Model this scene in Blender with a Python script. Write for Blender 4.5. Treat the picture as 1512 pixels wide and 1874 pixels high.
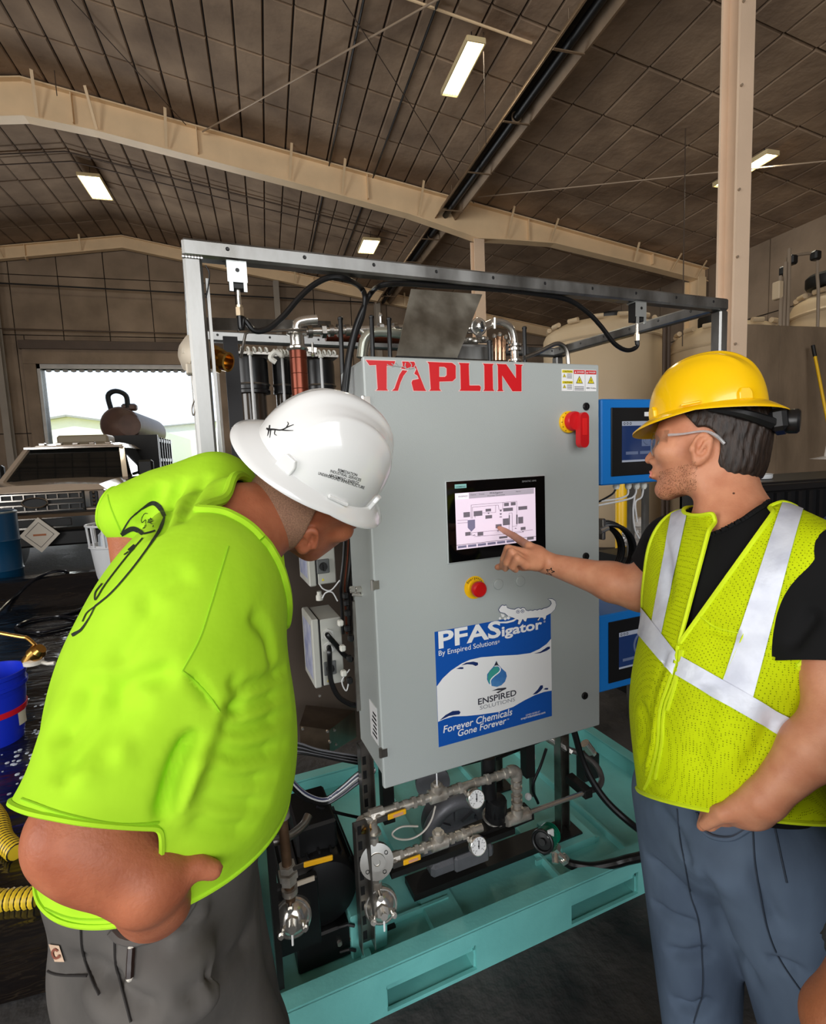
import bpy, bmesh, math, random
import numpy as np
from mathutils import Vector, Matrix
from mathutils.bvhtree import BVHTree

for o in list(bpy.data.objects):
    bpy.data.objects.remove(o)
scn = bpy.context.scene
COL = scn.collection
rnd = random.Random(7)
R = math.radians

# ------------------------------------------------------------------ camera
# world: X along the roof beams, Y down the hall, Z up; floor z = 0
FPX, PITCH, ROLL, YAW = 949.0, R(6.09), R(-2.346), R(15.43)
EYE = np.array([0.0, 0.0, 1.65])
def _rz(a):
    return np.array([[math.cos(a), -math.sin(a), 0], [math.sin(a), math.cos(a), 0], [0, 0, 1.0]])
_f = np.array([0, math.cos(PITCH), -math.sin(PITCH)])
_u = np.array([0, math.sin(PITCH), math.cos(PITCH)])
_r = np.array([1.0, 0, 0])
_rr = math.cos(ROLL) * _r + math.sin(ROLL) * _u
_uu = -math.sin(ROLL) * _r + math.cos(ROLL) * _u
CAM = np.array([_rr, _uu, _f]) @ _rz(YAW)          # rows: right, up, forward in world space
cd = bpy.data.cameras.new('camera')
cd.sensor_fit = 'HORIZONTAL'; cd.sensor_width = 36.0; cd.lens = FPX / 1512 * 36.0
cd.clip_start = 0.02; cd.clip_end = 500
cam = bpy.data.objects.new('camera', cd); COL.objects.link(cam)
m4 = Matrix.Identity(4)
for i in range(3):
    m4[i][0], m4[i][1], m4[i][2], m4[i][3] = CAM[0][i], CAM[1][i], -CAM[2][i], EYE[i]
cam.matrix_world = m4
scn.camera = cam

# ------------------------------------------------------------------ world, lights, exposure
scn.view_settings.view_transform = 'Standard'
scn.view_settings.look = 'None'
scn.view_settings.gamma = 1.0
scn.view_settings.use_curve_mapping = False
scn.view_settings.exposure = 0.0
wd = bpy.data.worlds.new('sky'); scn.world = wd; wd.use_nodes = True
wn = wd.node_tree.nodes; wl = wd.node_tree.links
bg = wn['Background']
tc = wn.new('ShaderNodeTexCoord'); sx = wn.new('ShaderNodeSeparateXYZ'); rp = wn.new('ShaderNodeValToRGB')
rp.color_ramp.elements[0].color = (0.86, 0.93, 1.0, 1); rp.color_ramp.elements[0].position = 0.0
rp.color_ramp.elements[1].color = (0.52, 0.74, 1.0, 1); rp.color_ramp.elements[1].position = 0.7
wl.new(tc.outputs['Generated'], sx.inputs[0]); wl.new(sx.outputs['Z'], rp.inputs[0]); wl.new(rp.outputs[0], bg.inputs[0])
bg.inputs[1].default_value = 1.5

def area(name, loc, aim, sx_, sy_, power, col):
    L = bpy.data.lights.new(name, 'AREA'); L.shape = 'RECTANGLE'; L.size = sx_; L.size_y = sy_
    L.energy = power; L.color = col
    o = bpy.data.objects.new(name, L); COL.objects.link(o)
    o.location = loc
    o.rotation_euler = (Vector(aim) - Vector(loc)).to_track_quat('-Z', 'Y').to_euler()
    return o
# daylight: a wide open roller door behind the photographer, an added fill light on the left,
# and the open door in the far wall
area('daylight_front_door', (-1.0, -6.9, 3.9), (-1.0, 0, 3.4), 9.0, 3.9, 560, (1.0, 0.98, 0.95))
area('side_fill_light', (-10.3, -2.4, 3.2), (0, -1.0, 2.8), 6.2, 5.0, 720, (1.0, 0.97, 0.93))  # fill light added from the left, no door is known there
area('daylight_back_door', (-3.5, 16.3, 2.2), (-3.0, 8, 0.6), 4.2, 4.0, 420, (0.93, 0.97, 1.0))
sun = bpy.data.lights.new('sun', 'SUN'); sun.energy = 4.0; sun.angle = R(0.5); sun.color = (1.0, 0.95, 0.86)
so = bpy.data.objects.new('sun', sun); COL.objects.link(so); so.rotation_euler = Vector((0.35, 0.6, -0.75)).to_track_quat('-Z', 'Y').to_euler()

# ------------------------------------------------------------------ coordinates
SKY = R(22.45) - YAW                                # the skid stands 7 degrees askew in the hall
SR = _rz(SKY)
def ray(px, py):
    return np.array([(px - 756) / FPX, -(py - 937) / FPX, 1.0]) @ CAM
def W(px, py, d):                                   # world point at depth d
    return EYE + ray(px, py) * d
def WY(px, py, y):                                  # world point on the plane Y = y
    s = ray(px, py); return EYE + s * (y / s[1])
def WZ(px, py, z):
    s = ray(px, py); return EYE + s * ((z - EYE[2]) / s[2])
def S(px, py, v):                                   # skid coordinates (u, v, z) on the plane v
    s = SR.T @ ray(px, py); return EYE + s * (v / s[1])
def SZ(px, py, z):
    s = SR.T @ ray(px, py); return EYE + s * ((z - EYE[2]) / s[2])
def SU(px, py, u):
    s = SR.T @ ray(px, py); return EYE + s * (u / s[0])
def s2w(p):
    return np.asarray(p, float) @ SR.T
def w2s(p):
    return np.asarray(p, float) @ SR

# ------------------------------------------------------------------ materials
def lin(c):
    out = []
    for v in c[:3]:
        v = v / 255.0
        out.append(v / 12.92 if v <= 0.04045 else ((v + 0.055) / 1.055) ** 2.4)
    return tuple(out) + (1.0,)
MATS = {}
def mat(name, col, rough=0.5, metal=0.0, var=0.0, vs=6.0, col2=None, bump=0.0, bs=60.0, spec=0.5, coat=0.0,
        rvar=0.0, sss=0.0, stretch=None, detail=4.0, trans=0.0, ior=1.45, emit=0.0, alpha=1.0, kind='noise'):
    if name in MATS:
        return MATS[name]
    m = bpy.data.materials.new(name); m.use_nodes = True; MATS[name] = m
    nt = m.node_tree; N = nt.nodes; L = nt.links; b = N['Principled BSDF']
    c = lin(col)
    b.inputs['Base Color'].default_value = c
    b.inputs['Roughness'].default_value = rough; b.inputs['Metallic'].default_value = metal
    b.inputs['Specular IOR Level'].default_value = spec; b.inputs['IOR'].default_value = ior
    b.inputs['Coat Weight'].default_value = coat; b.inputs['Coat Roughness'].default_value = 0.06
    if sss:
        b.inputs['Subsurface Weight'].default_value = sss
        b.inputs['Subsurface Radius'].default_value = (0.012, 0.005, 0.003); b.inputs['Subsurface Scale'].default_value = 0.6
    if trans:
        b.inputs['Transmission Weight'].default_value = trans
    if emit:
        b.inputs['Emission Color'].default_value = c; b.inputs['Emission Strength'].default_value = emit
    if alpha < 1:
        b.inputs['Alpha'].default_value = alpha
    tcn = N.new('ShaderNodeTexCoord'); src = tcn.outputs['Object']
    if stretch:
        mp = N.new('ShaderNodeMapping'); mp.inputs['Scale'].default_value = stretch
        L.new(src, mp.inputs[0]); src = mp.outputs[0]
    if var or col2 or rvar:
        nz = N.new('ShaderNodeTexNoise'); nz.inputs['Scale'].default_value = vs; nz.inputs['Detail'].default_value = detail
        L.new(src, nz.inputs['Vector'])
        cr = N.new('ShaderNodeValToRGB')
        cr.color_ramp.elements[0].position = 0.32; cr.color_ramp.elements[1].position = 0.68
        c2 = lin(col2) if col2 else tuple(x * (1 - var) for x in c[:3]) + (1,)
        cr.color_ramp.elements[0].color = c2; cr.color_ramp.elements[1].color = c
        L.new(nz.outputs['Fac'], cr.inputs[0]); L.new(cr.outputs[0], b.inputs['Base Color'])
        if rvar:
            mr = N.new('ShaderNodeMapRange'); mr.inputs[1].default_value = 0.3; mr.inputs[2].default_value = 0.7
            mr.inputs[3].default_value = max(0.02, rough - rvar); mr.inputs[4].default_value = min(1, rough + rvar)
            L.new(nz.outputs['Fac'], mr.inputs[0]); L.new(mr.outputs[0], b.inputs['Roughness'])
    if bump:
        n2 = N.new('ShaderNodeTexNoise'); n2.inputs['Scale'].default_value = bs; n2.inputs['Detail'].default_value = 3.0
        L.new(src, n2.inputs['Vector'])
        bp = N.new('ShaderNodeBump'); bp.inputs['Strength'].default_value = 1.0; bp.inputs['Distance'].default_value = bump
        L.new(n2.outputs['Fac'], bp.inputs['Height']); L.new(bp.outputs[0], b.inputs['Normal'])
    return m

# ------------------------------------------------------------------ mesh builder
class MB:
    def __init__(s): s.v = []; s.f = []; s.n = 0
    def add(s, v, f):
        v = np.asarray(v, float).reshape(-1, 3); k = s.n
        s.v.append(v); s.n += len(v)
        s.f += [tuple(i + k for i in q) for q in f]
        return s
    def box(s, c, d, ax=None, bev=0.0):
        c = np.asarray(c, float); hx, hy, hz = [x / 2 for x in d]
        if bev:
            b = min(bev, hx * .9, hy * .9, hz * .9); P = []
            # chamfered box: 24 vertices
            for sx_ in (-1, 1):
                for sy_ in (-1, 1):
                    for sz_ in (-1, 1):
                        P += [(sx_ * hx, sy_ * (hy - b), sz_ * (hz - b)), (sx_ * (hx - b), sy_ * hy, sz_ * (hz - b)), (sx_ * (hx - b), sy_ * (hy - b), sz_ * hz)]
            bm = bmesh.new()
            for p in P: bm.verts.new(p)
            r = bmesh.ops.convex_hull(bm, input=bm.verts)
            bmesh.ops.dissolve_limit(bm, angle_limit=0.01, verts=bm.verts, edges=bm.edges)
            bm.verts.index_update()
            v = np.array([q.co[:] for q in bm.verts]); f = [tuple(x.index for x in q.verts) for q in bm.faces]; bm.free()
        else:
            v = np.array([(x, y, z) for x in (-hx, hx) for y in (-hy, hy) for z in (-hz, hz)])
            f = [(0, 1, 3, 2), (4, 6, 7, 5), (0, 4, 5, 1), (2, 3, 7, 6), (0, 2, 6, 4), (1, 5, 7, 3)]
        if ax is not None: v = v @ np.asarray(ax, float)
        return s.add(v + c, f)
    def box2(s, a, b, bev=0.0):
        a = np.minimum(a, b) * 1.0, np.maximum(a, b) * 1.0
        return s.box((a[0] + a[1]) / 2, a[1] - a[0], bev=bev)
    def bar(s, a, b, w, h, up=(0, 0, 1), bev=0.0):
        a = np.asarray(a, float); b = np.asarray(b, float); x = b - a; L = np.linalg.norm(x); x = x / L
        z = np.asarray(up, float); y = np.cross(z, x)
        if np.linalg.norm(y) < 1e-5: y = np.cross((0, 1, 0), x)
        y = y / np.linalg.norm(y); z = np.cross(x, y)
        return s.box((a + b) / 2, (L, w, h), np.array([x, y, z]), bev)
    def cyl(s, a, b, r0, r1=None, n=16, cap=True):
        return s.lathe(a, np.asarray(b, float) - np.asarray(a, float), [(r0, 0), (r0 if r1 is None else r1, 1)], n, cap, True)
    def lathe(s, o, axis, prof, n=20, cap=True, unit=False):
        # prof: (radius, distance along axis); unit=True measures distance in axis lengths
        o = np.asarray(o, float); ax = np.asarray(axis, float); L = np.linalg.norm(ax); z = ax / L
        t = np.array((1.0, 0, 0)) if abs(z[0]) < 0.8 else np.array((0, 1.0, 0))
        x = np.cross(t, z); x /= np.linalg.norm(x); y = np.cross(z, x)
        a = np.arange(n) * 2 * math.pi / n
        ring = np.outer(np.cos(a), x) + np.outer(np.sin(a), y)
        k = L if unit else 1.0
        v = []; f = []
        for r, h in prof: v.append(o + z * h * k + ring * max(r, 1e-5))
        for i in range(len(prof) - 1):
            for j in range(n):
                j2 = (j + 1) % n
                f.append((i * n + j, i * n + j2, (i + 1) * n + j2, (i + 1) * n + j))
        if cap:
            f.append(tuple(range(n))[::-1]); f.append(tuple((len(prof) - 1) * n + j for j in range(n)))
        return s.add(np.concatenate(v), f)
    def tube(s, pts, r, n=10, smooth=0, cap=True):
        pts = spline(pts, smooth) if smooth else np.asarray(pts, float)
        m = len(pts); T = np.gradient(pts, axis=0); T /= np.linalg.norm(T, axis=1)[:, None] + 1e-12
        rr = np.broadcast_to(np.asarray(r, float), (m,)) if np.ndim(r) == 0 else np.interp(np.linspace(0, 1, m), np.linspace(0, 1, len(r)), r)
        t = np.array((0, 0, 1.0)) if abs(T[0][2]) < 0.9 else np.array((1.0, 0, 0))
        x = np.cross(t, T[0]); x /= np.linalg.norm(x)
        v = []; f = []; a = np.arange(n) * 2 * math.pi / n
        for i in range(m):
            x = x - T[i] * (x @ T[i]); x /= np.linalg.norm(x) + 1e-12; y = np.cross(T[i], x)
            v.append(pts[i] + rr[i] * (np.outer(np.cos(a), x) + np.outer(np.sin(a), y)))
        for i in range(m - 1):
            for j in range(n):
                j2 = (j + 1) % n
                f.append((i * n + j, i * n + j2, (i + 1) * n + j2, (i + 1) * n + j))
        if cap:
            f.append(tuple(range(n))[::-1]); f.append(tuple((m - 1) * n + j for j in range(n)))
        return s.add(np.concatenate(v), f)
    def ball(s, c, r, n=14, sc=(1, 1, 1)):
        k = n // 2; pr = [(math.sin(math.pi * i / k), -math.cos(math.pi * i / k)) for i in range(k + 1)]
        q = MB().lathe((0, 0, 0), (0, 0, 1), pr, n, False)
        return s.add(q.v[0] * r * np.asarray(sc, float) + np.asarray(c, float), q.f)
    def torus(s, c, axis, Rr, r, n=28, k=8, a0=0, a1=2 * math.pi):
        z = np.asarray(axis, float); z /= np.linalg.norm(z)
        t = np.array((1.0, 0, 0)) if abs(z[0]) < 0.8 else np.array((0, 1.0, 0))
        x = np.cross(t, z); x /= np.linalg.norm(x); y = np.cross(z, x)
        full = abs(a1 - a0) > 6.28
        a = np.linspace(a0, a1, n + 1)
        if full: a = a[:-1]
        b = np.arange(k) * 2 * math.pi / k; v = []
        for q in a:
            d = math.cos(q) * x + math.sin(q) * y
            v.append(np.asarray(c, float) + d * Rr + r * (np.outer(np.cos(b), d) + np.outer(np.sin(b), z)))
        m = len(a); f = []
        for i in range(m if full else m - 1):
            i2 = (i + 1) % m
            for j in range(k):
                j2 = (j + 1) % k; f.append((i * k + j, i2 * k + j, i2 * k + j2, i * k + j2))
        return s.add(np.concatenate(v), f)
    def prism(s, poly, o, ex, ey, ez):
        # poly in the (ex, ey) plane at o, thickness vector ez
        o = np.asarray(o, float); ex = np.asarray(ex, float); ey = np.asarray(ey, float); ez = np.asarray(ez, float)
        P = np.asarray(poly, float); n = len(P)
        a = o + P[:, :1] * ex + P[:, 1:2] * ey
        v = np.concatenate([a, a + ez]); f = [tuple(range(n))[::-1], tuple(range(n, 2 * n))]
        for i in range(n):
            j = (i + 1) % n; f.append((i, j, n + j, n + i))
        return s.add(v, f)
    def build(s, name, m, parent=None, frame='S', smooth=0.6, mesh_only=False, **kw):
        V = np.concatenate(s.v) if s.v else np.zeros((0, 3))
        if frame == 'S': V = s2w(V)
        return link_mesh(name, V, s.f, m, parent, smooth, **kw)

def spline(pts, k=6):
    P = np.asarray(pts, float); n = len(P)
    if n < 3: return np.array([P[0] + (P[1] - P[0]) * t for t in np.linspace(0, 1, k + 1)])
    E = np.concatenate([[2 * P[0] - P[1]], P, [2 * P[-1] - P[-2]]]); out = []
    for i in range(n - 1):
        a, b, c, d = E[i], E[i + 1], E[i + 2], E[i + 3]
        for t in np.linspace(0, 1, k, endpoint=False):
            out.append(0.5 * (2 * b + (c - a) * t + (2 * a - 5 * b + 4 * c - d) * t * t + (3 * b - a - 3 * c + d) * t ** 3))
    out.append(P[-1]); return np.array(out)

def wloc(o):
    p = np.zeros(3)
    while o is not None:
        p += np.array(o.location); o = o.parent
    return p
def link_mesh(name, V, F, m, parent=None, smooth=0.6, fixn=True, **kw):
    me = bpy.data.meshes.new(name)
    base = wloc(parent) if parent is not None else np.zeros(3)
    org = np.zeros(3)
    if parent is None and len(V):
        org = np.array([(V[:, 0].min() + V[:, 0].max()) / 2, (V[:, 1].min() + V[:, 1].max()) / 2, V[:, 2].min()])
        base = org
    me.from_pydata((np.asarray(V) - base).tolist(), [], F)
    if fixn:
        bm = bmesh.new(); bm.from_mesh(me); bmesh.ops.recalc_face_normals(bm, faces=bm.faces); bm.to_mesh(me); bm.free()
    if smooth:
        me.polygons.foreach_set('use_smooth', [True] * len(me.polygons))
        if smooth < 3: me.set_sharp_from_angle(angle=smooth)
    me.update()
    if m is not None:
        for q in (m if isinstance(m, (list, tuple)) else [m]): me.materials.append(q)
    o = bpy.data.objects.new(name, me); COL.objects.link(o)
    o.location = org
    if parent is not None: o.parent = parent
    for k, v in kw.items(): o[k] = v
    return o
def thing(name, label, cat, base, frame='S', group=None):
    o = bpy.data.objects.new(name, None); COL.objects.link(o); o.empty_display_size = 0.1
    b = s2w(base) if frame == 'S' else np.asarray(base, float)
    o.location = b; o['label'] = label; o['category'] = cat
    if group: o['group'] = group
    return o
def tag(o, label, cat, group=None):
    o['label'] = label; o['category'] = cat
    if group: o['group'] = group
    return o
def struct(o):
    o['kind'] = 'structure'; return o
def clone(src, parent, loc=None, rot=None, scale=None):     # another piece on the same mesh data
    c = src.copy(); COL.objects.link(c); c.parent = parent
    if loc is not None: c.location = loc
    if rot is not None: c.rotation_euler = rot
    if scale is not None: c.scale = scale
    return c

def text_mesh(body, bold=0.0, align='LEFT', res=3):
    # flat lettering: verts (x, y) at size 1, faces
    cu = bpy.data.curves.new('t', 'FONT'); cu.body = body; cu.size = 1.0; cu.align_x = align; cu.resolution_u = res; cu.offset = bold
    o = bpy.data.objects.new('t', cu); COL.objects.link(o)
    dg = bpy.context.evaluated_depsgraph_get(); me = bpy.data.meshes.new_from_object(o.evaluated_get(dg))
    v = np.array([q.co[:2] for q in me.vertices]); f = [tuple(p.vertices) for p in me.polygons]
    bpy.data.objects.remove(o); bpy.data.curves.remove(cu); bpy.data.meshes.remove(me)
    return v, f
def fit_text(mb, body, o, ex, ey, width, height, bold=0.0, shear=0.0):
    # lettering whose capitals are `height` tall and whose line is `width` long, from o along ex, up ey
    v, f = text_mesh(body, bold); x0, x1 = v[:, 0].min(), v[:, 0].max()
    capv, _ = text_mesh('H', bold); ch = capv[:, 1].max()
    X = (v[:, 0] - x0) / (x1 - x0) * width; Y = v[:, 1] / ch * height
    X = X + shear * Y
    P = np.asarray(o, float) + X[:, None] * np.asarray(ex, float) + Y[:, None] * np.asarray(ey, float)
    return mb.add(P, f)

# ------------------------------------------------------------------ smooth solids from distance fields
def seg(p, a, b):
    a = np.asarray(a, np.float32); b = np.asarray(b, np.float32); ba = b - a
    t = np.clip(((p - a) @ ba) / max(ba @ ba, 1e-9), 0, 1)
    return np.linalg.norm(p - a - t[:, None] * ba, axis=1), t
def cone(p, a, b, r0, r1):
    d, t = seg(p, a, b); return d - (r0 + (r1 - r0) * t)
def ball(p, c, r):
    return np.linalg.norm(p - np.asarray(c, np.float32), axis=1) - r
def ell(p, c, rad, ax=None):
    q = p - np.asarray(c, np.float32)
    if ax is not None: q = q @ np.asarray(ax, np.float32).T
    rad = np.asarray(rad, np.float32)
    k0 = np.linalg.norm(q / rad, axis=1); k1 = np.linalg.norm(q / (rad * rad), axis=1) + 1e-6
    return k0 * (k0 - 1) / k1
def smin(a, b, k):
    h = np.clip(0.5 + 0.5 * (b - a) / k, 0, 1)
    return b * (1 - h) + a * h - k * h * (1 - h)
def smax(a, b, k):
    return -smin(-a, -b, k)
def chain(p, pts, rs, k=0.0):
    d = None
    for i in range(len(pts) - 1):
        c = cone(p, pts[i], pts[i + 1], rs[i], rs[i + 1])
        d = c if d is None else (smin(d, c, k) if k else np.minimum(d, c))
    return d
def fold(p, pts, w, depth):                          # cloth fold: groove (+) or ridge (-) along a polyline
    d = None
    for i in range(len(pts) - 1):
        c, _ = seg(p, pts[i], pts[i + 1]); d = c if d is None else np.minimum(d, c)
    return depth * np.exp(-(d / w) ** 2)
def basis(x, up):
    x = np.asarray(x, float); x = x / np.linalg.norm(x); up = np.asarray(up, float)
    y = np.cross(up, x); y /= np.linalg.norm(y); z = np.cross(x, y)
    return np.array([x, y, z])
def sdf_mesh(fn, lo, hi, h):
    lo = np.asarray(lo, float); hi = np.asarray(hi, float); B = 8
    n = np.ceil((hi - lo) / h / B).astype(int); N = n * B + 1
    D = np.full(N, 1.0, np.float32)
    bi = np.stack(np.meshgrid(*[np.arange(k) for k in n], indexing='ij'), -1).reshape(-1, 3)
    ctr = (lo + (bi * B + B / 2) * h).astype(np.float32)
    dc = np.concatenate([fn(ctr[i:i + 200000]) for i in range(0, len(ctr), 200000)])
    # sign of far blocks, fine values in near blocks
    rad = B * h * 0.87 * 1.5 + 0.006
    loc = np.stack(np.meshgrid(*[np.arange(B + 1)] * 3, indexing='ij'), -1).reshape(-1, 3)
    near = np.abs(dc) < rad
    for b in bi[(~near) & (dc < 0)]:
        D[b[0] * B:b[0] * B + B + 1, b[1] * B:b[1] * B + B + 1, b[2] * B:b[2] * B + B + 1] = -1.0
    nb = bi[near]; CH = 400
    for i in range(0, len(nb), CH):
        q = nb[i:i + CH]
        ijk = (q[:, None, :] * B + loc[None]).reshape(-1, 3)
        D[ijk[:, 0], ijk[:, 1], ijk[:, 2]] = fn((lo + ijk * h).astype(np.float32))
    ins = D < 0
    cnt = np.zeros(np.array(N) - 1, np.int8)
    for dx in (0, 1):
        for dy in (0, 1):
            for dz in (0, 1):
                cnt += ins[dx:N[0] - 1 + dx, dy:N[1] - 1 + dy, dz:N[2] - 1 + dz]
    act = np.argwhere((cnt > 0) & (cnt < 8))
    idx = np.full(np.array(N) - 1, -1, np.int32); idx[act[:, 0], act[:, 1], act[:, 2]] = np.arange(len(act))
    acc = np.zeros((len(act), 3)); c = np.zeros(len(act))
    cor = np.array([(x, y, z) for x in (0, 1) for y in (0, 1) for z in (0, 1)])
    for i in range(8):
        for j in range(i + 1, 8):
            if np.abs(cor[i] - cor[j]).sum() != 1: continue
            a = act + cor[i]; b = act + cor[j]
            da = D[a[:, 0], a[:, 1], a[:, 2]]; db = D[b[:, 0], b[:, 1], b[:, 2]]
            k = (da < 0) != (db < 0)
            t = np.where(k, da / np.where(k, da - db, 1), 0)
            acc += np.where(k[:, None], a + t[:, None] * (b - a), 0); c += k
    V = lo + acc / c[:, None] * h
    F = []
    for ax in range(3):
        s0 = [slice(None)] * 3; s1 = [slice(None)] * 3; s0[ax] = slice(0, -1); s1[ax] = slice(1, None)
        A = ins[tuple(s0)]; Bm = ins[tuple(s1)]; e = np.argwhere(A != Bm)
        o1, o2 = [(1, 2), (2, 0), (0, 1)][ax]
        e = e[(e[:, o1] > 0) & (e[:, o2] > 0) & (e[:, o1] < N[o1] - 1) & (e[:, o2] < N[o2] - 1)]
        d1 = np.zeros(3, int); d1[o1] = 1; d2 = np.zeros(3, int); d2[o2] = 1
        q = np.stack([idx[tuple(x.T)] for x in (e - d1 - d2, e - d2, e, e - d1)], 1)
        fl = A[e[:, 0], e[:, 1], e[:, 2]]
        q = np.where(fl[:, None], q, q[:, ::-1]); F.append(q)
    F = np.concatenate(F); F = F[(F >= 0).all(1)]
    return V, F
def relax(V, F, it=2):                               # light smoothing against stair steps
    e = np.concatenate([F[:, [0, 1]], F[:, [1, 2]], F[:, [2, 3]], F[:, [3, 0]]]); e = np.concatenate([e, e[:, ::-1]])
    for _ in range(it):
        acc = np.zeros_like(V); np.add.at(acc, e[:, 0], V[e[:, 1]]); n = np.bincount(e[:, 0], minlength=len(V))[:, None]
        V = V * 0.4 + acc / np.maximum(n, 1) * 0.6
    return V
def bm_from(V, F):
    me = bpy.data.meshes.new('x'); me.from_pydata(np.asarray(V).tolist(), [], np.asarray(F).tolist())
    bm = bmesh.new(); bm.from_mesh(me); bpy.data.meshes.remove(me); return bm
def cut(bm, co, no):                                 # keep the side the normal points away from
    g = bm.verts[:] + bm.edges[:] + bm.faces[:]
    bmesh.ops.bisect_plane(bm, geom=g, plane_co=Vector(co), plane_no=Vector(no), clear_outer=True, clear_inner=False)
def bm_link(bm, name, m, parent, thick=0.0, off=0.0, keep=False, **kw):
    if off:
        bm.normal_update()
        for v in bm.verts: v.co += v.normal * off
    V = np.array([v.co[:] for v in bm.verts]).reshape(-1, 3); bm.verts.index_update()
    F = [tuple(q.index for q in f.verts) for f in bm.faces]
    if not keep: bm.free()
    o = link_mesh(name, V, F, m, parent, 4, fixn=False, **kw)
    if thick:
        md = o.modifiers.new('thickness', 'SOLIDIFY'); md.thickness = thick; md.offset = -1
    return o
class Drop:                                          # drop drawn lines and shapes onto a built surface
    def __init__(s, V, F): s.t = BVHTree.FromPolygons([tuple(v) for v in V], [tuple(f) for f in F])
    def hit(s, o, d, lift=0.0):
        d = Vector(d).normalized(); h = s.t.ray_cast(Vector(o), d)
        if h[0] is None: return None
        n = h[1] if h[1].dot(d) < 0 else -h[1]
        return np.array(h[0] + n * lift)
    def px(s, x, y, lift=0.0): return s.hit(EYE, ray(x, y), lift)
    def line(s, pts, k=6, lift=0.0):
        P = spline([(x, y, 0) for x, y in pts], k); out = [s.px(a, b, lift) for a, b, _ in P]
        return [q for q in out if q is not None]

M_WHITE = mat('white_print', (238, 238, 238), 0.4)
M_INK = mat('black_print', (18, 18, 20), 0.5)
M_PLBLK = mat('black_plastic', (24, 24, 25), 0.35)
M_BRASS = mat('brass', (206, 160, 84), 0.25, 1.0, vs=20, var=0.2)
M_YEL = mat('yellow_plastic', (240, 190, 20), 0.35)
M_PALE = mat('pale_lever', (214, 208, 196), 0.4)
# ================================================================== the hall
XR, ZR, SL = -3.38, 7.98, 0.161                     # ridge and roof pitch
XE, XW, YB, YF = 10.25, -10.6, 16.5, -7.0
def roof(x): return ZR - SL * abs(x - XR)
M_CEIL = mat('roof_insulation', (166, 142, 118), 0.85, vs=1.3, col2=(128, 108, 90), bump=0.02, bs=5, spec=0.3)
M_SEAM = mat('seam_backing', (38, 31, 26), 0.9)  # dark backing visible in the joints between panels
M_WALL = mat('wall_insulation', (150, 131, 112), 0.85, vs=1.1, col2=(120, 104, 88), bump=0.015, bs=4, spec=0.2)
M_CREAM = mat('cream_steel_paint', (242, 212, 170), 0.5, vs=2.0, var=0.12, bump=0.001, bs=30)
M_POST = mat('pale_tan_paint', (234, 206, 178), 0.5, vs=1.2, var=0.14, bump=0.001, bs=40)
M_FLOOR = mat('dirty_floor', (80, 77, 75), 0.78, vs=3.0, col2=(30, 30, 32), bump=0.012, bs=18, rvar=0.15, detail=8)
M_LINER = mat('black_plastic_liner', (22, 23, 26), 0.17, vs=1.5, rvar=0.08, col2=(14, 14, 17), bump=0.02, bs=3.2, spec=0.6, stretch=(1, 2.6, 1))
M_TRIM = mat('brown_trim', (84, 68, 56), 0.6, vs=3, var=0.2)
M_CONC = mat('stained_concrete', (140, 120, 98), 0.85, vs=2.2, col2=(104, 88, 70), bump=0.004, bs=20, detail=8, stretch=(1, 1, 0.45))
M_STEELW = mat('wire_steel', (170, 150, 128), 0.5, 0.3)
M_BLACK = mat('black_rubber', (20, 20, 21), 0.45)
M_DARK = mat('dark_metal', (30, 29, 28), 0.5, 0.3)

# floor, walls
b = MB().box((0, 5, -0.1), (60, 60, 0.2)); struct(b.build('floor', M_FLOOR, None, 'W'))

DX0, DX1, DZ = -5.72, -1.25, 4.42                   # far door opening
def wall_poly(x0, x1, z0, z1):
    xs = [x0, x1] if not (x0 < XR < x1) else [x0, XR, x1]
    top = [(x, min(z1, roof(x) - 0.02)) for x in xs]
    if min(t[1] for t in top) <= z0 + 0.05: return None
    return [(x0, z0), (x1, z0)] + top[::-1]
wb = MB()
for x0, x1, z0, z1 in ((XW, DX0, 0, 9), (DX1, XE, 0, 9), (DX0, DX1, DZ, 9)):
    wb.prism(wall_poly(x0, x1, z0, z1), (0, YB + 0.05, 0), (1, 0, 0), (0, 0, 1), (0, 0.2, 0))
wall_back = struct(wb.build('wall_back', M_SEAM, None, 'W'))
xs = [XW + 0.01] + [-9.6 + 1.13 * i for i in range(18)] + [XE - 0.01]; zs = [0.02, 2.7, 5.3, 6.85, 9]
for i in range(len(xs) - 1):
    for j in range(len(zs) - 1):
        x0, x1, z0, z1 = xs[i], xs[i + 1], zs[j], zs[j + 1]
        rects = [(x0, x1, z0, z1)]
        if z0 < DZ + 0.35 and x1 > DX0 - 0.3 and x0 < DX1 + 0.3:
            rects = []
            if x0 < DX0 - 0.3: rects.append((x0, DX0 - 0.3, z0, z1))
            if x1 > DX1 + 0.3: rects.append((DX1 + 0.3, x1, z0, z1))
            if z1 > DZ + 0.75: rects.append((max(x0, DX0 - 0.3), min(x1, DX1 + 0.3), max(z0, DZ + 0.75), z1))
        for q in rects:
            p = wall_poly(q[0] + 0.012, q[1] - 0.012, q[2] + 0.012, q[3] - 0.012)
            if p: MB().prism(p, (0, YB + 0.049, 0), (1, 0, 0), (0, 0, 1), (0, -0.03 - 0.012 * rnd.random(), 0)).build('insulation_panel', M_WALL, wall_back, 'W', smooth=0)
b = MB()
b.box2((DX0 - 0.36, YB - 0.06, 0), (DX0 - 0.08, YB + 0.25, DZ + 0.7)).box2((DX1 + 0.08, YB - 0.06, 0), (DX1 + 0.36, YB + 0.25, DZ + 0.7))
b.box2((DX0 - 0.36, YB - 0.08, DZ + 0.12), (DX1 + 0.36, YB + 0.25, DZ + 0.5))
struct(b.build('trim_1', M_WALL, None, 'W'))
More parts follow.
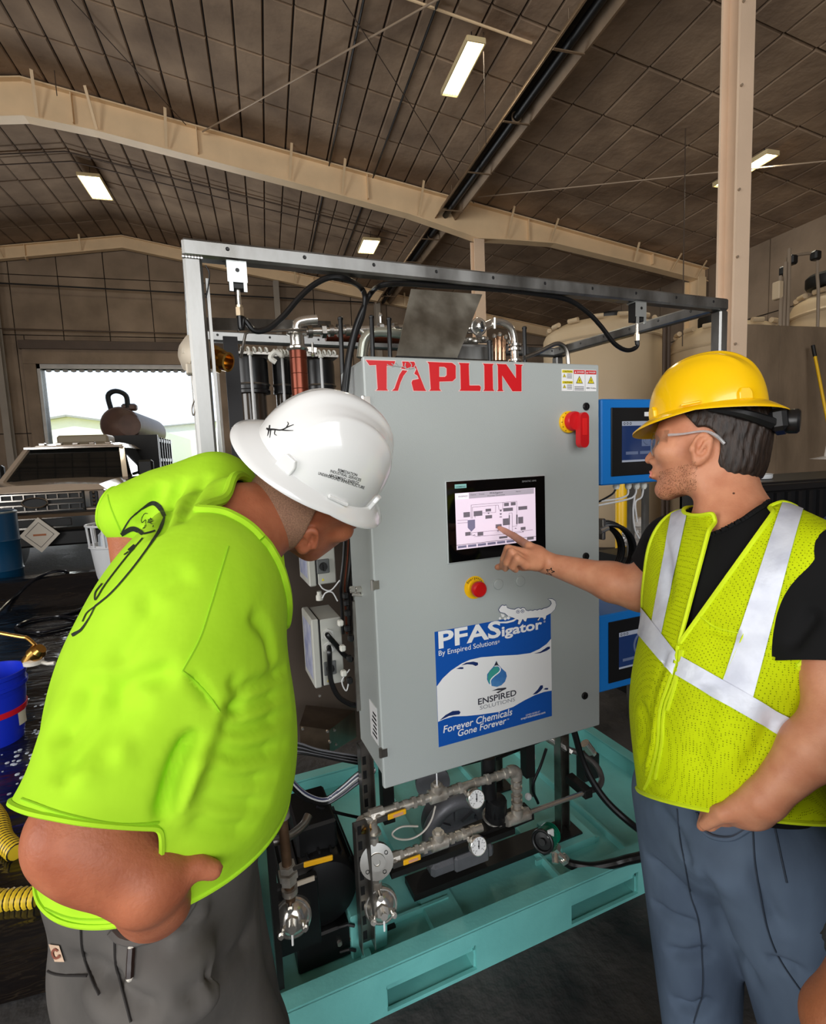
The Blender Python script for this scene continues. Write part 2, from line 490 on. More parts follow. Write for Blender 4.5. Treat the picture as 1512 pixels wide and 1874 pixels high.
b = MB().box2((DX0 - 0.4, YB - 0.16, DZ + 0.5), (DX1 + 0.4, YB, DZ + 0.72)); struct(b.build('trim_2', M_TRIM, None, 'W'))
b = MB()
b.box2((DX0 - 0.08, YB - 0.02, 0), (DX0, YB + 0.3, DZ + 0.12)).box2((DX1, YB - 0.02, 0), (DX1 + 0.08, YB + 0.3, DZ + 0.12))
b.box2((DX0 - 0.08, YB - 0.02, DZ), (DX1 + 0.08, YB + 0.3, DZ + 0.12))
struct(b.build('trim_3', mat('galvanised_trim', (176, 172, 166), 0.45, 0.4, vs=4, var=0.2), None, 'W'))
door = b = MB()
for i in range(22): b.lathe((DX0 + 0.1 + i * 0.2, YB + 0.1, DZ - 0.035), (1, 0, 0), [(0.03, 0), (0.045, 0.06), (0.03, 0.12)], 8)
struct(b.build('door_1', mat('rolled_door_slat', (190, 186, 178), 0.5, 0.2), None, 'W'))

wr = MB().box2((XE, YF, 0), (XE + 0.2, YB + .3, 5.9)); wall_right = struct(wr.build('wall_right', M_SEAM, None, 'W'))
for i in range(14):
    for z0, z1 in ((0.02, 2.2), (2.2, 4.3), (4.3, 5.82)):
        y0 = YB - 0.05 - (i + 1) * 1.55; MB().box2((XE - 0.03 - 0.015 * rnd.random(), y0 + 0.012, z0 + 0.012), (XE + 0.01, y0 + 1.54, z1 - 0.012)).build('insulation_panel', M_WALL, wall_right, 'W', smooth=0)
b = MB()                                            # unseen left wall, its opening made up for the added side light
b.box2((XW - 0.2, YF, 0), (XW, -5.6, 6.8)).box2((XW - 0.2, 0.8, 0), (XW, YB + .3, 6.8)).box2((XW - 0.2, -5.6, 5.75), (XW, 0.8, 6.8))
struct(b.build('wall_left', M_WALL, None, 'W'))
b = MB()
for q in (((XW, -5.6), (0, 9)), ((3.6, XE), (0, 9)), ((-5.6, 3.6), (5.9, 9))):
    b.prism(wall_poly(q[0][0], q[0][1], q[1][0], q[1][1]), (0, YF, 0), (1, 0, 0), (0, 0, 1), (0, -0.2, 0))
struct(b.build('wall_front', M_WALL, None, 'W'))

# ceiling: deck plus insulation panels, each a piece of its own
b = MB()
b.prism([(XR, ZR + 0.03), (XE + 0.2, roof(XE + 0.2) + 0.03), (XE + 0.2, roof(XE + 0.2) + 0.2), (XR, ZR + 0.2), (XW - 0.2, roof(XW - 0.2) + 0.2), (XW - 0.2, roof(XW - 0.2) + 0.03)],
        (0, YF, 0), (1, 0, 0), (0, 0, 1), (0, YB - YF + 0.3, 0))
ceiling = struct(b.build('ceiling', M_SEAM, None, 'W'))
xs = [XR + 0.372 * i for i in range(20)] + [4.15 + 0.515 * i for i in range(12)] + [XE]
xl = [XR - 0.42 * i for i in range(18)]
ys = [YF, -5, -3, -1, 0.6, 2.0, 3.1, 4.15, 5.2, 6.22, 7.2, 8.2, 9.2, 10.3, 11.3, 12.3, 13.35, 14.4, 15.4, YB]
cells = [(xs[i], xs[i + 1], ys[j], ys[j + 1]) for i in range(len(xs) - 1) for j in range(len(ys) - 1)]
cells += [(xl[i + 1], xl[i], ys[j], ys[j + 1]) for i in range(len(xl) - 1) for j in range(len(ys) - 1)]
def cellpx(c):
    x = (c[0] + c[1]) / 2; y = (c[2] + c[3]) / 2; p = CAM @ (np.array([x, y, roof(x)]) - EYE)
    if p[2] < 0.3: return -1
    px, py = 756 + FPX * p[0] / p[2], 937 - FPX * p[1] / p[2]
    return (1 / p[2] if -60 < px < 1570 and -90 < py < 640 else -1)
cells.sort(key=cellpx, reverse=True)
rest = MB(); unit = {}
def panel(mb, c):
    x0, x1, y0, y1 = c[0] + 0.009, c[1] - 0.009, c[2] + 0.011, c[3] - 0.011
    t = 0.02 + 0.01 * rnd.random(); e = 0.015; q = []
    for dz, ins in ((0.029, 0), (0.012, 0), (0.012 - t, e)):
        q += [(x0 + ins, y0 + ins, roof(x0) + dz), (x1 - ins, y0 + ins, roof(x1) + dz), (x1 - ins, y1 - ins, roof(x1) + dz), (x0 + ins, y1 - ins, roof(x0) + dz)]
    f = [(8, 9, 10, 11)] + [(4 * k + i, 4 * k + (i + 1) % 4, 4 * k + 4 + (i + 1) % 4, 4 * k + 4 + i) for k in (0, 1) for i in range(4)]
    return mb.add(q, f)
for k, c in enumerate(cells):
    if k < 300: panel(MB(), c).build('ceiling_panel', M_CEIL, ceiling, 'W', smooth=0)
    else: panel(rest, c)
rest.build('ceiling_panels', M_CEIL, ceiling, 'W', smooth=0, kind='stuff')

# beams
def beam(name, label, y, prof, fl=0.2, braces=(), group=None):
    # prof: (x, bottom z) along the beam; top follows the roof
    t = thing(name, label, 'beam', (prof[0][0], y, prof[0][1]), 'W', group)
    xs = [p[0] for p in prof]
    top = [(x, roof(x) - 0.05) for x in xs]; bot = [(p[0], p[1]) for p in prof]
    MB().prism(bot + top[::-1], (0, y - 0.01, 0), (1, 0, 0), (0, 0, 1), (0, 0.02, 0)).build('web', M_CREAM, t, 'W')
    b = MB(); c = MB()
    for i in range(len(prof) - 1):
        b.bar((xs[i], y, bot[i][1]), (xs[i + 1], y, bot[i + 1][1]), fl, 0.022)
        c.bar((xs[i], y, top[i][1]), (xs[i + 1], y, top[i + 1][1]), fl, 0.022)
    b.build('flange', M_CREAM, t, 'W'); c.build('flange', M_CREAM, t, 'W')
    for x in braces:
        zb = np.interp(x, xs, [q[1] for q in bot])
        MB().bar((x, y - 0.09, zb + 0.02), (x + 0.12 * rnd.choice((-1, 1)) * 0.5, y - 0.32, roof(x) - 0.02), 0.045, 0.01).build('flange_brace', M_CREAM, t, 'W')
    for x in braces[::2]:
        zb = np.interp(x, xs, [q[1] for q in bot])
        MB().box2((x + 0.5, y - 0.09, zb), (x + 0.515, y + 0.09, roof(x + 0.5) - 0.05)).build('stiffener', M_CREAM, t, 'W')
    return t
def bx(x, d): return (x, roof(x) - d)
beam('roof_beam', 'deep cream steel roof beam crossing the hall, the nearer of the two', 10.36,
     [bx(XW, .55), bx(-8, .6), bx(-5, .6), bx(XR, .62), bx(-2.4, .56), bx(0.7, .56), bx(3, .58), bx(4.0, .66), bx(4.46, .70), bx(5.1, .58), bx(6.2, .40), bx(8.2, .36), bx(XE, .34)],
     0.22, (-3.2, -2.35, -1.3, 0.75, 1.7, 3.2, 5.1, 6.1, 8.2, 9.2, 9.9))
beam('roof_beam', 'thin far cream roof beam above the open door in the far wall', 16.36,
     [bx(XW, .36), bx(-8, .36), bx(XR, .36), bx(0, .36), bx(4, .36), bx(8, .36), bx(XE, .34)], 0.16, (-6.2, -4.4, 1.2, 4.5, 7.0))

def column(label, x, y, z1, fw, dp, m, along='Y', bolts=()):
    t = thing('steel_column', label, 'column', (x, y, 0), 'W')
    ax = (lambda a, b_, c: (x + a, y + b_, c)) if along == 'Y' else (lambda a, b_, c: (x + b_, y + a, c))
    MB().box2(ax(-0.008, -dp / 2, 0.02), ax(0.008, dp / 2, z1)).build('web', m, t, 'W')
    for s in (-1, 1): MB().box2(ax(-fw / 2, s * dp / 2 - 0.011, 0.02), ax(fw / 2, s * dp / 2 + 0.011, z1)).build('flange', m, t, 'W')
    MB().box2(ax(-fw / 2 - .05, -dp / 2 - .05, 0), ax(fw / 2 + .05, dp / 2 + .05, 0.02)).build('base_plate', m, t, 'W')
    b = MB()
    for z in bolts: b.cyl(ax(-fw / 2 + 0.02, -dp / 2 - 0.03, z), ax(-fw / 2 + 0.02, -dp / 2 - 0.01, z), 0.012, n=6)
    if bolts: b.build('bolt_heads', M_STEELW, t, 'W')
column('tall tan steel column close behind the man in the yellow helmet', 4.47, 4.2, roof(4.47) - 0.7, 0.17, 0.19, M_POST, bolts=(2.6, 3.4, 4.0, 4.9, 5.6))
column('slim cream steel column under the beam behind the grey cabinet', 4.46, 10.36, roof(4.46) - 0.72, 0.22, 0.2, M_POST)
column('cream steel column against the right wall at the end of the beam', 9.95, 10.36, 5.5, 0.22, 0.4, M_CREAM)
column('slanting-looking grey column left of the open far door', -6.5, 16.2, 7.4, 0.16, 0.2, mat('grey_paint', (150, 140, 128), 0.6, vs=2, var=0.15))
column('grey column on the far wall right of the open door, behind the metal frame', 0.6, 16.25, 6.9, 0.16, 0.2, MATS['grey_paint'])
column('grey column on the far wall behind the bent metal plate', 3.6, 16.25, 6.4, 0.16, 0.2, MATS['grey_paint'])

# black radiant heater running along the roof
t = thing('tube_heater', 'long black tube heater in a tan reflector under the roof', 'heater', (3.8, 9, 6.35), 'W')
hz = 6.36
MB().cyl((3.78, 2.2, hz + 0.07), (3.78, 16.2, hz + 0.07), 0.055, n=14).build('burner_tube', M_BLACK, t, 'W')
mr = mat('heater_reflector', (150, 126, 100), 0.5, 0.3, vs=3, var=0.3)
for s in (-1, 1):
    MB().prism([(s * 0.07, 0.22), (s * 0.2, 0.0), (s * 0.225, 0.0), (s * 0.225, 0.012), (s * 0.212, 0.012), (s * 0.082, 0.235)], (3.78, 2.2, hz), (1, 0, 0), (0, 0, 1), (0, 14, 0)).build('reflector_panel', mr, t, 'W', smooth=0)
MB().box2((3.70, 2.2, hz + 0.22), (3.86, 16.2, hz + 0.235)).build('reflector_panel', M_DARK, t, 'W')
for i in range(10):
    y = 3.2 + i * 1.35; p = MB().bar((3.57, y, hz - 0.01), (3.99, y, hz - 0.01), 0.03, 0.012)
    if i % 3 == 0: p.torus((3.78, y, hz + 0.07), (0, 1, 0), 0.07, 0.012, 16, 6)
    p.build('hanger_bracket', mr, t, 'W')
    MB().cyl((3.78, y, hz + 0.23), (3.78, y, roof(3.78)), 0.004, n=6).build('hanger_wire', M_STEELW, t, 'W')

# strip lights
M_LAMP = mat('lit_tube', (255, 244, 200), 0.4, emit=4.5)
M_HOUS = mat('lamp_housing', (226, 206, 160), 0.5)
def strip_light(label, x, y, w, l, drop):
    z = roof(x) - drop
    t = thing('high_bay_light', label, 'ceiling light', (x, y, z), 'W', None)
    b = MB(); b.box2((x - w / 2, y - l / 2, z + 0.03), (x + w / 2, y + l / 2, z + 0.045))
    for s in (-1, 1):
        b.box2((x + s * w / 2 - 0.008, y - l / 2, z - 0.02), (x + s * w / 2 + 0.008, y + l / 2, z + 0.045))
        b.box2((x - w / 2, y + s * l / 2 - 0.008, z - 0.02), (x + w / 2, y + s * l / 2 + 0.008, z + 0.045))
    b.build('housing', M_HOUS, t, 'W')
    b = MB(); b.box2((x - 0.07, y - 0.12, z + 0.045), (x + 0.07, y + 0.12, z + 0.1)).build('ballast_box', M_HOUS, t, 'W')
    for i in range(6):
        xx = x - w / 2 + (i + 0.5) * w / 6
        MB().cyl((xx, y - l / 2 + 0.03, z + 0.005), (xx, y + l / 2 - 0.03, z + 0.005), w / 6 * 0.38, n=8).build('tube_lamp', M_LAMP, t, 'W')
    for s in (-1, 1): MB().cyl((x, y + s * l * 0.35, z + 0.045), (x, y + s * l * 0.35, roof(x)), 0.006, n=6).build('hanger', M_DARK, t, 'W')
    L = bpy.data.lights.new('strip', 'AREA'); L.shape = 'RECTANGLE'; L.size = w; L.size_y = l; L.energy = 26; L.color = (1, 0.94, 0.76)
    o = bpy.data.objects.new('strip_glow', L); COL.objects.link(o); o.parent = t; o.location = (0, 0, -0.03)
strip_light('lit strip light with six tubes, the large one high above the cabinet', 2.86, 7.0, 0.24, 1.0, 0.22)
strip_light('lit strip light with six tubes beside the ridge, on the far left', -3.15, 13.2, 0.42, 1.0, 0.25)
strip_light('small lit strip light with six tubes above the metal frame beam', 2.72, 12.9, 0.40, 0.8, 0.25)
strip_light('lit strip light partly hidden behind the tall tan column', 7.75, 7.1, 0.24, 1.0, 0.16)

# bracing rods, pipes and wires under the roof
def rod(name, label, cat, pts, r, m, **k): tag(MB().tube(pts, r, 8, **k).build(name, m, None, 'W'), label, cat)
rod('brace_rod', 'thick diagonal bracing rod under the roof, upper middle of the hall', 'rod', [(3.3, 4.95, 6.8), (-0.69, 10.25, 7.42)], 0.013, M_STEELW)
rod('brace_rod', 'diagonal bracing rod passing behind the tall tan column', 'rod', [(4.3, 9.9, 6.62), (9.4, 5.4, 5.62)], 0.012, M_STEELW)
rod('brace_rod', 'fine brown bracing wire crossing the thick diagonal rod', 'rod', [(0.6, 6.0, 7.2), (4.3, 10.1, 6.6)], 0.007, M_TRIM)
rod('brace_rod', 'faint bracing wire left of the diagonal rod, near the ridge', 'rod', [(-3.2, 6.0, 7.9), (-0.95, 10.25, 7.5)], 0.007, M_TRIM)
rod('conduit_pipe', 'light conduit across the roof beside the large strip light', 'conduit', [(1.6, 6.5, roof(1.6) - 0.05), (3.6, 6.45, roof(3.6) - 0.05)], 0.016, M_CREAM)
rod('conduit_pipe', 'left of two dark pipes along the roof beside the diagonal rod', 'conduit', [(1.5, 3.0, roof(1.5) - 0.05), (1.5, 16.2, roof(1.5) - 0.05)], 0.017, M_DARK)
rod('conduit_pipe', 'right of two dark pipes along the roof, nearer the tube heater', 'conduit', [(2.33, 3.0, roof(2.33) - 0.05), (2.33, 16.2, roof(2.33) - 0.05)], 0.017, M_DARK)
rod('wall_cable', 'straight dark cable across the far wall above the open door', 'cable', [(-9, 16.2, 6.55), (3.5, 16.2, 6.4)], 0.02, M_DARK)
rod('sprinkler_pipe', 'thin dark pipe along the far wall just over the door header', 'pipe', [(-9, 16.3, 5.42), (3.0, 16.3, 5.35)], 0.018, M_TRIM)
for i, (x, lb) in enumerate(((-2.1, 'left of two thin pipes slung across the roof behind the near beam'), (-2.0, 'right of two thin pipes slung across the roof behind the near beam'))):
    rod('roof_pipe', lb, 'pipe', [(-9, 12.2 + 0.35 * i, roof(-9) - .1), (XR, 12.2 + 0.35 * i, ZR - .12), (3.5, 12.2 + 0.35 * i, roof(3.5) - .12)], 0.012, M_TRIM)
rod('drop_wire', 'thin vertical wire hanging beside the tall tan column', 'wire', [(6.4, 6.9, roof(6.4)), (6.4, 6.9, 3.2)], 0.008, M_TRIM)
rod('drop_wire', 'thin wire hanging from the roof left of the tube heater', 'wire', [(3.0, 6.6, roof(3.0)), (3.0, 6.6, 5.6)], 0.006, M_TRIM)
rod('drop_wire', 'thin vertical wire at the far left below the ridge', 'wire', [(-2.78, 9.9, roof(-2.78)), (-2.78, 9.9, 7.5)], 0.007, M_TRIM)
# ================================================================== outside and the far part of the hall
M_GRASS = mat('dry_grass', (222, 212, 120), 0.9, vs=0.4, col2=(186, 192, 90), bump=0.01, bs=8)
b = MB().box2((-60, 40, -0.3), (60, 140, 0.35)); struct(b.build('grass_field', M_GRASS, None, 'W'))
M_SHED = mat('white_cladding', (236, 236, 232), 0.5, vs=2, var=0.04)
def shed(label, x0, x1, y, h, ridge, l):
    t = thing('far_building', label, 'building', ((x0 + x1) / 2, y, 0), 'W'); xm = (x0 + x1) / 2
    MB().prism([(x0, 0), (x1, 0), (x1, h), (xm, h + ridge), (x0, h)], (0, y, 0), (1, 0, 0), (0, 0, 1), (0, l, 0)).build('walls', M_SHED, t, 'W', smooth=0)
    for s in (-1, 1): MB().bar((xm, y - .4, h + ridge + .1), (xm + s * (xm - x0 + .5), y - .4, h + .05), .9, .22).build('roof_edge', mat('roof_grey', (150, 152, 150), 0.5), t, 'W')
    for i in range(4): MB().box2((x0 + 2 + i * (x1 - x0) / 4.6, y - .05, 1.2), (x0 + 4 + i * (x1 - x0) / 4.6, y, 3.0)).build('window', MATS['roof_grey'], t, 'W')
p0 = WY(70, 785, 70); p1 = WY(252, 785, 70)
shed('white shed with a low gable, far outside behind the truck', p0[0] - 6, p1[0] + 2, 70, p0[2] - .3, 1.6, 30)
p0 = WY(244, 790, 104); p1 = WY(400, 800, 104)
shed('long white shed far outside, right of the brown tank', p0[0] + 2, p1[0] + 12, 104, p0[2] + .5, .9, 20)
fn = thing('field_fence', 'pale low fence in the grass far outside', 'fence', (p0[0], 46, .3), 'W')
for i in range(16): MB().box2((p0[0] - 12 + i * 1.4, 46, .3), (p0[0] - 11.9 + i * 1.4, 46.1, 1.25)).build('fence_post', MATS['roof_grey'], fn, 'W')
MB().box2((p0[0] - 12, 46.03, 1.15), (p0[0] + 10, 46.07, 1.22)).build('fence_rail', MATS['roof_grey'], fn, 'W')

# ---- pickup truck seen from the front, standing in the far doorway
TX, TY, TS = WY(58, 884, 9.6)[0], 9.6, 1.05
M_TRK = mat('truck_taupe', (196, 178, 160), 0.25, 0.1, coat=0.6)
M_TBLK = mat('truck_black', (12, 12, 13), 0.55)
M_CHR = mat('truck_chrome', (190, 186, 180), 0.15, 1.0)
M_TGL = mat('truck_glass', (20, 22, 22), 0.04, spec=0.8)
trk = thing('pickup_truck', 'dark taupe heavy pickup truck facing us in the far doorway', 'truck', (TX, TY + 2.5, 0), 'W')
def T(x, y, z): return np.array((TX + x * TS, TY + y * TS, z * TS))
def TB(nm, a, b_, m, bev=0.0, par=None): return MB().box2(T(*a), T(*b_), bev).build(nm, m, par or trk, 'W')
# body shell by cross sections along y: (y, half width, z bottom, z top, shoulder)
def loft(nm, secs, m, par=None):
    b = MB(); n = len(secs[0][1]); v = []; f = []
    for y, P in secs: v += [T(x, y, z) for x, z in P]
    for i in range(len(secs) - 1):
        for j in range(n): f.append((i * n + j, i * n + (j + 1) % n, (i + 1) * n + (j + 1) % n, (i + 1) * n + j))
    f += [tuple(range(n))[::-1], tuple((len(secs) - 1) * n + j for j in range(n))]
    return b.add(v, f).build(nm, m, par or trk, 'W', smooth=0.5)
def hood(w, zb, zt, ch=.12): return [(-w, zb), (w, zb), (w, zt - ch), (w - ch * 1.2, zt), (.35, zt + .03), (-.35, zt + .03), (-w + ch * 1.2, zt), (-w, zt - ch)]
loft('hood_body', [(.12, hood(.92, .95, 1.24)), (.25, hood(.98, .9, 1.34)), (1.0, hood(1.0, .9, 1.40)), (1.55, hood(1.0, .9, 1.42))], M_TRK)
loft('cab_body', [(1.5, hood(1.0, .55, 1.40)), (3.6, hood(1.01, .55, 1.42))], M_TRK)
def cabs(w0, w1, zb, zt): return [(-w0, zb), (w0, zb), (w1, zt - .08), (w1 - .1, zt), (-w1 + .1, zt), (-w1, zt - .08)]
loft('roof', [(2.05, cabs(.78, .74, 1.98, 2.05)), (2.4, cabs(.80, .76, 1.98, 2.09)), (3.6, cabs(.80, .76, 1.98, 2.08))], M_TRK)
b = MB().add([T(-.93, 1.4, 1.42), T(.93, 1.4, 1.42), T(.75, 2.08, 2.0), T(-.75, 2.08, 2.0), T(-.93, 1.46, 1.42), T(.93, 1.46, 1.42), T(.75, 2.14, 2.0), T(-.75, 2.14, 2.0)], [(0, 1, 2, 3), (7, 6, 5, 4), (0, 4, 5, 1), (1, 5, 6, 2), (2, 6, 7, 3), (3, 7, 4, 0)]); b.build('windscreen', M_TGL, trk, 'W', smooth=0)
for s in (-1, 1):
    MB().bar(T(s * .96, 1.36, 1.40), T(s * .77, 2.1, 2.02), .09, .07).build('windscreen_pillar', M_TRK, trk, 'W')
    b = MB().add([T(s * .985, 1.75, 1.42), T(s * .985, 3.3, 1.42), T(s * .79, 3.1, 1.98), T(s * .79, 2.25, 1.98), T(s * .97, 1.75, 1.42), T(s * .97, 3.3, 1.42), T(s * .77, 3.1, 1.98), T(s * .77, 2.25, 1.98)], [(0, 1, 2, 3), (7, 6, 5, 4), (0, 4, 5, 1), (1, 5, 6, 2), (2, 6, 7, 3), (3, 7, 4, 0)]); b.build('door_window', M_TGL, trk, 'W', smooth=0)
    dr = TB('door', (s * 1.0, 1.7, .62), (s * 1.025, 3.2, 1.38), M_TRK, .01)
    TB('door_handle', (s * 1.025, 2.85, 1.2), (s * 0.725, 3.05, 1.24), M_TBLK, .004, dr)
    m_ = TB('mirror', (s * 1.08, 1.75, 1.42), (s * 1.36, 1.88, 1.72), M_TBLK, .04); MB().bar(T(s * .98, 1.85, 1.46), T(s * 1.12, 1.82, 1.5), .06, .05).build('mirror_arm', M_TBLK, m_, 'W')
    hl = TB('headlight', (s * .66, .06, .98), (s * .95, .2, 1.26), M_CHR, .015)
    TB('headlight_core', (s * .74, .045, 1.0), (s * .86, .08, 1.24), M_TBLK, .01, hl)
    for i in range(4): MB().ball(T(s * .80, .05, 1.03 + i * .06), .03, 8).build('lamp_lens', M_CHR, hl, 'W')
    TB('fog_lamp_pocket', (s * .62, -.03, .74), (s * .92, .05, .88), M_TBLK, .02); MB().lathe(T(s * .74, -.03, .81), (0, -1, 0), [(.05, 0), (.05, .02), (.02, .025)], 14).build('fog_lamp', M_CHR, trk, 'W')
    wb_ = MB().lathe(T(s * .62, .95, .42), (s, 0, 0), [(.2, 0), (.42, .02), (.43, .1), (.43, .28), (.40, .31), (.24, .31), (.22, .27)], 32); w_ = wb_.build('wheel', M_TBLK, trk, 'W')
    MB().lathe(T(s * .9, .95, .42), (s, 0, 0), [(.22, -.02), (.2, .01), (.1, .03), (.03, .035)], 20).build('rim', M_CHR, w_, 'W')
    MB().torus(T(s * 1.0, .95, .45), (1, 0, 0), .52, .05, 24, 6, 0, math.pi).build('wheel_arch', M_TBLK, trk, 'W')
    MB().lathe(T(s * .62, 4.6, .42), (s, 0, 0), [(.2, 0), (.42, .02), (.43, .28), (.24, .31)], 28).build('wheel', M_TBLK, trk, 'W')
gr_ = TB('grille', (-.66, .07, .94), (.66, .14, 1.26), M_TBLK, .01)
for z in (1.19, 1.02):
    for dz in (-.045, .045): TB('grille_bar', (-.64, .04, z + dz - .012), (.64, .08, z + dz + .012), M_CHR, .004, gr_)
    b = MB()
    for i in range(9): b.box2(T(-.6 + i * .15 - .008, .045, z - .04), T(-.6 + i * .15 + .008, .075, z + .04))
    b.build('grille_rib', M_CHR, gr_, 'W', kind='stuff')
b = MB(); a = np.linspace(0, 2 * math.pi, 33)[:-1]; b.tube([T(.17 * math.cos(q), .025, 1.10 + .075 * math.sin(q)) for q in a] + [T(.17, .025, 1.10)], .014, 6); b.build('oval_emblem', M_CHR, gr_, 'W')
MB().prism([(.16 * math.cos(q), .068 * math.sin(q)) for q in a], T(0, .03, 1.10), (TS, 0, 0), (0, 0, TS), (0, .02, 0)).build('emblem_plate', M_TBLK, gr_, 'W')
bp_ = TB('bumper', (-1.0, -.06, .66), (1.0, .16, .92), M_CHR, .05); TB('bumper_slot', (-.5, -.068, .73), (.5, -.04, .86), M_TBLK, .02, bp_)
TB('air_dam', (-.92, .0, .42), (.92, .14, .66), M_TBLK, .03)
TB('roof_rack', (-.45, 2.5, 2.09), (.45, 3.0, 2.26), mat('beacon_cover', (150, 140, 120), 0.6), .04)
for i in range(5): TB('cab_light', (-.55 + i * .275 - .05, 2.06, 2.05), (-.55 + i * .275 + .05, 2.16, 2.10), M_CHR, .01)
TB('visor', (-.82, 1.98, 1.98), (.82, 2.1, 2.03), M_CHR, .01)
TB('flat_bed', (-1.05, 3.8, .8), (1.05, 5.6, .95), M_TBLK)
TB('bulkhead', (.1, 3.75, .95), (1.12, 3.85, 2.3), M_TBLK)
for i in range(6):
    TB('stake_post', (1.06, 3.9 + i * .3, .95), (1.12, 3.96 + i * .3, 2.25), M_TBLK)
for z in (1.3, 1.7, 2.15): TB('stake_rail', (1.07, 3.85, z), (1.11, 5.6, z + .07), M_TBLK)
pc = MB(); c = T(0.06, -.09, .62)
pc.box(c, (.40, .008, .40), np.array([(.7071, 0, .7071), (0, 1, 0), (-.7071, 0, .7071)])); pl_ = pc.build('placard', mat('placard_white', (206, 198, 184), 0.5), trk, 'W')
MB().box(c + np.array((0, -.006, 0)), (.18, .004, .03)).build('placard_bar', mat('placard_orange', (170, 96, 50), 0.5), pl_, 'W')
b = MB()
for s, q in ((1, 0), (-1, 0)): b.bar(c + np.array((-.2, -.006, 0)), c + np.array((0, -.006, s * .2)), .006, .003, up=(0, 1, 0)).bar(c + np.array((.2, -.006, 0)), c + np.array((0, -.006, s * .2)), .006, .003, up=(0, 1, 0))
b.build('placard_border', M_TBLK, pl_, 'W')

# ---- tank trailer behind the truck
c = WY(220, 778, 16.9)
tk = thing('tank_trailer', 'brown vacuum tank trailer with a hose loop on top, outside behind the truck', 'trailer', (c[0], 19, 0), 'W')
M_TANK = mat('brown_tank', (96, 70, 58), 0.45, 0.2, vs=3, var=0.3)
r_ = .5; MB().lathe((c[0], 16.9, c[2]), (.0, 1, 0), [(.05, -.16), (r_ * .6, -.12), (r_ * .95, -.03), (r_, .05), (r_, 4.2), (r_ * .6, 4.35)], 32).build('tank', M_TANK, tk, 'W')
MB().torus((c[0], 16.93, c[2]), (0, 1, 0), r_, .03, 30, 6).build('tank_band', M_TANK, tk, 'W')
MB().lathe((c[0] + .28, 16.78, c[2] - .02), (0, -1, 0), [(.3, 0), (.3, .04), (.12, .06)], 24).build('hatch', M_TANK, tk, 'W')
b = MB().tube([(c[0] - .22, 17.0, c[2] + .45), (c[0] - .26, 17.0, c[2] + .85), (c[0] - .05, 17.0, c[2] + .98), (c[0] + .2, 17.0, c[2] + .85), (c[0] + .22, 17.0, c[2] + .5)], .07, 10, smooth=5); b.build('hose_loop', M_TBLK, tk, 'W')
MB().box2((c[0] + .05, 16.95, c[2] + .42), (c[0] + .45, 17.2, c[2] + .62), .05).build('manway', M_TANK, tk, 'W')
MB().box2((c[0] - .3, 17.0, .5), (c[0] + .3, 21, c[2] - r_ + .05)).build('saddle', M_TBLK, tk, 'W'); MB().box2((c[0] - .9, 17, .55), (c[0] + .9, 21.2, .75)).build('chassis', M_TBLK, tk, 'W')
for s in (-1, 1): MB().lathe((c[0] + s * .75, 19.6, .42), (s, 0, 0), [(.2, 0), (.42, .02), (.42, .22), (.2, .24)], 24).build('wheel', M_TBLK, tk, 'W')
MB().bar((c[0] + .9, 17.4, 1.45), (c[0] + 2.6, 17.6, .7), .06, .06).build('boom', M_TBLK, tk, 'W')
MB().box2((c[0] + .5, 17.2, 1.3), (c[0] + 1.1, 17.6, 1.5)).build('boom_pivot', M_TBLK, tk, 'W')

# ---- black containment liner and what lies on it
def lin_h(x, y):
    h = .010 + .007 * math.sin(3.1 * y + 1.7 * math.sin(1.1 * x)) + .006 * math.sin(7.3 * y + 2.2 * math.sin(2.3 * x + 1)) + .003 * math.sin(17 * y + 5 * math.sin(2 * x))
    e = max(0.0, (y - 7.0) / .5); return .012 + max(h, 0) + (.30 * min(1, e) ** 1.5 if y > 7 else 0) * (1 if y < 7.75 else max(0, 1 - (y - 7.75) / .25))
nx, ny = 56, 120; xs_ = np.linspace(-7.5, -.15, nx); ys_ = np.linspace(1.75, 8.05, ny)
V = np.array([(x, y, lin_h(x, y)) for y in ys_ for x in xs_]); F = [(j * nx + i, j * nx + i + 1, (j + 1) * nx + i + 1, (j + 1) * nx + i) for j in range(ny - 1) for i in range(nx - 1)]
tag(link_mesh('plastic_liner', V, F, M_LINER, None, 4), 'glossy black plastic liner spread over the floor at the left, with a raised edge', 'liner')
M_DROP = mat('water', (200, 210, 220), 0.03, spec=0.9)
wd_ = MB()
for i in range(260):
    x = rnd.uniform(-2.1, -.9); y = rnd.uniform(2.9, 4.3); s = rnd.uniform(.005, .016); wd_.ball((x, y, lin_h(x, y) + .001), s, 6, (1, 1, .35))
o = wd_.build('water_drops', M_DROP, None, 'W'); o['kind'] = 'stuff'; tag(o, 'scattered water drops standing on the black liner', 'water')
def onl(pts, z=.02, h=.03): return [np.array((p[0], p[1], lin_h(p[0], p[1]) + h * .5 + .004)) for p in (WZ(q[0], q[1] + 46, z) for q in pts)]
M_HOSEW = mat('wet_hose', (16, 18, 24), 0.18)
for nm, lb, pts, r_ in (('floor_hose', 'long black hose curving over the liner toward the white bin', ((-10, 1085), (30, 1065), (80, 1052), (125, 1044), (150, 1030), (165, 1005)), .018),
                        ('floor_hose', 'black hose loop lying nearest us on the liner', ((150, 1090), (110, 1085), (60, 1092), (32, 1102), (34, 1110), (70, 1114), (105, 1108), (140, 1100)), .016),
                        ('floor_hose', 'black hose on the liner close to the back of the man in green', ((185, 1052), (165, 1064), (140, 1076), (110, 1082)), .02),
                        ('floor_hose', 'thin black hose along the left edge of the liner', ((-10, 1045), (30, 1038), (70, 1030), (100, 1020)), .012)):
    tag(MB().tube(spline(onl(pts), 8), r_, 8).build(nm, M_HOSEW, None, 'W'), lb, 'hose')
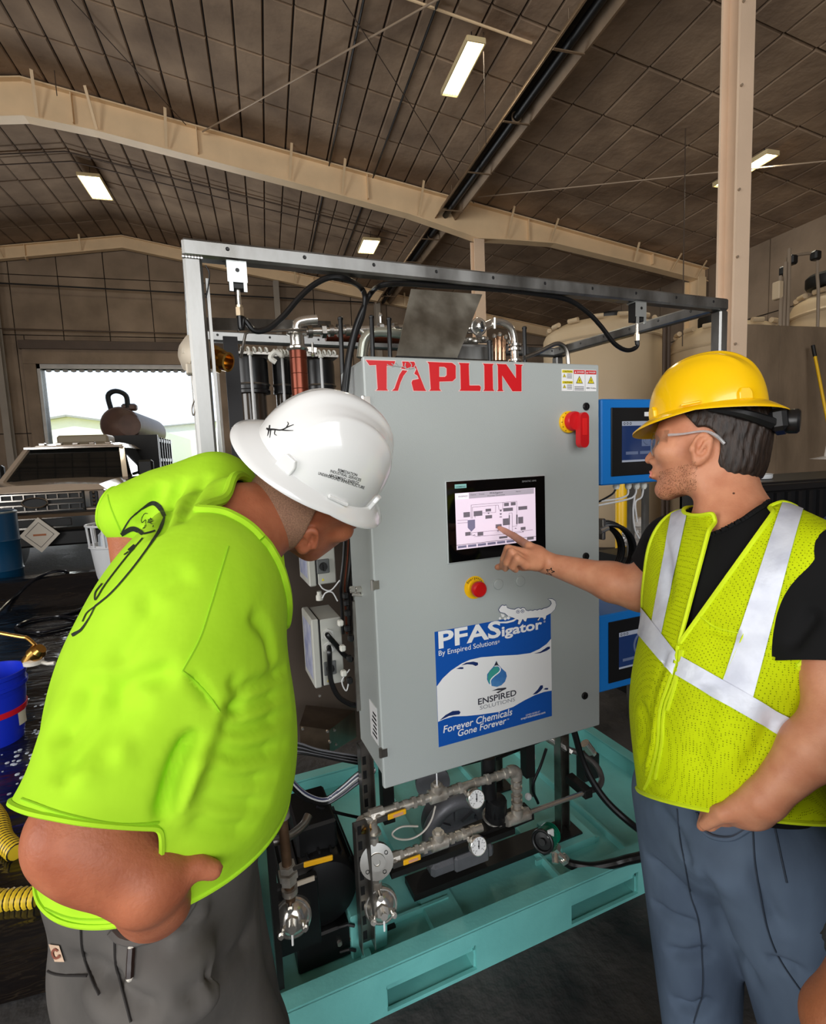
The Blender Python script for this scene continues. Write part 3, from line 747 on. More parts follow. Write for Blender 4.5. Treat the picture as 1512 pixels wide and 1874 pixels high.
# blue drum
c = W(-8, 1028, 6.9); dr = thing('blue_drum', 'tall dark blue plastic drum at the left edge, in front of the truck', 'drum', (c[0], c[1], 0.0), 'W')
MB().lathe((c[0], c[1], .02), (0, 0, 1), [(.27, 0), (.29, .03), (.29, .34), (.302, .36), (.29, .38), (.29, .73), (.302, .75), (.29, .77), (.29, 1.10), (.27, 1.15), (.2, 1.16)], 36).build('barrel', mat('drum_blue', (10, 62, 96), 0.35), dr, 'W')
MB().torus((c[0], c[1], 1.14), (0, 0, 1), .28, .016, 36, 8).build('rim', mat('drum_rim', (150, 158, 160), 0.35, 0.5), dr, 'W')
# white ribbed bin
c = W(212, 955, 6.8); bn = thing('white_bin', 'white ribbed plastic bin with a jug inside, behind the elbow of the man in green', 'bin', (c[0], c[1], .0), 'W')
MW = mat('white_plastic', (214, 216, 218), 0.4)
r1, r0, zt_ = .345, .25, c[2]
MB().lathe((c[0], c[1], .03), (0, 0, 1), [(r0 * .95, 0), (r0, .02), (r1 * .93, zt_ - .3), (r1 * .9, zt_ - .3), (r0 * .9, .04)], 30).build('pail', MW, bn, 'W')
MB().torus((c[0], c[1], zt_ - .02), (0, 0, 1), r1, .016, 36, 8).build('rim', MW, bn, 'W'); MB().torus((c[0], c[1], zt_ - .30), (0, 0, 1), r1 * .95, .012, 36, 8).build('ring', MW, bn, 'W')
for i in range(14):
    a = i * math.pi / 7; e = np.array((math.cos(a), math.sin(a), 0)); MB().bar(np.array((c[0], c[1], zt_ - .3)) + e * r1 * .95, np.array((c[0], c[1], zt_ - .02)) + e * r1, .03, .012, up=e).build('rib', MW, bn, 'W')
MB().lathe((c[0] - .04, c[1] - .1, zt_ - .4), (0, 0, 1), [(.15, 0), (.16, .05), (.15, .26), (.08, .33), (.04, .36)], 20).build('jug', mat('jug_white', (196, 204, 212), 0.4), bn, 'W')
# blue bucket with a red band
c = WZ(-10, 1352, 0.03); bk = thing('blue_bucket', 'bright blue bucket nested in another, with a red band, at the left edge', 'bucket', (c[0], c[1], 0.01), 'W')
MBU = mat('bucket_blue', (26, 50, 200), 0.3)
MB().lathe((c[0], c[1], .02), (0, 0, 1), [(.15, 0), (.185, .28), (.185, .3), (.178, .3), (.145, .01)], 40, cap=False).build('bucket_shell', MBU, bk, 'W')
MB().lathe((c[0], c[1], .12), (0, 0, 1), [(.15, 0), (.19, .235), (.2, .24), (.2, .262), (.193, .262), (.193, .30), (.2, .305), (.2, .33), (.19, .33), (.165, .05), (.0, .04)], 40, cap=False).build('bucket_shell', MBU, bk, 'W')
MB().lathe((c[0], c[1], .205), (0.03, -.02, 1), [(.181, 0), (.185, .035), (.178, .035), (.175, 0)], 40, cap=False).build('red_band', mat('band_red', (220, 26, 44), 0.4), bk, 'W')
lb = MB()
for i in range(5):
    a0 = -.05 - i * .07; a1 = a0 - .07
    lb.add([np.array((c[0] + .1845 * math.cos(a), c[1] + .1845 * math.sin(a), z)) for a, z in ((a0, .12), (a1, .12), (a1, .2), (a0, .2))], [(0, 1, 2, 3)])
lb.build('bucket_label', mat('label_cream', (226, 220, 196), 0.5), bk, 'W')
# brass spray valve with its wand
c = W(66, 1196, 2.95); bv = thing('spray_valve', 'brass spray valve with a bent wand resting on the blue bucket', 'spray valve', c, 'W')
ex = CAM[0]; ez = np.array((0, 0, 1.0)); ey = np.cross(ez, ex)
MB().lathe(c - ex * .06 - ez * .05, ex * .8 + ez * .7, [(.03, 0), (.034, .02), (.034, .05), (.045, .06), (.045, .1), (.03, .12)], 20).build('body', M_BRASS, bv, 'W')
MB().tube([c + ex * .0 + ez * .05, c - ex * .04 + ez * .09, c - ex * .09 + ez * .1, c - ex * .4 + ez * .16], .011, 10, smooth=4).build('wand', MATS['brass'], bv, 'W')
MB().tube([c + ex * .02 - ez * .05, c + ex * .06 - ez * .06, c + ex * .1 - ez * .055], .01, 8).build('trigger', mat('pale_lever', (214, 208, 196), 0.4), bv, 'W')
MB().lathe(c - ex * .02 - ez * .06, ez, [(.05, 0), (.05, .02), (.03, .03)], 16).build('collar', MATS['pale_lever'], bv, 'W')
# yellow corrugated hose
M_YH = mat('yellow_hose', (226, 190, 44), 0.4)
def corr(label, pts, r_):
    P = spline(pts, 40); t = thing('suction_hose', label, 'hose', P[len(P) // 2] - np.array((0, 0, r_)), 'W'); d = np.concatenate([[0], np.cumsum(np.linalg.norm(np.diff(P, axis=0), axis=1))])
    q = np.arange(0, d[-1], .011); P2 = np.stack([np.interp(q, d, P[:, i]) for i in range(3)], 1); k = np.arange(len(q)) % 2
    b = MB().tube(P2, .04, 14); V = b.v[0].reshape(len(q), 14, 3); V = P2[:, None] + (V - P2[:, None]) * np.where(k, r_ / .04, r_ * .86 / .04)[:, None, None]; b.v[0] = V.reshape(-1, 3); b.build('corrugated_wall', M_YH, t, 'W')
    b = MB()
    for i in range(1, len(q) - 1, 2): b.torus(P2[i - 1], P2[i + 1] - P2[i - 1], r_ * .87, .003, 14, 4)
    b.build('black_groove', M_BLACK, t, 'W', kind='stuff')
corr('yellow corrugated hose on the floor behind the hip of the man in green', [WZ(70, 1642, .04), WZ(30, 1645, .04), WZ(-20, 1645, .04), WZ(-90, 1600, .04)], .04)
corr('second length of yellow corrugated hose, higher up at the left edge', [WZ(30, 1560, .05), WZ(6, 1535, .05), WZ(-4, 1500, .05), WZ(-30, 1465, .05)], .04)

# ================================================================== right side of the hall
M_TNKB = mat('beige_poly_tank', (204, 182, 150), 0.45, vs=1.2, var=0.14)
def poly_tank(label, px, py, k, r_, lid_off, ztop):
    c = W(px, py, k); c = np.array((c[0], c[1], 0)); t = thing('storage_tank', label, 'tank', c, 'W')
    b = MB().lathe(c, (0, 0, 1), [(r_ * .97, 0), (r_, .08), (r_, ztop - .28), (r_ * .96, ztop - .2), (r_ * .75, ztop - .08), (r_ * .4, ztop), (r_ * .2, ztop + .02)], 48); b.build('shell', M_TNKB, t, 'W')
    for z in (1.2, 2.2, ztop - .4): MB().torus(c + (0, 0, z), (0, 0, 1), r_, .03, 48, 6).build('band', M_TNKB, t, 'W')
    l = c + np.array(lid_off); MB().lathe(l, (0, 0, 1), [(.30, 0), (.32, .04), (.32, .16), (.28, .2), (.05, .22)], 28).build('lid', M_BLACK, t, 'W')
    for i in range(14):
        a = i * 2 * math.pi / 14; e = np.array((math.cos(a), math.sin(a), 0)); x = np.array((-e[1], e[0], 0)); MB().cyl(c + e * r_ * .9 + x * .09 + (0, 0, ztop - .1), c + e * r_ * .9 - x * .09 + (0, 0, ztop - .1), .04, n=10).build('lifting_lug', M_TNKB, t, 'W')
    return t, c
poly_tank('beige storage tank with a black lid, left of the tall tan column', 1100, 640, 9.3, 1.0, (.25, .1, 3.86), 3.9)
poly_tank('beige storage tank with a black lid, mostly behind the tall tan column', 1328, 640, 8.9, 0.85, (-.2, -.05, 3.62), 3.66)
tC, cC = poly_tank('nearest beige storage tank, above the stained concrete wall at the right edge', 1562, 640, 8.3, .85, (-.55, .0, 4.0), 4.04)
def tpipe(lb, pts, r_=.022, m_=None): tag(MB().tube(pts, r_, 10, smooth=3).build('tank_pipe', m_ or mat('grey_pipe', (140, 124, 106), 0.5), None, 'W'), lb, 'pipe')
for i, x in enumerate((1428, 1434, 1441)):
    tpipe(('left', 'middle', 'right')[i] + ' of three upright pipes on the nearest beige tank', [W(x, 600, 6.6) * (1, 1, 0) + (0, 0, .02), W(x, 600, 6.6), W(x + 2, 540, 6.6), W(x + 4 - 4 * (i == 0), 505 - 25 * i, 6.6)])
tpipe('grey pipe looping over the black lid of the nearest tank', [W(1444, 512, 6.9), W(1446, 480, 6.9), W(1455, 468, 6.9), W(1488, 464, 6.9), W(1496, 474, 6.9), W(1496, 505, 6.9), W(1497, 590, 6.95), W(1497, 600, 7.0) * (1, 1, 0) + (0, 0, .02)], .02)
b = thing('pipe_valve', 'black valve blocks on the pipes over the nearest tank', 'valve', W(1450, 476, 6.9), 'W')
for x, y in ((1450, 476), (1493, 468), (1436, 496)): MB().box(W(x, y, 6.88), (.11, .1, .12), bev=.02).build('valve_block', M_BLACK, b, 'W')
tag(MB().box2(W(1419, 548, 6.6) - (.0, .05, 0), W(1428, 516, 6.6) + (.0, .05, 0), .01).build('lug_bracket', M_TNKB, None, 'W'), 'beige bracket with a round hole at the left of the nearest tank', 'bracket')
for i, x in enumerate((1216, 1224)):
    tpipe(('left', 'right')[i] + ' of two thin dark pipes between the two farther tanks', [W(x, 760, 8.0) * (1, 1, 0) + (0, 0, .02), W(x, 620, 8.0), W(x + 2, 596, 8.0)], .03, M_TRIM)
# stained concrete wall
c0 = W(1240, 592, 6.6); y = WY(1370, 592, 5.0)[1]; h = WY(1400, 594, 5.0)[2]; x0 = WY(1325, 594, 5.0)[0]
cw = thing('concrete_wall', 'stained brown concrete wall panels behind the yellow helmet, at the right edge', 'wall', (x0 + 2, 5.0, 0), 'W')
for i in range(5): MB().box2((x0 + i * .86 + .006, 5.0 + .008 * (i % 2), 0), (x0 + (i + 1) * .86 - .006, 5.16, h), .008).build('panel', M_CONC, cw, 'W')
MB().box2((x0, 5.03, 0), (x0 + 4.3, 5.15, h - .02)).build('core', M_SEAM, cw, 'W')
# broom with a yellow handle leaning on that wall
bt = WY(1488, 632, 4.9); bb = WY(1530, 850, 4.6); bb = bt + (bb - bt) * (bt[2] / (bt[2] - bb[2])) * .985
br = thing('broom', 'broom with yellow handle and black grip leaning on the concrete wall', 'broom', (bb[0], bb[1], 0), 'W')
g = bt + (bb - bt) * .05; MB().cyl(bt, g, .021, n=12).build('grip', M_BLACK, br, 'W'); MB().cyl(g, bb, .017, n=12).build('handle', M_YEL, br, 'W'); MB().box(bb + (0, 0, .03), (.4, .08, .12), bev=.02).build('head', M_BLACK, br, 'W')
# black crates
c = W(1490, 900, 3.75)
ct = thing('bulk_crate', 'large black ribbed plastic bulk crate behind the shoulder of the man in the vest', 'crate', (c[0], c[1] + .3, 0), 'W')
zt_ = WY(1450, 884, c[1])[2]; x0 = WY(1388, 884, c[1])[0]
for nm, a, b_ in (('wall_panel', (x0, c[1], .12), (x0 + 1.6, c[1] + .04, zt_)), ('wall_panel', (x0, c[1] + .68, .12), (x0 + 1.6, c[1] + 0.72, zt_)), ('wall_panel', (x0, c[1], .12), (x0 + .04, c[1] + 0.72, zt_)), ('wall_panel', (x0 + 1.56, c[1], .12), (x0 + 1.6, c[1] + 0.72, zt_)), ('floor_panel', (x0, c[1], .1), (x0 + 1.6, c[1] + 0.72, .16)), ('rim', (x0 - .03, c[1] - .03, zt_ - .05), (x0 + 1.63, c[1] + .02, zt_)), ('lid', (x0 - .02, c[1] + .02, zt_ - .01), (x0 + 1.62, c[1] + .74, zt_ + .015))):
    MB().box2(np.array(a), np.array(b_), .008).build(nm, mat('crate_black', (20, 20, 22), 0.45), ct, 'W')
for i in range(16): MB().box2((x0 + .04 + i * .1, c[1] - .025, .14), (x0 + .07 + i * .1, c[1], zt_ - .06)).build('rib', MATS['crate_black'], ct, 'W')
for i in range(6): MB().box2((x0, c[1] - .018, .2 + i * .17), (x0 + 1.6, c[1], .23 + i * .17)).build('cross_rib', MATS['crate_black'], ct, 'W')
for i in (0, 1, 2): MB().box2((x0 + i * .7, c[1], 0), (x0 + .2 + i * .7, c[1] + 0.72, .1)).build('foot', MATS['crate_black'], ct, 'W')
l = W(1389, 874, 4.0); l[2] = zt_ + .02; ld = thing('white_lid', 'round white plastic lid lying on the black crate', 'dish', l, 'W')  # a loose white lid on top of the crate
MB().lathe(l, (0, 0, 1), [(.085, 0), (.09, .01), (.09, .03), (.095, .034), (.086, .036), (.08, .02), (.01, .018)], 30).build('disc', MW, ld, 'W')
# ================================================================== the treatment skid
M_TEAL = mat('teal_paint', (126, 206, 200), 0.45, vs=3.0, col2=(104, 178, 174), bump=0.0008, bs=60, rvar=0.1)
M_GALV = mat('galvanised_steel', (158, 158, 156), 0.36, 0.8, vs=9, col2=(96, 94, 90), rvar=0.14, stretch=(1, 1, 0.35), detail=6)
M_SS = mat('polished_stainless', (224, 220, 212), 0.18, 0.85, vs=20, var=0.1)
M_SSB = mat('brushed_stainless', (176, 172, 166), 0.34, 1.0, vs=14, col2=(140, 135, 128))
M_IRON = mat('cast_fitting', (214, 208, 198), 0.34, 0.6, vs=25, col2=(160, 150, 138), bump=0.0006, bs=200)
M_BRASS = mat('brass', (206, 160, 84), 0.25, 1.0, vs=20, var=0.2)
M_COPPER = mat('copper_brown_tube', (132, 66, 44), 0.3, 0.6, vs=12, col2=(96, 44, 30), stretch=(1, 1, 0.2))
M_HOSE = mat('black_hose', (18, 18, 19), 0.3)
M_PLBLK = mat('black_plastic', (24, 24, 25), 0.35)
M_MOTOR = mat('black_motor_paint', (16, 16, 17), 0.4)
M_CAST = mat('grey_cast', (112, 112, 116), 0.45, 0.3, vs=30, var=0.15, bump=0.0008, bs=150)
M_CAB = mat('cabinet_grey', (172, 178, 176), 0.42, vs=1.5, var=0.05, bump=0.0003, bs=350)
M_BOX = mat('junction_box_grey', (186, 186, 178), 0.5)
M_WHITE = mat('white_print', (238, 238, 238), 0.4)
M_INK = mat('black_print', (18, 18, 20), 0.5)
M_RED = mat('red_print', (206, 16, 26), 0.4)
M_YEL = mat('yellow_plastic', (240, 190, 20), 0.35)
M_YHND = mat('yellow_handle', (236, 176, 30), 0.35)
M_GREEN = mat('green_pump_paint', (0, 112, 84), 0.3)
M_BLUE = mat('blue_enclosure', (24, 118, 200), 0.35)
M_GLASS = mat('black_glass', (6, 6, 7), 0.06, spec=0.6)
M_WWIRE = mat('white_cable', (214, 214, 214), 0.4)
M_DWIRE = mat('slate_cable', (60, 64, 92), 0.4)

def bolt(mb, p, ax, r=0.008, h=0.008):
    a = np.asarray(ax, float) / np.linalg.norm(ax); mb.cyl(np.asarray(p) - a * 0.002, np.asarray(p) + a * h, r, n=6)
def pipe(mb, pts, r, smooth=0, n=14): mb.tube(pts, r, n, smooth=smooth)
def collar(mb, p, d, r, l, hexa=False):
    d = np.asarray(d, float) / np.linalg.norm(d); p = np.asarray(p, float); r = r * 1.22
    mb.cyl(p - d * l / 2, p + d * l / 2, r, n=6 if hexa else 16)
UX, VX, ZX = np.array((1.0, 0, 0)), np.array((0, 1.0, 0)), np.array((0, 0, 1.0))

# ---- base tray
U0, U1, V0, V1 = 0.04, 1.875, 1.325, 2.40
base = thing('spill_pallet', 'teal steel spill pallet with fork pockets under the whole machine', 'pallet', (0.95, 1.33, 0))
MB().box2((U0 + .03, V0 + .02, 0.06), (U1 - .03, V1 - .02, 0.078)).build('floor_plate', M_TEAL, base)
def pockets(v, s):
    b = MB(); x = [U0, 0.40, 0.705, 1.08, 1.385, U1]
    b.box2((U0, v, 0.098), (U1, v + s * 0.012, 0.15)).box2((U0, v, 0.0), (U1, v + s * 0.012, 0.012))
    for i in (0, 2, 4): b.box2((x[i], v, 0.012), (x[i + 1], v + s * 0.012, 0.098))
    b.box2((U0, v, 0.146), (U1, v + s * 0.056, 0.156)).box2((U0, v + s * 0.05, 0.075), (U1, v + s * 0.056, 0.15))
    return b
for q in ((.40, .705), (1.08, 1.385)): MB().box2((q[0], V0 + .20, .0), (q[1], V0 + .21, .098)).box2((q[0], V0 + .012, .001), (q[1], V0 + .2, .006)).build('pocket_liner', M_TEAL, base, smooth=0)
pockets(V0, 1).build('wall_panel', M_TEAL, base, smooth=0); pockets(V1, -1).build('wall_panel', M_TEAL, base, smooth=0)
for u, s in ((U0, 1), (U1, -1)):
    b = MB().box2((u, V0, 0), (u + s * 0.012, V1, 0.15)).box2((u, V0 + .05, 0.146), (u + s * 0.056, V1 - .05, 0.1555)).box2((u + s * 0.05, V0 + .05, 0.075), (u + s * 0.056, V1 - .05, 0.15))
    b.build('wall_panel', M_TEAL, base, smooth=0)
for u in (0.40, 0.705, 1.08, 1.385):
    MB().box2((u - 0.006, V0 + .012, 0.0), (u + 0.006, V1 - .012, 0.07)).build('pocket_wall', M_TEAL, base, smooth=0)
for u0, u1, h in ((0.60, 0.735, 0.092), (1.10, 1.13, 0.10), (1.42, 1.45, 0.10), (0.36, 0.40, 0.10)):
    MB().prism([(u0, 0.07), (u0 + .01, h), (u1 - .01, h), (u1, 0.07)], (0, V0 + .056, 0), UX, ZX, (0, V1 - V0 - .112, 0)).build('floor_rib', M_TEAL, base, smooth=0)
MB().box2((1.195, 1.52, 0.078), (1.36, 1.68, 0.112)).build('foot_block', M_TEAL, base)
b = MB().box2((0.335, 1.46, 0.078), (0.455, 1.62, 0.225), 0.004); tb = b.build('pump_block', M_TEAL, base)
for z in (0.115, 0.2): MB().tube([(0.30, 1.47, z), (0.325, 1.455, z + .012), (0.345, 1.452, z + .002)], 0.005, 6).build('hook', M_BLACK, tb)

# ---- tube frame
FZ, FV0, FV1, FU0, FU1 = 2.179, 1.385, 2.27, 0.010, 1.832
frame = thing('equipment_rack', 'welded galvanised square tube frame rising over the machine', 'frame', (0.92, FV0, 0.15))
w = 0.042
def tubebar(nm, a, b_, ww=w, hh=w, holes=0, bev=0.006):
    o = MB().bar(a, b_, ww, hh, bev=bev).build(nm, M_GALV, frame)
    a = np.asarray(a, float); b_ = np.asarray(b_, float)
    if holes:
        h = MB()
        for i in range(holes):
            p = a + (b_ - a) * ((i + 0.55) / holes)
            h.torus(p + np.array((0, -ww / 2 - 0.0002, 0.004)) if abs((b_ - a)[0]) > 0.5 else p + np.array((-ww / 2 - .0002, 0, 0.004)), VX if abs((b_ - a)[0]) > .5 else UX, 0.0035, 0.0014, 10, 5)
            h.cyl(p + np.array((0, -ww / 2 - .0006, 0.004)), p + np.array((0, -ww / 2 + .002, 0.004)), 0.0038, n=10) if abs((b_ - a)[0]) > .5 else None
        h.build('tube_hole', M_BLACK, o)
    return o
zt = FZ - w / 2
tubebar('beam', (FU0 - .0, FV0, zt), (FU1 + w / 2, FV0, zt), holes=10)
tubebar('post', (FU0 + w / 2, FV0, 0.15), (FU0 + w / 2, FV0, FZ - w))
tubebar('post', (FU1 - .002, FV0, 0.15), (FU1 - .002, FV0, FZ - w))
tubebar('beam', (FU0 + w / 2, FV0 + w / 2, zt), (FU0 + w / 2, FV1, zt))
tubebar('beam', (FU1 - .002, FV0 + w / 2, zt), (FU1 - .06, FV1, zt), holes=6)
tubebar('beam', (FU0, FV1, zt), (FU1, FV1, zt), holes=9)
tubebar('post', (FU0 + w / 2, FV1, 0.15), (FU0 + w / 2, FV1, FZ - w)); tubebar('post', (FU1 - .04, FV1, 0.15), (FU1 - .04, FV1, FZ - w))
b = MB()
for i in range(7): b.ball((FU0 + .002 + i * w / 6.3, FV0 - w / 2 + .002, FZ - w - .001), 0.0042, 8, (1, .6, .8))
b.build('weld_bead', mat('weld', (206, 206, 204), 0.3, 0.9), frame)
MB().bar((0.03, FV0 + .25, 2.05), (0.50, 1.93, 2.14), 0.006, 0.035).build('cross_strap', M_GALV, frame)
sp = MB()
for u in (0.058,): sp.box2((u, FV0 + .01, .3), (u + .007, FV0 + .05, 2.1))
sp.build('slotted_strip', M_GALV, frame)

# ---- sensors hung under the front beam, with their cables
def sensor(px, py, label):
    p = S(px, py, FV0); u = p[0]
    t = thing('level_sensor', label, 'sensor', (u, FV0, 2.03))
    z = FZ - w
    b = MB(); b.box2((u - .024, FV0 - .022, z - .050), (u + .022, FV0 - .019, z)).box2((u - .024, FV0 - .022, z - .003), (u + .022, FV0 + .02, z))
    b.box2((u - .021, FV0 - .0235, z - .072), (u - .012, FV0 - .019, z - .05)).box2((u + .012, FV0 - .0235, z - .072), (u + .020, FV0 - .019, z - .05))
    b.build('bracket', mat('zinc_bracket', (196, 200, 198), 0.35, 0.7, vs=8, var=0.15), t)
    MB().cyl((u, FV0 - .0225, z - .022), (u, FV0 - .018, z - .022), 0.005, n=12).build('bracket_hole', M_BLACK, t)
    MB().box2((u - .02, FV0 - .016, z - .062), (u + .02, FV0 + .016, z - .004)).build('magnet_block', M_DARK, t)
    MB().cyl((u, FV0 - .003, z - .118), (u, FV0 - .003, z - .06), 0.0055, n=10).build('probe_stem', M_SS, t)
    b = MB(); b.cyl((u, FV0 - .003, z - .125), (u, FV0 - .003, z - .105), 0.0105, n=6); b.cyl((u, FV0 - .003, z - .105), (u, FV0 - .003, z - .099), 0.008, n=12)
    b.build('cable_gland', mat('gland_nickel', (220, 200, 170), 0.3, 0.8), t)
    return u, z - .125
uL, zL = sensor(434, 510, 'level sensor under the left end of the frame beam, on a zinc bracket')
uR, zR = sensor(1165, 575, 'level sensor under the right end of the frame beam, on a zinc bracket')
def cable(name, label, pts, r, m=M_HOSE, cat='cable', k=8, n=10): return tag(MB().tube(pts, r, n, smooth=k).build(name, m), label, cat)
cable('sensor_cable', 'black cable looping from the left sensor up to the beam and down into the cabinet',
      [(uL, FV0 - .003, zL + .004), (uL + .001, FV0 - .003, zL - .03)] + [S(*p, 1.385) for p in ((447, 585), (466, 605), (492, 601), (520, 577), (545, 548), (572, 523), (603, 508), (634, 511))] + [S(*p, 1.46) for p in ((660, 526), (668, 545), (663, 580), (650, 615), (640, 660), (633, 720))], 0.0075)
cable('sensor_cable', 'black cable running under the beam from the right sensor to the cabinet',
      [(uR, FV0 - .003, zR + .004), (uR - .002, FV0 - .003, zR - .02)] + [S(*p, 1.385) for p in ((1148, 641), (1125, 629), (1100, 597), (1075, 571), (1040, 549), (985, 538), (930, 532), (870, 527), (800, 523), (740, 519), (700, 522))] + [S(*p, 1.46) for p in ((680, 535), (664, 565), (650, 600), (638, 650), (628, 720))], 0.0075)
cable('antenna_wire', 'thin black wire bowing beside the left frame post', [S(*p, 1.37) for p in ((376, 485), (383, 500), (381, 525), (377, 545))], 0.0016)

# ---- control cabinet
CU0, CU1, CZ0, CZ1, CV = 0.4256, 1.213, 0.706, 1.917, 1.33
cab = thing('control_cabinet', 'tall light grey steel control cabinet with red lettering across the top', 'cabinet', ((CU0 + CU1) / 2, 1.45, CZ0))
MB().box2((CU0 + .012, CV + .022, CZ0 + .012), (CU1 - .012, 1.60, CZ1 - .002), 0.004).build('body', M_CAB, cab)
door = MB().box2((CU0, CV, CZ0), (CU1, CV + .02, CZ1), 0.004).build('door', M_CAB, cab)
MB().box2((CU0 + .006, CV + .02, CZ0 + .006), (CU1 - .006, CV + .024, CZ1 - .006)).build('door_seal', M_BLACK, cab)
DV = CV - 0.0004
def D(px, py): return S(px, py, DV)
for px, py in ((671, 734), (686, 1071), (703, 1378)):
    p = D(px, py); b = MB().box2((CU0 - .004, CV - .003, p[2] - .012), (CU0 + .014, CV, p[2] + .012)).cyl((CU0 - .004, CV + .004, p[2] - .014), (CU0 - .004, CV + .004, p[2] + .014), 0.005, n=10)
    b.build('hinge', M_SSB, cab)
for px, py in ((1072.5, 744), (1072, 1018), (1070, 1273)):
    p = D(px, py); b = MB().lathe(p + VX * .001, -VX, [(0.0125, 0), (0.0125, .004), (.011, .006), (0.008, .0062), (0.007, .003)], 20)
    q = b.build('quarter_turn_latch', M_PLBLK, door); MB().box(p - VX * .0055, (.003, .003, .011)).build('key_slot', M_DARK, door)
# raised top lip of the body, seen over the door
MB().box2((CU0 + .02, CV + .03, CZ1 - .002), (CU1 - .02, 1.59, CZ1 + .003)).build('roof_lip', M_CAB, cab)
# rating plate on the left side
pl = [SU(670, 1312, CU0 + .0115), SU(681, 1352, CU0 + .0115), SU(685, 1390, CU0 + .0115), SU(674, 1352, CU0 + .0115)]
MB().box2((CU0 + .0105, 1.40, .80), (CU0 + .0122, 1.47, .915)).build('rating_plate', M_WHITE, cab)
b = MB()
for i in range(6): b.box2((CU0 + .010, 1.407, .815 + i * .014), (CU0 + .0106, 1.45 - .006 * (i % 3), .821 + i * .014))
b.build('rating_plate_print', M_INK, cab)

def poly_off(P, d):
    P = np.asarray(P, float); n = len(P); out = []
    ar = sum(P[i][0] * P[(i + 1) % n][1] - P[(i + 1) % n][0] * P[i][1] for i in range(n)); sg = 1 if ar > 0 else -1
    for i in range(n):
        a, b_, c = P[i - 1], P[i], P[(i + 1) % n]; e1 = b_ - a; e2 = c - b_
        e1 /= np.linalg.norm(e1) + 1e-9; e2 /= np.linalg.norm(e2) + 1e-9
        n1 = np.array((e1[1], -e1[0])) * sg; n2 = np.array((e2[1], -e2[0])) * sg
        m_ = n1 + n2; L = m_ @ m_; m_ = m_ * (2 / max(L, 0.6)); out.append(b_ + m_ * d)
    return np.array(out)
def flat(mb, P, lift, holes=()):
    # a polygon in (u, z) on the door plane, triangulated so that concave outlines fill well
    bm = bmesh.new(); loops = [P] + list(holes); es = []
    for lp in loops:
        vs = [bm.verts.new((x, 0, y)) for x, y in lp]
        es += [bm.edges.new((vs[i], vs[(i + 1) % len(vs)])) for i in range(len(vs))]
    bmesh.ops.triangle_fill(bm, edges=es, use_beauty=True); bm.verts.index_update()
    v = np.array([(q.co.x, DV - lift, q.co.z) for q in bm.verts]); f = [tuple(x.index for x in q.verts) for q in bm.faces]; bm.free()
    return mb.add(v, f)
def tr(pts, ox, oy, sc): return [tuple(D(ox + x / sc, oy + y / sc)[[0, 2]]) for x, y in pts]
# red company lettering
LET = [[(93, 60), (262, 66), (255, 90), (240, 98), (213, 92), (213, 226), (221, 236), (152, 235), (161, 226), (152, 88), (114, 90)],
       [(243, 237), (258, 224), (286, 145), (304, 118), (332, 122), (310, 150), (292, 190), (278, 237)],
       [(302, 68), (372, 70), (433, 226), (441, 238), (368, 237), (356, 190), (362, 176), (398, 168), (390, 150), (372, 138), (384, 112), (372, 100), (340, 104), (318, 112), (296, 108), (306, 90)],
       [(628, 76), (690, 78), (686, 90), (690, 206), (748, 206), (756, 216), (752, 238), (632, 237), (640, 227), (637, 90)],
       [(768, 80), (830, 82), (823, 92), (826, 227), (833, 238), (770, 238), (777, 227), (775, 92)],
       [(846, 82), (902, 84), (958, 165), (958, 92), (950, 84), (998, 87), (990, 97), (990, 240), (938, 240), (878, 148), (880, 230), (886, 239), (850, 239), (856, 228), (853, 92)]]
PO = [(447, 70), (590, 76), (611, 92), (611, 165), (592, 182), (517, 184), (517, 226), (527, 237), (458, 237), (467, 227), (457, 84)]
PH = [(516, 98), (546, 99), (558, 108), (558, 148), (548, 157), (516, 157)]
red = MB(); pale = MB()
for L_ in LET + [PO]:
    P = tr(L_, 640, 640, 3.15)
    if L_ is PO: flat(red, P, 0.0010, [tr(PH, 640, 640, 3.15)]); flat(pale, poly_off(P, .0018), 0.0005, [poly_off(tr(PH, 640, 640, 3.15), -.0018)])
    else: flat(red, P, 0.0010); flat(pale, poly_off(P, .0018), 0.0005)
lt = pale.build('lettering_outline', mat('pale_outline', (232, 200, 196), 0.4), door, smooth=0); red.build('lettering', M_RED, door, smooth=0)
b = MB()                                            # antlers reaching over the T and A
for pts in (((330, 112), (310, 100), (285, 98), (262, 92), (240, 80)), ((285, 98), (275, 84), (262, 76)), ((262, 92), (244, 96), (226, 92), (215, 84)), ((340, 108), (356, 96), (352, 80), (340, 70)), ((345, 110), (368, 104), (378, 88)), ((325, 108), (318, 92), (322, 76))):
    P = tr(pts, 640, 640, 3.15); b.tube([(x, DV - .0012, y) for x, y in P], 0.0012, 5, smooth=4)
b.build('antler_print', M_CAB, door)
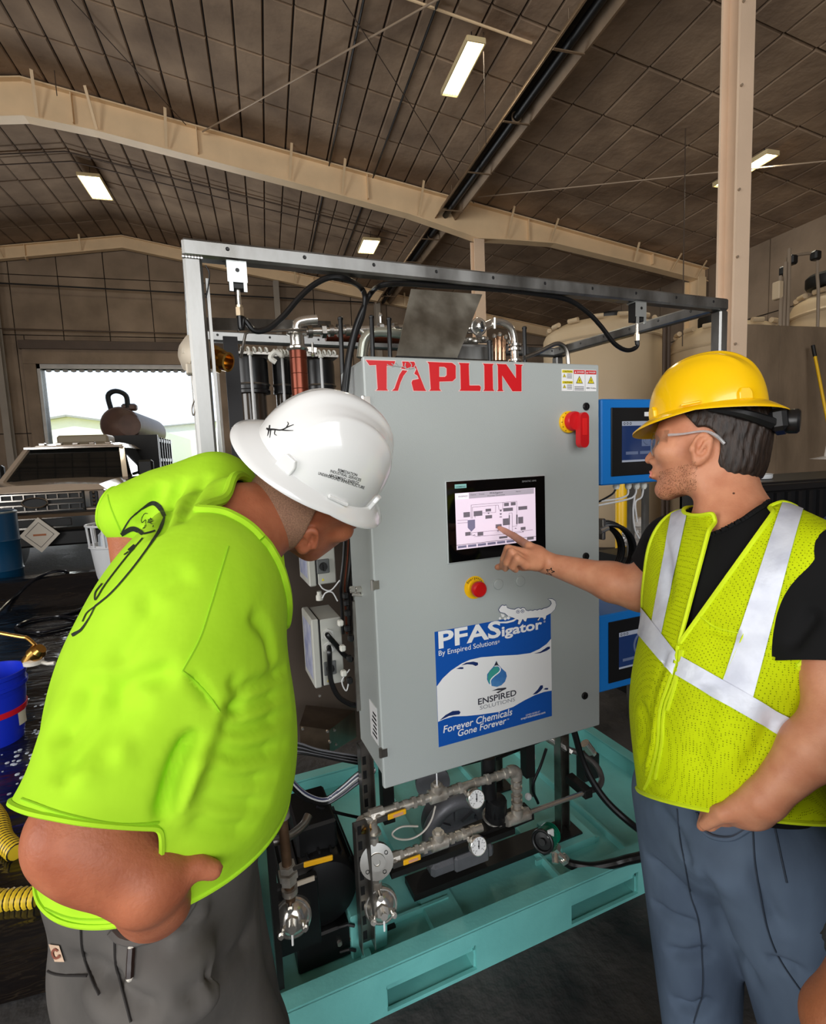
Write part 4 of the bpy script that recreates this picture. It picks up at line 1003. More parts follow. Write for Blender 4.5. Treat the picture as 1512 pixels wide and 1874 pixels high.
# warning labels
lab = MB(); q = tr([(1220, 112), (1423, 122), (1423, 242), (1220, 238)], 640, 640, 3.15)
us = np.linspace(q[0][0], q[1][0], 4); z0, z1 = q[3][1], q[0][1]
for i in range(3): lab.box2((us[i] + .001, DV - .0006, z0), (us[i + 1] - .001, DV, z1))
wl_ = lab.build('warning_label', M_WHITE, door)
hd = MB(); hr = MB(); tri = MB(); ink = MB(); wt = MB(); H_ = z1 - z0
def tri_sign(u, z, r):
    P = [(u + r * math.cos(a), z + r * math.sin(a)) for a in (math.pi / 2, math.pi * 7 / 6, math.pi * 11 / 6)]
    flat(ink, poly_off(P, r * .12), .0012); flat(tri, P, .0016)
    flat(ink, [(u - r * .08, z + r * .4), (u + r * .12, z + r * .4), (u + r * .02, z + r * .08), (u + r * .16, z + r * .08), (u - r * .1, z - r * .38), (u - r * .02, z - r * .02), (u - r * .16, z - r * .02)], .002)
for k in (0, 1):
    zz = z1 - H_ * (.16 + .5 * k); hd.box2((us[0] + .003, DV - .0012, zz), (us[1] - .003, DV, zz + H_ * .12)); fit_text(ink, 'CAUTION', (us[0] + .007, DV - .0018, zz + H_ * .025), UX, ZX, us[1] - us[0] - .014, H_ * .07, .01)
    tri_sign(us[0] + .011, zz - H_ * .15, .006)
    for j in range(4): ink.box2((us[0] + .021, DV - .0012, zz - H_ * (.07 + .06 * j)), (us[1] - .006, DV, zz - H_ * (.05 + .06 * j)))
for i in (1, 2):
    hr.box2((us[i] + .002, DV - .0012, z1 - H_ * .2), (us[i + 1] - .002, DV, z1 - H_ * .02)); fit_text(wt, 'DANGER', (us[i] + .013, DV - .0018, z1 - H_ * .15), UX, ZX, us[i + 1] - us[i] - .018, H_ * .08, .01)
    P = [(us[i] + .004, z1 - H_ * .16), (us[i] + .010, z1 - H_ * .16), (us[i] + .007, z1 - H_ * .07)]; flat(wt, P, .0018)
    tri_sign((us[i] + us[i + 1]) / 2, z1 - H_ * .52, .0125)
    if i == 1:
        for j in range(3): ink.box2((us[i] + .004, DV - .0012, z0 + H_ * (.05 + .07 * j)), (us[i + 1] - .005, DV, z0 + H_ * (.075 + .07 * j)))
    else: fit_text(ink, '480 Volts', (us[i] + .004, DV - .0012, z0 + H_ * .12), UX, ZX, us[i + 1] - us[i] - .008, H_ * .07)
hd.build('caution_band', mat('label_yellow', (226, 208, 40), 0.4), wl_, smooth=0); hr.build('danger_band', M_RED, wl_, smooth=0)
tri.build('warning_triangle', MATS['label_yellow'], wl_, smooth=0); ink.build('label_print', M_INK, wl_, smooth=0); wt.build('label_lettering', M_WHITE, wl_, smooth=0)
# main switch
c = D(640 + 1258 / 3.15, 640 + 418 / 3.15)
sw = MB().lathe(c, -VX, [(0.034, 0), (0.034, .008), (0.031, .011)], 32).build('switch_ring', M_YEL, door)
b = MB()
for a in range(5): b.box(c + np.array((-.031 * math.cos(.5 * (a - 2)), -.0112, .031 * math.sin(.5 * (a - 2)))), (.004, .001, .002))
b.build('switch_scale', M_INK, sw)
c2 = c + np.array((.008, 0, .002))
MB().lathe(c2 - VX * .009, -VX, [(0.030, 0), (0.030, .016), (0.027, .022)], 32).build('switch_collar', mat('red_plastic', (200, 24, 30), 0.35), sw)
k = c2 + np.array((.012, -.03, 0)); P = [(math.cos(a) * .0165, math.sin(a) * .0165) for a in np.linspace(0, math.pi, 10)] + [(math.cos(a) * .0165, -.075 + math.sin(a) * .0165) for a in np.linspace(math.pi, 2 * math.pi, 10)]
MB().prism(P, k + np.array((0.002, 0, .008)), UX, ZX, (0, -.022, 0)).build('switch_handle', MATS['red_plastic'], sw)
MB().box2(k + np.array((-.006, -.0235, -.045)), k + np.array((.010, -.0218, .006))).build('handle_ridge', mat('bright_red', (226, 34, 34), 0.4), sw)
# emergency stop and two plugs
c = D(780 + 535 / 6.048, 860 + 1300 / 6.048)
es = MB().lathe(c, -VX, [(0.0345, 0), (0.0345, .0015), (0.0225, .0018), (.021, .006)], 36).build('emergency_stop_plate', M_YEL, door)
b = MB().lathe(c - VX * .004, -VX, [(0.014, 0), (0.014, .014), (0.0225, .016), (0.024, .022), (0.0225, .03), (.018, .034)], 30)
b.build('emergency_stop_button', mat('stop_red', (190, 16, 20), 0.3), es)
tx = MB(); wd_ = 'Emergency'
for i, ch in enumerate(wd_):
    a = math.radians(142 - i * 13.2); v, f = text_mesh(ch, 0.01); v = v - np.array(((v[:, 0].min() + v[:, 0].max()) / 2, 0)); s_ = .0105
    e = np.array((math.cos(a), 0, math.sin(a))); t_ = np.array((math.sin(a), 0, -math.cos(a)))
    tx.add(c + e * .0255 - VX * .0022 + v[:, :1] * s_ * t_ + v[:, 1:] * s_ * e, f)
tx.build('emergency_print', M_INK, es, smooth=0)
for px, py in ((780 + 797 / 6.048, 860 + 1265 / 6.048), (780 + 1040 / 6.048, 860 + 1232 / 6.048)):
    MB().lathe(D(px, py), -VX, [(0.0165, 0), (0.0165, .003), (.0145, .0048), (.009, .0052)], 28).build('hole_plug', M_CAB, door)
# touch panel
def tp(pts): return tr(pts, 780, 860, 6.048)
bz = tp([(215, 135), (1300, 62), (1310, 890), (245, 1030)]); uu0, uu1 = (bz[0][0] + bz[3][0]) / 2, (bz[1][0] + bz[2][0]) / 2; zz0, zz1 = (bz[2][1] + bz[3][1]) / 2, (bz[0][1] + bz[1][1]) / 2
hm = MB().box2((uu0 - .0035, CV - .005, zz0 - .0035), (uu1 + .0035, CV, zz1 + .0035), .002).build('touch_panel_rim', mat('panel_rim_silver', (196, 202, 202), 0.35, 0.3), door)
gl = MB().box2((uu0, CV - .0075, zz0), (uu1, CV - .004, zz1), .001).build('touch_panel', M_GLASS, hm)
old = DV; DV = CV - .0076
sc_ = tp([(318, 262), (1208, 195), (1215, 780), (340, 888)]); su0, su1 = (sc_[0][0] + sc_[3][0]) / 2, (sc_[1][0] + sc_[2][0]) / 2; sz0, sz1 = (sc_[2][1] + sc_[3][1]) / 2, (sc_[0][1] + sc_[1][1]) / 2
M_SCR = mat('lit_screen_pink', (222, 204, 220), 0.2, emit=0.55)
MB().box2((su0, DV - .0002, sz0), (su1, DV + .001, sz1)).build('screen', M_SCR, hm)
g1, g2, g3, g4, g5 = MB(), MB(), MB(), MB(), MB()
def rect(mb, x0, y0, x1, y1, l=.0006): P = tp([(x0, y0), (x1, y1)]); mb.box2((P[0][0], DV - l, P[1][1]), (P[1][0], DV, P[0][1]))
def wire(pts, w_=.0007):
    P = tp(pts)
    for a, b_ in zip(P[:-1], P[1:]): g2.bar((a[0], DV - .0004, a[1]), (b_[0], DV - .0004, b_[1]), w_, w_, up=(0, 1, 0.01))
g1.box2((su0 + .045, DV - .0005, sz1 - .018), (su1 - .005, DV, sz1 - .001)); g5.box2((su0 + .001, DV - .0006, sz1 - .018), (su0 + .044, DV, sz1 - .001))
for i in range(7): g4.box2((su0 + .004 + i * .033, DV - .0006, sz0 + .004), (su0 + .032 + i * .033, DV, sz0 + .011))
g2.box2((su0, DV - .0005, sz0 + .013), (su1, DV, sz0 + .0142))
fit_text(g2, 'ENSPIRED', (su0 + .011, DV - .001, sz1 - .012), UX, ZX, .03, .0045)
for i, (t_, x) in enumerate((('Home', .05), ('Trends', .078), ('Alarms', .205))): fit_text(g2, t_, (su0 + x, DV - .001, sz1 - .009), UX, ZX, .018, .003)
fit_text(g2, 'PFASigator', (su0 + .115, DV - .001, sz1 - .0085), UX, ZX, .045, .0042, .01); fit_text(g2, 'Process Overview', (su0 + .107, DV - .001, sz1 - .0155), UX, ZX, .06, .003)
for r_ in ((412, 470, 485, 520), (525, 458, 622, 505), (657, 432, 718, 458), (655, 504, 730, 534), (862, 366, 916, 398), (936, 358, 990, 390), (852, 424, 960, 452), (1020, 406, 1118, 436), (848, 540, 914, 608), (1018, 522, 1074, 590), (768, 604, 836, 640), (1046, 634, 1100, 662), (432, 690, 494, 724), (568, 692, 632, 724), (808, 738, 900, 752)): rect(g3, *r_)
for P in (((498, 540), (498, 388), (850, 360)), ((512, 540), (512, 412), (798, 388), (806, 440)), ((540, 530), (540, 505)), ((622, 476), (768, 470), (768, 392)), ((850, 360), (1003, 345), (1003, 620), (957, 625)), ((845, 440), (850, 360)), ((918, 660), (918, 478), (950, 475), (955, 690)), ((503, 690), (505, 725), (530, 728)), ((510, 695), (790, 668)), ((530, 738), (920, 708), (1060, 690)), ((957, 690), (1180, 662)), ((345, 560), (460, 552)), ((345, 590), (460, 582))): wire(P)
for P in ([(458, 556), (540, 548), (542, 640), (500, 684), (460, 640)], [(914, 500), (926, 500), (926, 606), (914, 606)], [(996, 494), (1012, 494), (1012, 600), (996, 600)], [(812, 440), (838, 438), (832, 460), (818, 460)], [(812, 480), (838, 478), (832, 496), (818, 496)], [(812, 516), (838, 514), (838, 524), (812, 526)], [(676, 474), (704, 472), (690, 490)], [(515, 726), (550, 724), (532, 714)], [(976, 652), (1004, 650), (990, 640)], [(1060, 680), (1082, 678), (1070, 694)], [(784, 668), (806, 666), (795, 684)], [(1116, 742), (1190, 734), (1190, 768), (1116, 776)]):
    P = tp(P); flat(g3 if len(P) != 5 else g4, P, .0006)
g1.build('screen_header', mat('screen_grey', (176, 166, 178), 0.3, emit=.35), hm, smooth=0); g5.build('screen_title', mat('screen_white', (236, 228, 236), 0.3, emit=.5), hm, smooth=0)
g3.build('screen_boxes', mat('screen_box', (120, 112, 122), 0.3, emit=.2), hm, smooth=0); g4.build('screen_tabs', mat('screen_violet', (128, 122, 150), 0.3, emit=.25), hm, smooth=0); g2.build('screen_lines', mat('screen_ink', (40, 36, 44), 0.3), hm, smooth=0)
b = MB(); P = tp([(316, 162), (446, 198)]); b.box2((P[0][0], DV - .0004, P[1][1]), (P[1][0], DV, P[0][1])); lg = b.build('panel_badge', mat('badge_teal', (150, 206, 200), 0.4), hm, smooth=0)
b = MB(); fit_text(b, 'SIEMENS', (P[0][0] + .003, DV - .001, P[1][1] + .0022), UX, ZX, P[1][0] - P[0][0] - .006, .0042, .01); b.build('badge_lettering', mat('badge_ink', (60, 110, 108), 0.5), lg, smooth=0)
b = MB(); P = tp([(1062, 138), (1216, 122)]); fit_text(b, 'SIMATIC HMI', (P[0][0], DV - .0004, P[0][1]), UX, ZX, P[1][0] - P[0][0], .0052); b.build('panel_lettering', mat('panel_print', (150, 150, 152), 0.5), hm, smooth=0)
DV = old
# the big sticker
def st(pts): return tr(pts, 780, 1080, 6.048)
q = st([(97, 430), (1385, 255), (1383, 1395), (135, 1738)]); bu0, bu1, bz0, bz1 = (q[0][0] + q[3][0]) / 2, (q[1][0] + q[2][0]) / 2, (q[2][1] + q[3][1]) / 2, (q[0][1] + q[1][1]) / 2
M_SBLUE = mat('sticker_blue', (22, 84, 172), 0.3); M_SNAVY = mat('sticker_navy', (30, 50, 104), 0.3)
stk = MB().box2((bu0, CV - .0012, bz0), (bu1, CV, bz1)).build('sticker', M_SBLUE, door)
ww, nv, gr, dk, tl, bl = MB(), MB(), MB(), MB(), MB(), MB()
eL, eR = bu0, bu1
wave = st([(180, 975), (270, 890), (390, 810), (480, 770), (600, 742), (800, 725), (1000, 715), (1150, 695), (1250, 650), (1330, 595)])
low = st([(1300, 1125), (1200, 1160), (1080, 1220), (960, 1290), (800, 1345), (600, 1375), (450, 1390), (300, 1395), (200, 1425)])
z_a = st([(118, 1062)])[0][1]; z_b = st([(1385, 535)])[0][1]; z_c = st([(1385, 1110)])[0][1]; z_d = st([(130, 1455)])[0][1]
flat(ww, [(eL, z_a)] + wave + [(eR, z_b), (eR, z_c)] + low + [(eL, z_d)], .0016)
for P in ([(385, 830), (440, 800), (520, 788), (570, 800), (572, 825), (545, 838), (510, 822), (450, 818)], [(330, 868), (375, 850), (408, 850), (410, 868), (390, 872)], [(1190, 700), (1260, 680), (1340, 625), (1366, 622), (1366, 645), (1330, 668), (1260, 695)], [(1175, 1155), (1230, 1100), (1262, 1052), (1288, 1050), (1290, 1078), (1260, 1115), (1220, 1145)], [(1295, 1095), (1320, 1080), (1348, 1080), (1346, 1098), (1325, 1100)], [(145, 1440), (210, 1380), (290, 1335), (360, 1330), (378, 1348), (365, 1372), (320, 1378), (250, 1390), (190, 1420)]): flat(nv, st(P), .002)
gator = [(800, 215), (818, 185), (838, 165), (862, 172), (882, 166), (892, 195), (930, 208), (975, 214), (1000, 200), (1020, 195), (1042, 206), (1062, 194), (1085, 198), (1100, 222), (1125, 230), (1150, 222), (1175, 228), (1200, 216), (1225, 222), (1250, 210), (1275, 214), (1300, 200), (1330, 196), (1365, 176), (1384, 145), (1376, 118), (1345, 96), (1390, 96), (1424, 118), (1434, 160), (1418, 212), (1380, 250), (1325, 280), (1316, 318), (1296, 326), (1292, 304), (1262, 300), (1240, 334), (1226, 330), (1250, 298), (1112, 308), (1100, 345), (1082, 340), (1064, 314), (1050, 342), (1030, 378), (1008, 372), (1020, 328), (952, 300), (902, 284), (866, 252), (815, 240)]
P = st(gator); flat(nv, poly_off(P, .0016), .002); flat(ww, P, .0026)
flat(ww, st([(802, 348), (880, 344), (950, 328), (990, 308), (1004, 318), (962, 346), (890, 364), (812, 364)]), .0026)
for x, y, r_ in ((845, 280, 18), (812, 310, 14), (870, 315, 16), (905, 305, 18), (830, 265, 8)): flat(ww, st([(x + r_ * math.cos(a), y + r_ * math.sin(a)) for a in np.linspace(0, 6.283, 13)[:-1]]), .0026)
for x, y in ((1012, 236), (1062, 230)):
    flat(nv, st([(x + 20 * math.cos(a), y + 20 * math.sin(a)) for a in np.linspace(0, 6.283, 15)[:-1]]), .003); flat(ww, st([(x + 15 * math.cos(a), y + 15 * math.sin(a)) for a in np.linspace(0, 6.283, 15)[:-1]]), .0033); flat(nv, st([(x + 7 * math.cos(a), y + 7 * math.sin(a)) for a in np.linspace(0, 6.283, 11)[:-1]]), .0036)
drop = [(775, 778), (792, 818), (840, 870), (880, 905), (890, 950), (870, 1010), (830, 1050), (780, 1068), (725, 1058), (690, 1030), (670, 985), (672, 930), (700, 890), (745, 840)]
flat(bl, st(drop), .002); flat(tl, st([(748, 850), (778, 842), (806, 862), (800, 900), (740, 945), (705, 990), (704, 1030), (684, 1010), (676, 960), (690, 905)]), .0026); flat(dk, st([(775, 780), (790, 815), (800, 835), (770, 828), (745, 842)]), .0026)
b = MB()
Pp = st([(752, 838), (790, 836), (815, 862), (806, 900), (745, 950), (708, 995), (714, 1055)]); b.tube([(x, DV - .003, y) for x, y in Pp], .0016, 6, smooth=5)
flat(dk, st([(722, 1112), (790, 1085), (882, 1075), (884, 1090), (840, 1110), (795, 1138), (770, 1130), (830, 1105), (780, 1106)]), .002)
def stx(mb, s_, x0, y0, x1, h, bold=0.0, shear=0.0, y1=None):
    o = S(780 + x0 / 6.048, 1080 + y0 / 6.048, DV - .0026); e = S(780 + x1 / 6.048, 1080 + (y0 - (x1 - x0) * .17 if y1 is None else y1) / 6.048, DV - .0026); t_ = S(780 + x0 / 6.048, 1080 + (y0 - h) / 6.048, DV - .0026)
    fit_text(mb, s_, o, UX, ZX, e[0] - o[0], t_[2] - o[2], bold, shear)
stx(ww, 'PFAS', 140, 645, 830, 186, .028); stx(ww, 'igator', 838, 510, 1285, 108, .03); stx(ww, 'By Enspired Solutions', 140, 728, 788, 56, .004); stx(ww, '®', 792, 585, 816, 26); stx(ww, '®', 1300, 362, 1322, 22)
stx(dk, 'ENSPIRED', 576, 1270, 1000, 66, .016); stx(gr, 'SOLUTIONS', 596, 1326, 985, 42, .0)
stx(ww, 'Forever Chemicals', 190, 1583, 952, 78, .012, .16); stx(ww, 'Gone Forever', 348, 1622, 884, 72, .012, .16); stx(ww, 'TM', 896, 1440, 918, 16)
stx(ww, 'LEARN MORE AT', 1105, 1394, 1262, 18); stx(ww, 'enspiredsolutions.com', 1050, 1436, 1320, 26, .01)
nv.build('sticker_navy_print', M_SNAVY, stk, smooth=0); bl.build('sticker_drop', mat('drop_blue', (40, 96, 170), 0.25, vs=12, col2=(90, 150, 205)), stk, smooth=0)
tl.build('sticker_drop_leaf', mat('drop_teal', (64, 158, 148), 0.3), stk, smooth=0); dk.build('sticker_dark_print', mat('sticker_charcoal', (52, 52, 62), 0.4), stk, smooth=0); gr.build('sticker_grey_print', mat('sticker_grey', (140, 142, 148), 0.4), stk, smooth=0)
ww.build('sticker_white_print', M_WHITE, stk, smooth=0); b.build('sticker_curve', M_WHITE, stk)

# ---- struts that carry the cabinet
def strut(label, p0, p1, foot):
    t = thing('support_strut', label, 'strut', p0)
    p0 = np.asarray(p0, float); p1 = np.asarray(p1, float)
    for s in (-1, 1): MB().bar(p0 + UX * s * .02, p1 + UX * s * .02, .003, .041, up=(0, 1, 0)).build('strut_wall', M_SSB, t)
    MB().bar(p0 + VX * .02, p1 + VX * .02, .041, .003, up=(0, 1, 0)).build('strut_back', M_SSB, t)
    h = MB(); L = np.linalg.norm(p1 - p0)
    for k in range(int(L / .05)):
        q = p0 + (p1 - p0) * ((k + .5) * .05 / L); h.box(q + VX * .018, (.012, .002, .028))
    h.build('strut_slot', M_BLACK, t)
    if foot: MB().box(p0 + ZX * .003, (.12, .1, .008)).build('foot_plate', M_DARK, t)
    return t
strut('black-edged steel strut standing at the front lip of the pallet, left of the pipes', (0.372, 1.41, .156), (0.372, 1.41, .56), False)
strut('steel strut under the left edge of the grey cabinet', (0.44, 1.56, .078), (0.44, 1.56, .72), True)
strut('slotted steel strut right of the filter housing, on a teal block', (1.262, 1.60, .112), (1.262, 1.60, .72), True)
strut('far slotted strut behind the right one, under the cabinet', (1.20, 2.0, .078), (1.20, 2.0, .95), True)
for u in (.52, 1.1):
    tag(MB().bar((u, 1.60, .70), (u, 1.60, 0.40), .04, .04).build('support_post', M_DARK), 'dark steel post under the %s half of the grey cabinet' % ('left' if u < 1 else 'right'), 'strut')

# ---- front pipework
M_FIT = M_IRON
vA = 1.46
zA = S(800, 1455, vA)[2]; uA0 = S(668, 1518, vA)[0]; uA1 = S(945, 1415, vA)[0]
pa = thing('pipe_run', 'upper stainless pipe run with gauge, elbow and tee under the cabinet', 'pipework', (uA0, vA, zA))
MB().tube([(uA0, vA, zA), (uA1, vA, zA)], .0135, 12).build('pipe', M_FIT, pa)
fit = MB()
for x, hx in ((725, 1), (742, 0), (757, 1), (772, 1), (815, 1), (832, 0), (842, 1), (872, 0), (893, 1), (912, 0), (925, 1)):
    collar(fit, (S(x, 1455, vA)[0], vA, zA), UX, .0155 if hx else .013, .012 if hx else .016, hx)
fit.build('nipple_nut', M_FIT, pa)
u_t = S(800, 1455, vA)[0]
b = MB(); b.cyl((u_t - .028, vA, zA), (u_t + .028, vA, zA), .0225, n=16).cyl((u_t, vA, zA), (u_t, vA, zA + .036), .020, n=16); collar(b, (u_t, vA, zA + .038), ZX, .011, .014, True); b.build('tee', M_FIT, pa)
b = MB(); b.tube([(uA1 - .03, vA, zA), (uA1 - .012, vA, zA), (uA1, vA, zA - .012), (uA1, vA, zA - .03)], .021, 14, smooth=4); b.build('elbow', M_FIT, pa)
zT = S(940, 1497, vA)[2]
MB().cyl((uA1, vA, zA - .02), (uA1, vA, zT), .0135, n=12).build('riser_pipe', M_FIT, pa)
fit = MB()
for t_ in (.25, .38, .55, .68, .84): collar(fit, (uA1, vA, zA + (zT - zA) * t_), ZX, .0165, .012, t_ in (.25, .55, .84))
fit.build('union_nut', M_FIT, pa)
b = MB(); b.cyl((uA1 - .04, vA, zT), (uA1 + .04, vA, zT), .022, n=16).cyl((uA1, vA, zT), (uA1, vA, zT + .035), .022, n=16)
for s in (-1, 1): collar(b, (uA1 + s * .042, vA, zT), UX, .0185, .012, True)
b.build('tee', M_FIT, pa)
q1 = S(1095, 1428, vA); MB().tube([(uA1 + .04, vA, zT), (q1[0] - .03, vA, zT)], .0085, 12).build('bright_tube', M_SS, pa)
b = MB(); b.box2((1.262 - .016, vA - .016, zT - .018), (1.262 + .02, vA + .1, zT + .018), .003); b.build('pipe_clamp', M_DARK, pa)
MB().tube([(uA1 + .04, vA, zT), (uA1 + .055, vA, zT)], .0125, 6).build('compression_nut', M_SS, pa)
ur = q1[0] - .03
MB().tube([(ur - .005, vA, zT), (ur + .03, vA, zT + .002), (ur + .065, vA + .02, zT + .018), (ur + .07, vA + .06, zT + .05), (ur + .04, vA + .11, zT + .075), (ur + .0, vA + .14, zT + .09)], .011, 12, smooth=6).build('braided_hose', mat('braided_hose', (90, 88, 86), 0.4, 0.5, bump=.001, bs=300), pa)
b = MB(); e_ = np.array((ur + .0, vA + .14, zT + .09)); b.cyl(e_ + np.array((.012, -.01, -.01)), e_ + np.array((-.04, .03, .03)), .014, n=6).cyl(e_ + np.array((-.03, .02, .02)), e_ + np.array((-.07, .05, .05)), .018, n=14); b.build('hose_fitting', M_SS, pa)
# left end: valve, then the union where pipes meet the strut
def ball_valve(parent, c, r, hand, tilt):
    b = MB().cyl(c - UX * .022, c + UX * .022, r, n=8); b.cyl(c, c + np.array((0, -.026, .0)), r * .55, n=12); b.build('valve_body', M_FIT, parent)
    h0 = c + np.array((0, -.03, 0)); d = np.asarray(tilt, float)
    hb = MB().bar(h0 - d * .008, h0 + d * (hand * .45), .016, .003, up=(0, 1, 0)).build('valve_stem_plate', M_SSB, parent)
    hn = MB().bar(h0 + d * (hand * .3), h0 + d * hand, .017, .008, up=(0, 1, 0), bev=.002).build('valve_handle', M_YHND, parent)
    MB().bar(h0 + d * (hand * .5) - VX * .0042, h0 + d * (hand * .88) - VX * .0042, .009, .001, up=(0, 1, 0)).build('handle_label', mat('handle_print', (206, 150, 120), 0.5), hn)
cA = np.array((S(690, 1510, vA)[0], vA, zA)); ball_valve(pa, cA, .021, .088, (1, 0, .03))
b = MB(); cv = np.array((uA0 - .004, vA - .005, zA - .012)); b.ball(cv, .027, 14, (1, .9, .9)).torus(cv - VX * .016, VX, .024, .006, 20, 8); b.build('check_valve', M_FIT, pa)
MB().lathe(cv - VX * .022 - ZX * .008, (0.0, -1, -.5), [(.018, 0), (.018, .006), (.01, .008)], 16).build('valve_cap', M_BRASS, pa)
MB().tube([S(*p, 1.44) for p in ((797, 1475), (790, 1500), (775, 1522), (752, 1535), (728, 1535), (718, 1525), (735, 1513), (765, 1512))], .003, 8, smooth=6).build('sample_tube', mat('pale_tube', (196, 190, 180), 0.4, 0.2), pa)
b = MB(); p = S(800, 1436, 1.45); b.cyl((p[0], 1.45, zA + .04), (p[0], 1.45, zA + .11), .0022, n=8); b.build('drain_stem', M_WHITE, pa)
# lower run
vB = 1.44; zB = S(788, 1547, vB)[2]; uB0 = S(700, 1576, vB)[0]; uB1 = S(882, 1517, vB)[0]
pb = thing('pipe_run', 'lower stainless pipe run between the flange and the filter, with gauge', 'pipework', (uB0, vB, zB))
MB().tube([(uB0, vB, zB), (uB1, vB, zB)], .0135, 12).build('pipe', M_FIT, pb)
fit = MB()
for x, hx in ((733, 1), (748, 0), (762, 1), (776, 1), (826, 1), (838, 0), (848, 1), (865, 0)): collar(fit, (S(x, 1547, vB)[0], vB, zB), UX, .0155 if hx else .0135, .012 if hx else .016, hx)
fit.build('nipple_nut', M_FIT, pb)
u_t = S(803, 1547, vB)[0]; b = MB(); b.cyl((u_t - .028, vB, zB), (u_t + .028, vB, zB), .0225, n=16).cyl((u_t, vB, zB), (u_t, vB, zB + .036), .020, n=16); collar(b, (u_t, vB, zB + .038), ZX, .011, .014, True); b.build('tee', M_FIT, pb)
ball_valve(pb, np.array((S(718, 1570, vB)[0], vB, zB)), .02, .084, (1, 0, .0))
for par, px, py, v_, ps in ((pa, 870, 1461, 1.41, vA), (pb, 874, 1547, 1.395, vB)):
    p = S(px, py, v_); d = np.array((.05, -1, .28)); d /= np.linalg.norm(d)
    g = MB().lathe(p + d * -.012, d, [(.028, 0), (.0305, .004), (.0305, .02), (.028, .022), (.027, .019)], 28).build('pressure_gauge', M_SS, par)
    x = np.cross(d, ZX); x /= np.linalg.norm(x); x = -x if x[0] < 0 else x; y = np.cross(x, d); y = -y if y[2] < 0 else y
    MB().lathe(p + d * .0068, d, [(.0272, 0), (.0272, .001)], 28).build('dial', M_WHITE, g)
    b = MB(); o = p + d * .0082; b.bar(o - x * .001 - y * .008, o + x * .004 + y * .016, .0032, .0006, up=d); b.lathe(o, d, [(.003, 0), (.003, .001)], 12)
    for i in range(11):
        a = math.radians(225 - 27 * i); e = x * math.cos(a) + y * math.sin(a); b.bar(o + e * .020, o + e * .0245, .0012, .0005, up=d)
    for i in range(5):
        a = math.radians(225 - 67.5 * i); e = x * math.cos(a) + y * math.sin(a); fit_text(b, str(i * 25), o + e * .016 - x * .003 - y * .0015, x, y, .006, .0035)
    b.build('dial_print', M_INK, g, smooth=0)
    MB().tube([p - d * .012, p - d * .03 + UX * -.006, (p[0] - .012, ps, p[2] + (.0 if par is pa else .004))], .0085, 10, smooth=3).build('gauge_stem', M_FIT, par)

# filter housing
cf = S(905, 1478, 1.5); ft = thing('filter_housing', 'black cartridge filter housing with a bright ring between the two gauges', 'filter', (cf[0], 1.5, cf[2] - .06))
b = MB().lathe((cf[0], 1.5, cf[2] - .05), (.0, -.25, 1), [(.028, 0), (.037, .008), (.037, .03), (.034, .036), (.034, .085), (.030, .10), (.02, .104)], 28); b.build('bowl', M_PLBLK, ft)
b = MB()
for i in range(14):
    a = i * math.pi / 7; e = np.array((math.cos(a), math.sin(a), 0)); q = np.array((cf[0], 1.5, cf[2])) + np.array((0, -.012, .012)); b.box(q + e * .035, (.005, .005, .05))
b.build('grip_rib', M_PLBLK, ft); MB().torus((cf[0], 1.502, cf[2] - .035), (.0, -.25, 1), .0385, .0055, 32, 8).build('bright_ring', M_SS, ft)
MB().box(np.array((cf[0], 1.455, cf[2] + .03)), (.014, .002, .016)).build('filter_label', M_CAST, ft)
MB().cyl((cf[0] - .02, 1.5, cf[2] + .05), (cf[0] - .02, 1.5, cf[2] + .2), .026, n=18).build('filter_head', M_PLBLK, ft)
MB().bar((cf[0] - .12, 1.49, cf[2] - .062), (cf[0] + .14, 1.49, cf[2] - .05), .06, .03).build('mount_rail', M_DARK, ft)

# grey diaphragm pump
vP = 1.6; cP = S(838, 1520, vP)
dp = thing('diaphragm_pump', 'grey cast diaphragm pump with a curved manifold behind the gauges', 'pump', (cP[0], vP, .09))
RA = .115
b = MB(); b.tube([cP + np.array((RA * math.cos(a), 0, RA * math.sin(a))) for a in np.linspace(-.15, math.pi + .35, 24)], .028, 14); b.build('manifold', M_CAST, dp)
b = MB().cyl(cP + np.array((0, .02, .0)), cP + np.array((0, .1, .0)), .105, n=36)
for i in range(8):
    a = i * math.pi / 4 + .2; bolt(b, cP + np.array((.09 * math.cos(a), .02, .09 * math.sin(a))), -VX, .009, .01)
b.build('air_chamber', M_CAST, dp)
b = MB()
for a in (.5, 1.57, 2.6): b.bar(cP + np.array((.03 * math.cos(a), .016, .03 * math.sin(a))), cP + np.array((.1 * math.cos(a), .016, .1 * math.sin(a))), .012, .02, up=(0, 1, 0))
b.build('casting_rib', M_CAST, dp)
b = MB().box2((cP[0] - .135, vP - .06, cP[2] - .105), (cP[0] + .12, vP + .06, cP[2] - .055), .012); b.box2((cP[0] - .05, vP - .075, cP[2] - .10), (cP[0] + .09, vP - .055, cP[2] - .04), .008); b.build('manifold_foot', M_CAST, dp)
MB().lathe(S(790, 1425, 1.62) + np.array((0, 0, 0)), (-.25, -1, 0), [(.05, 0), (.062, .01), (.062, .03), (.03, .036)], 30).build('end_cap', M_CAST, dp)
MB().box2((cP[0] - .2, vP - .045, .10), (cP[0] + .42, vP + .045, .125)).build('pump_rail', M_DARK, dp)
tag(MB().bar(S(715, 1600, 1.45), S(940, 1518, 1.45), .02, .02).build('cross_rail', M_DARK), 'dark steel rail sloping behind the lower pipes, under the gauges', 'rail')

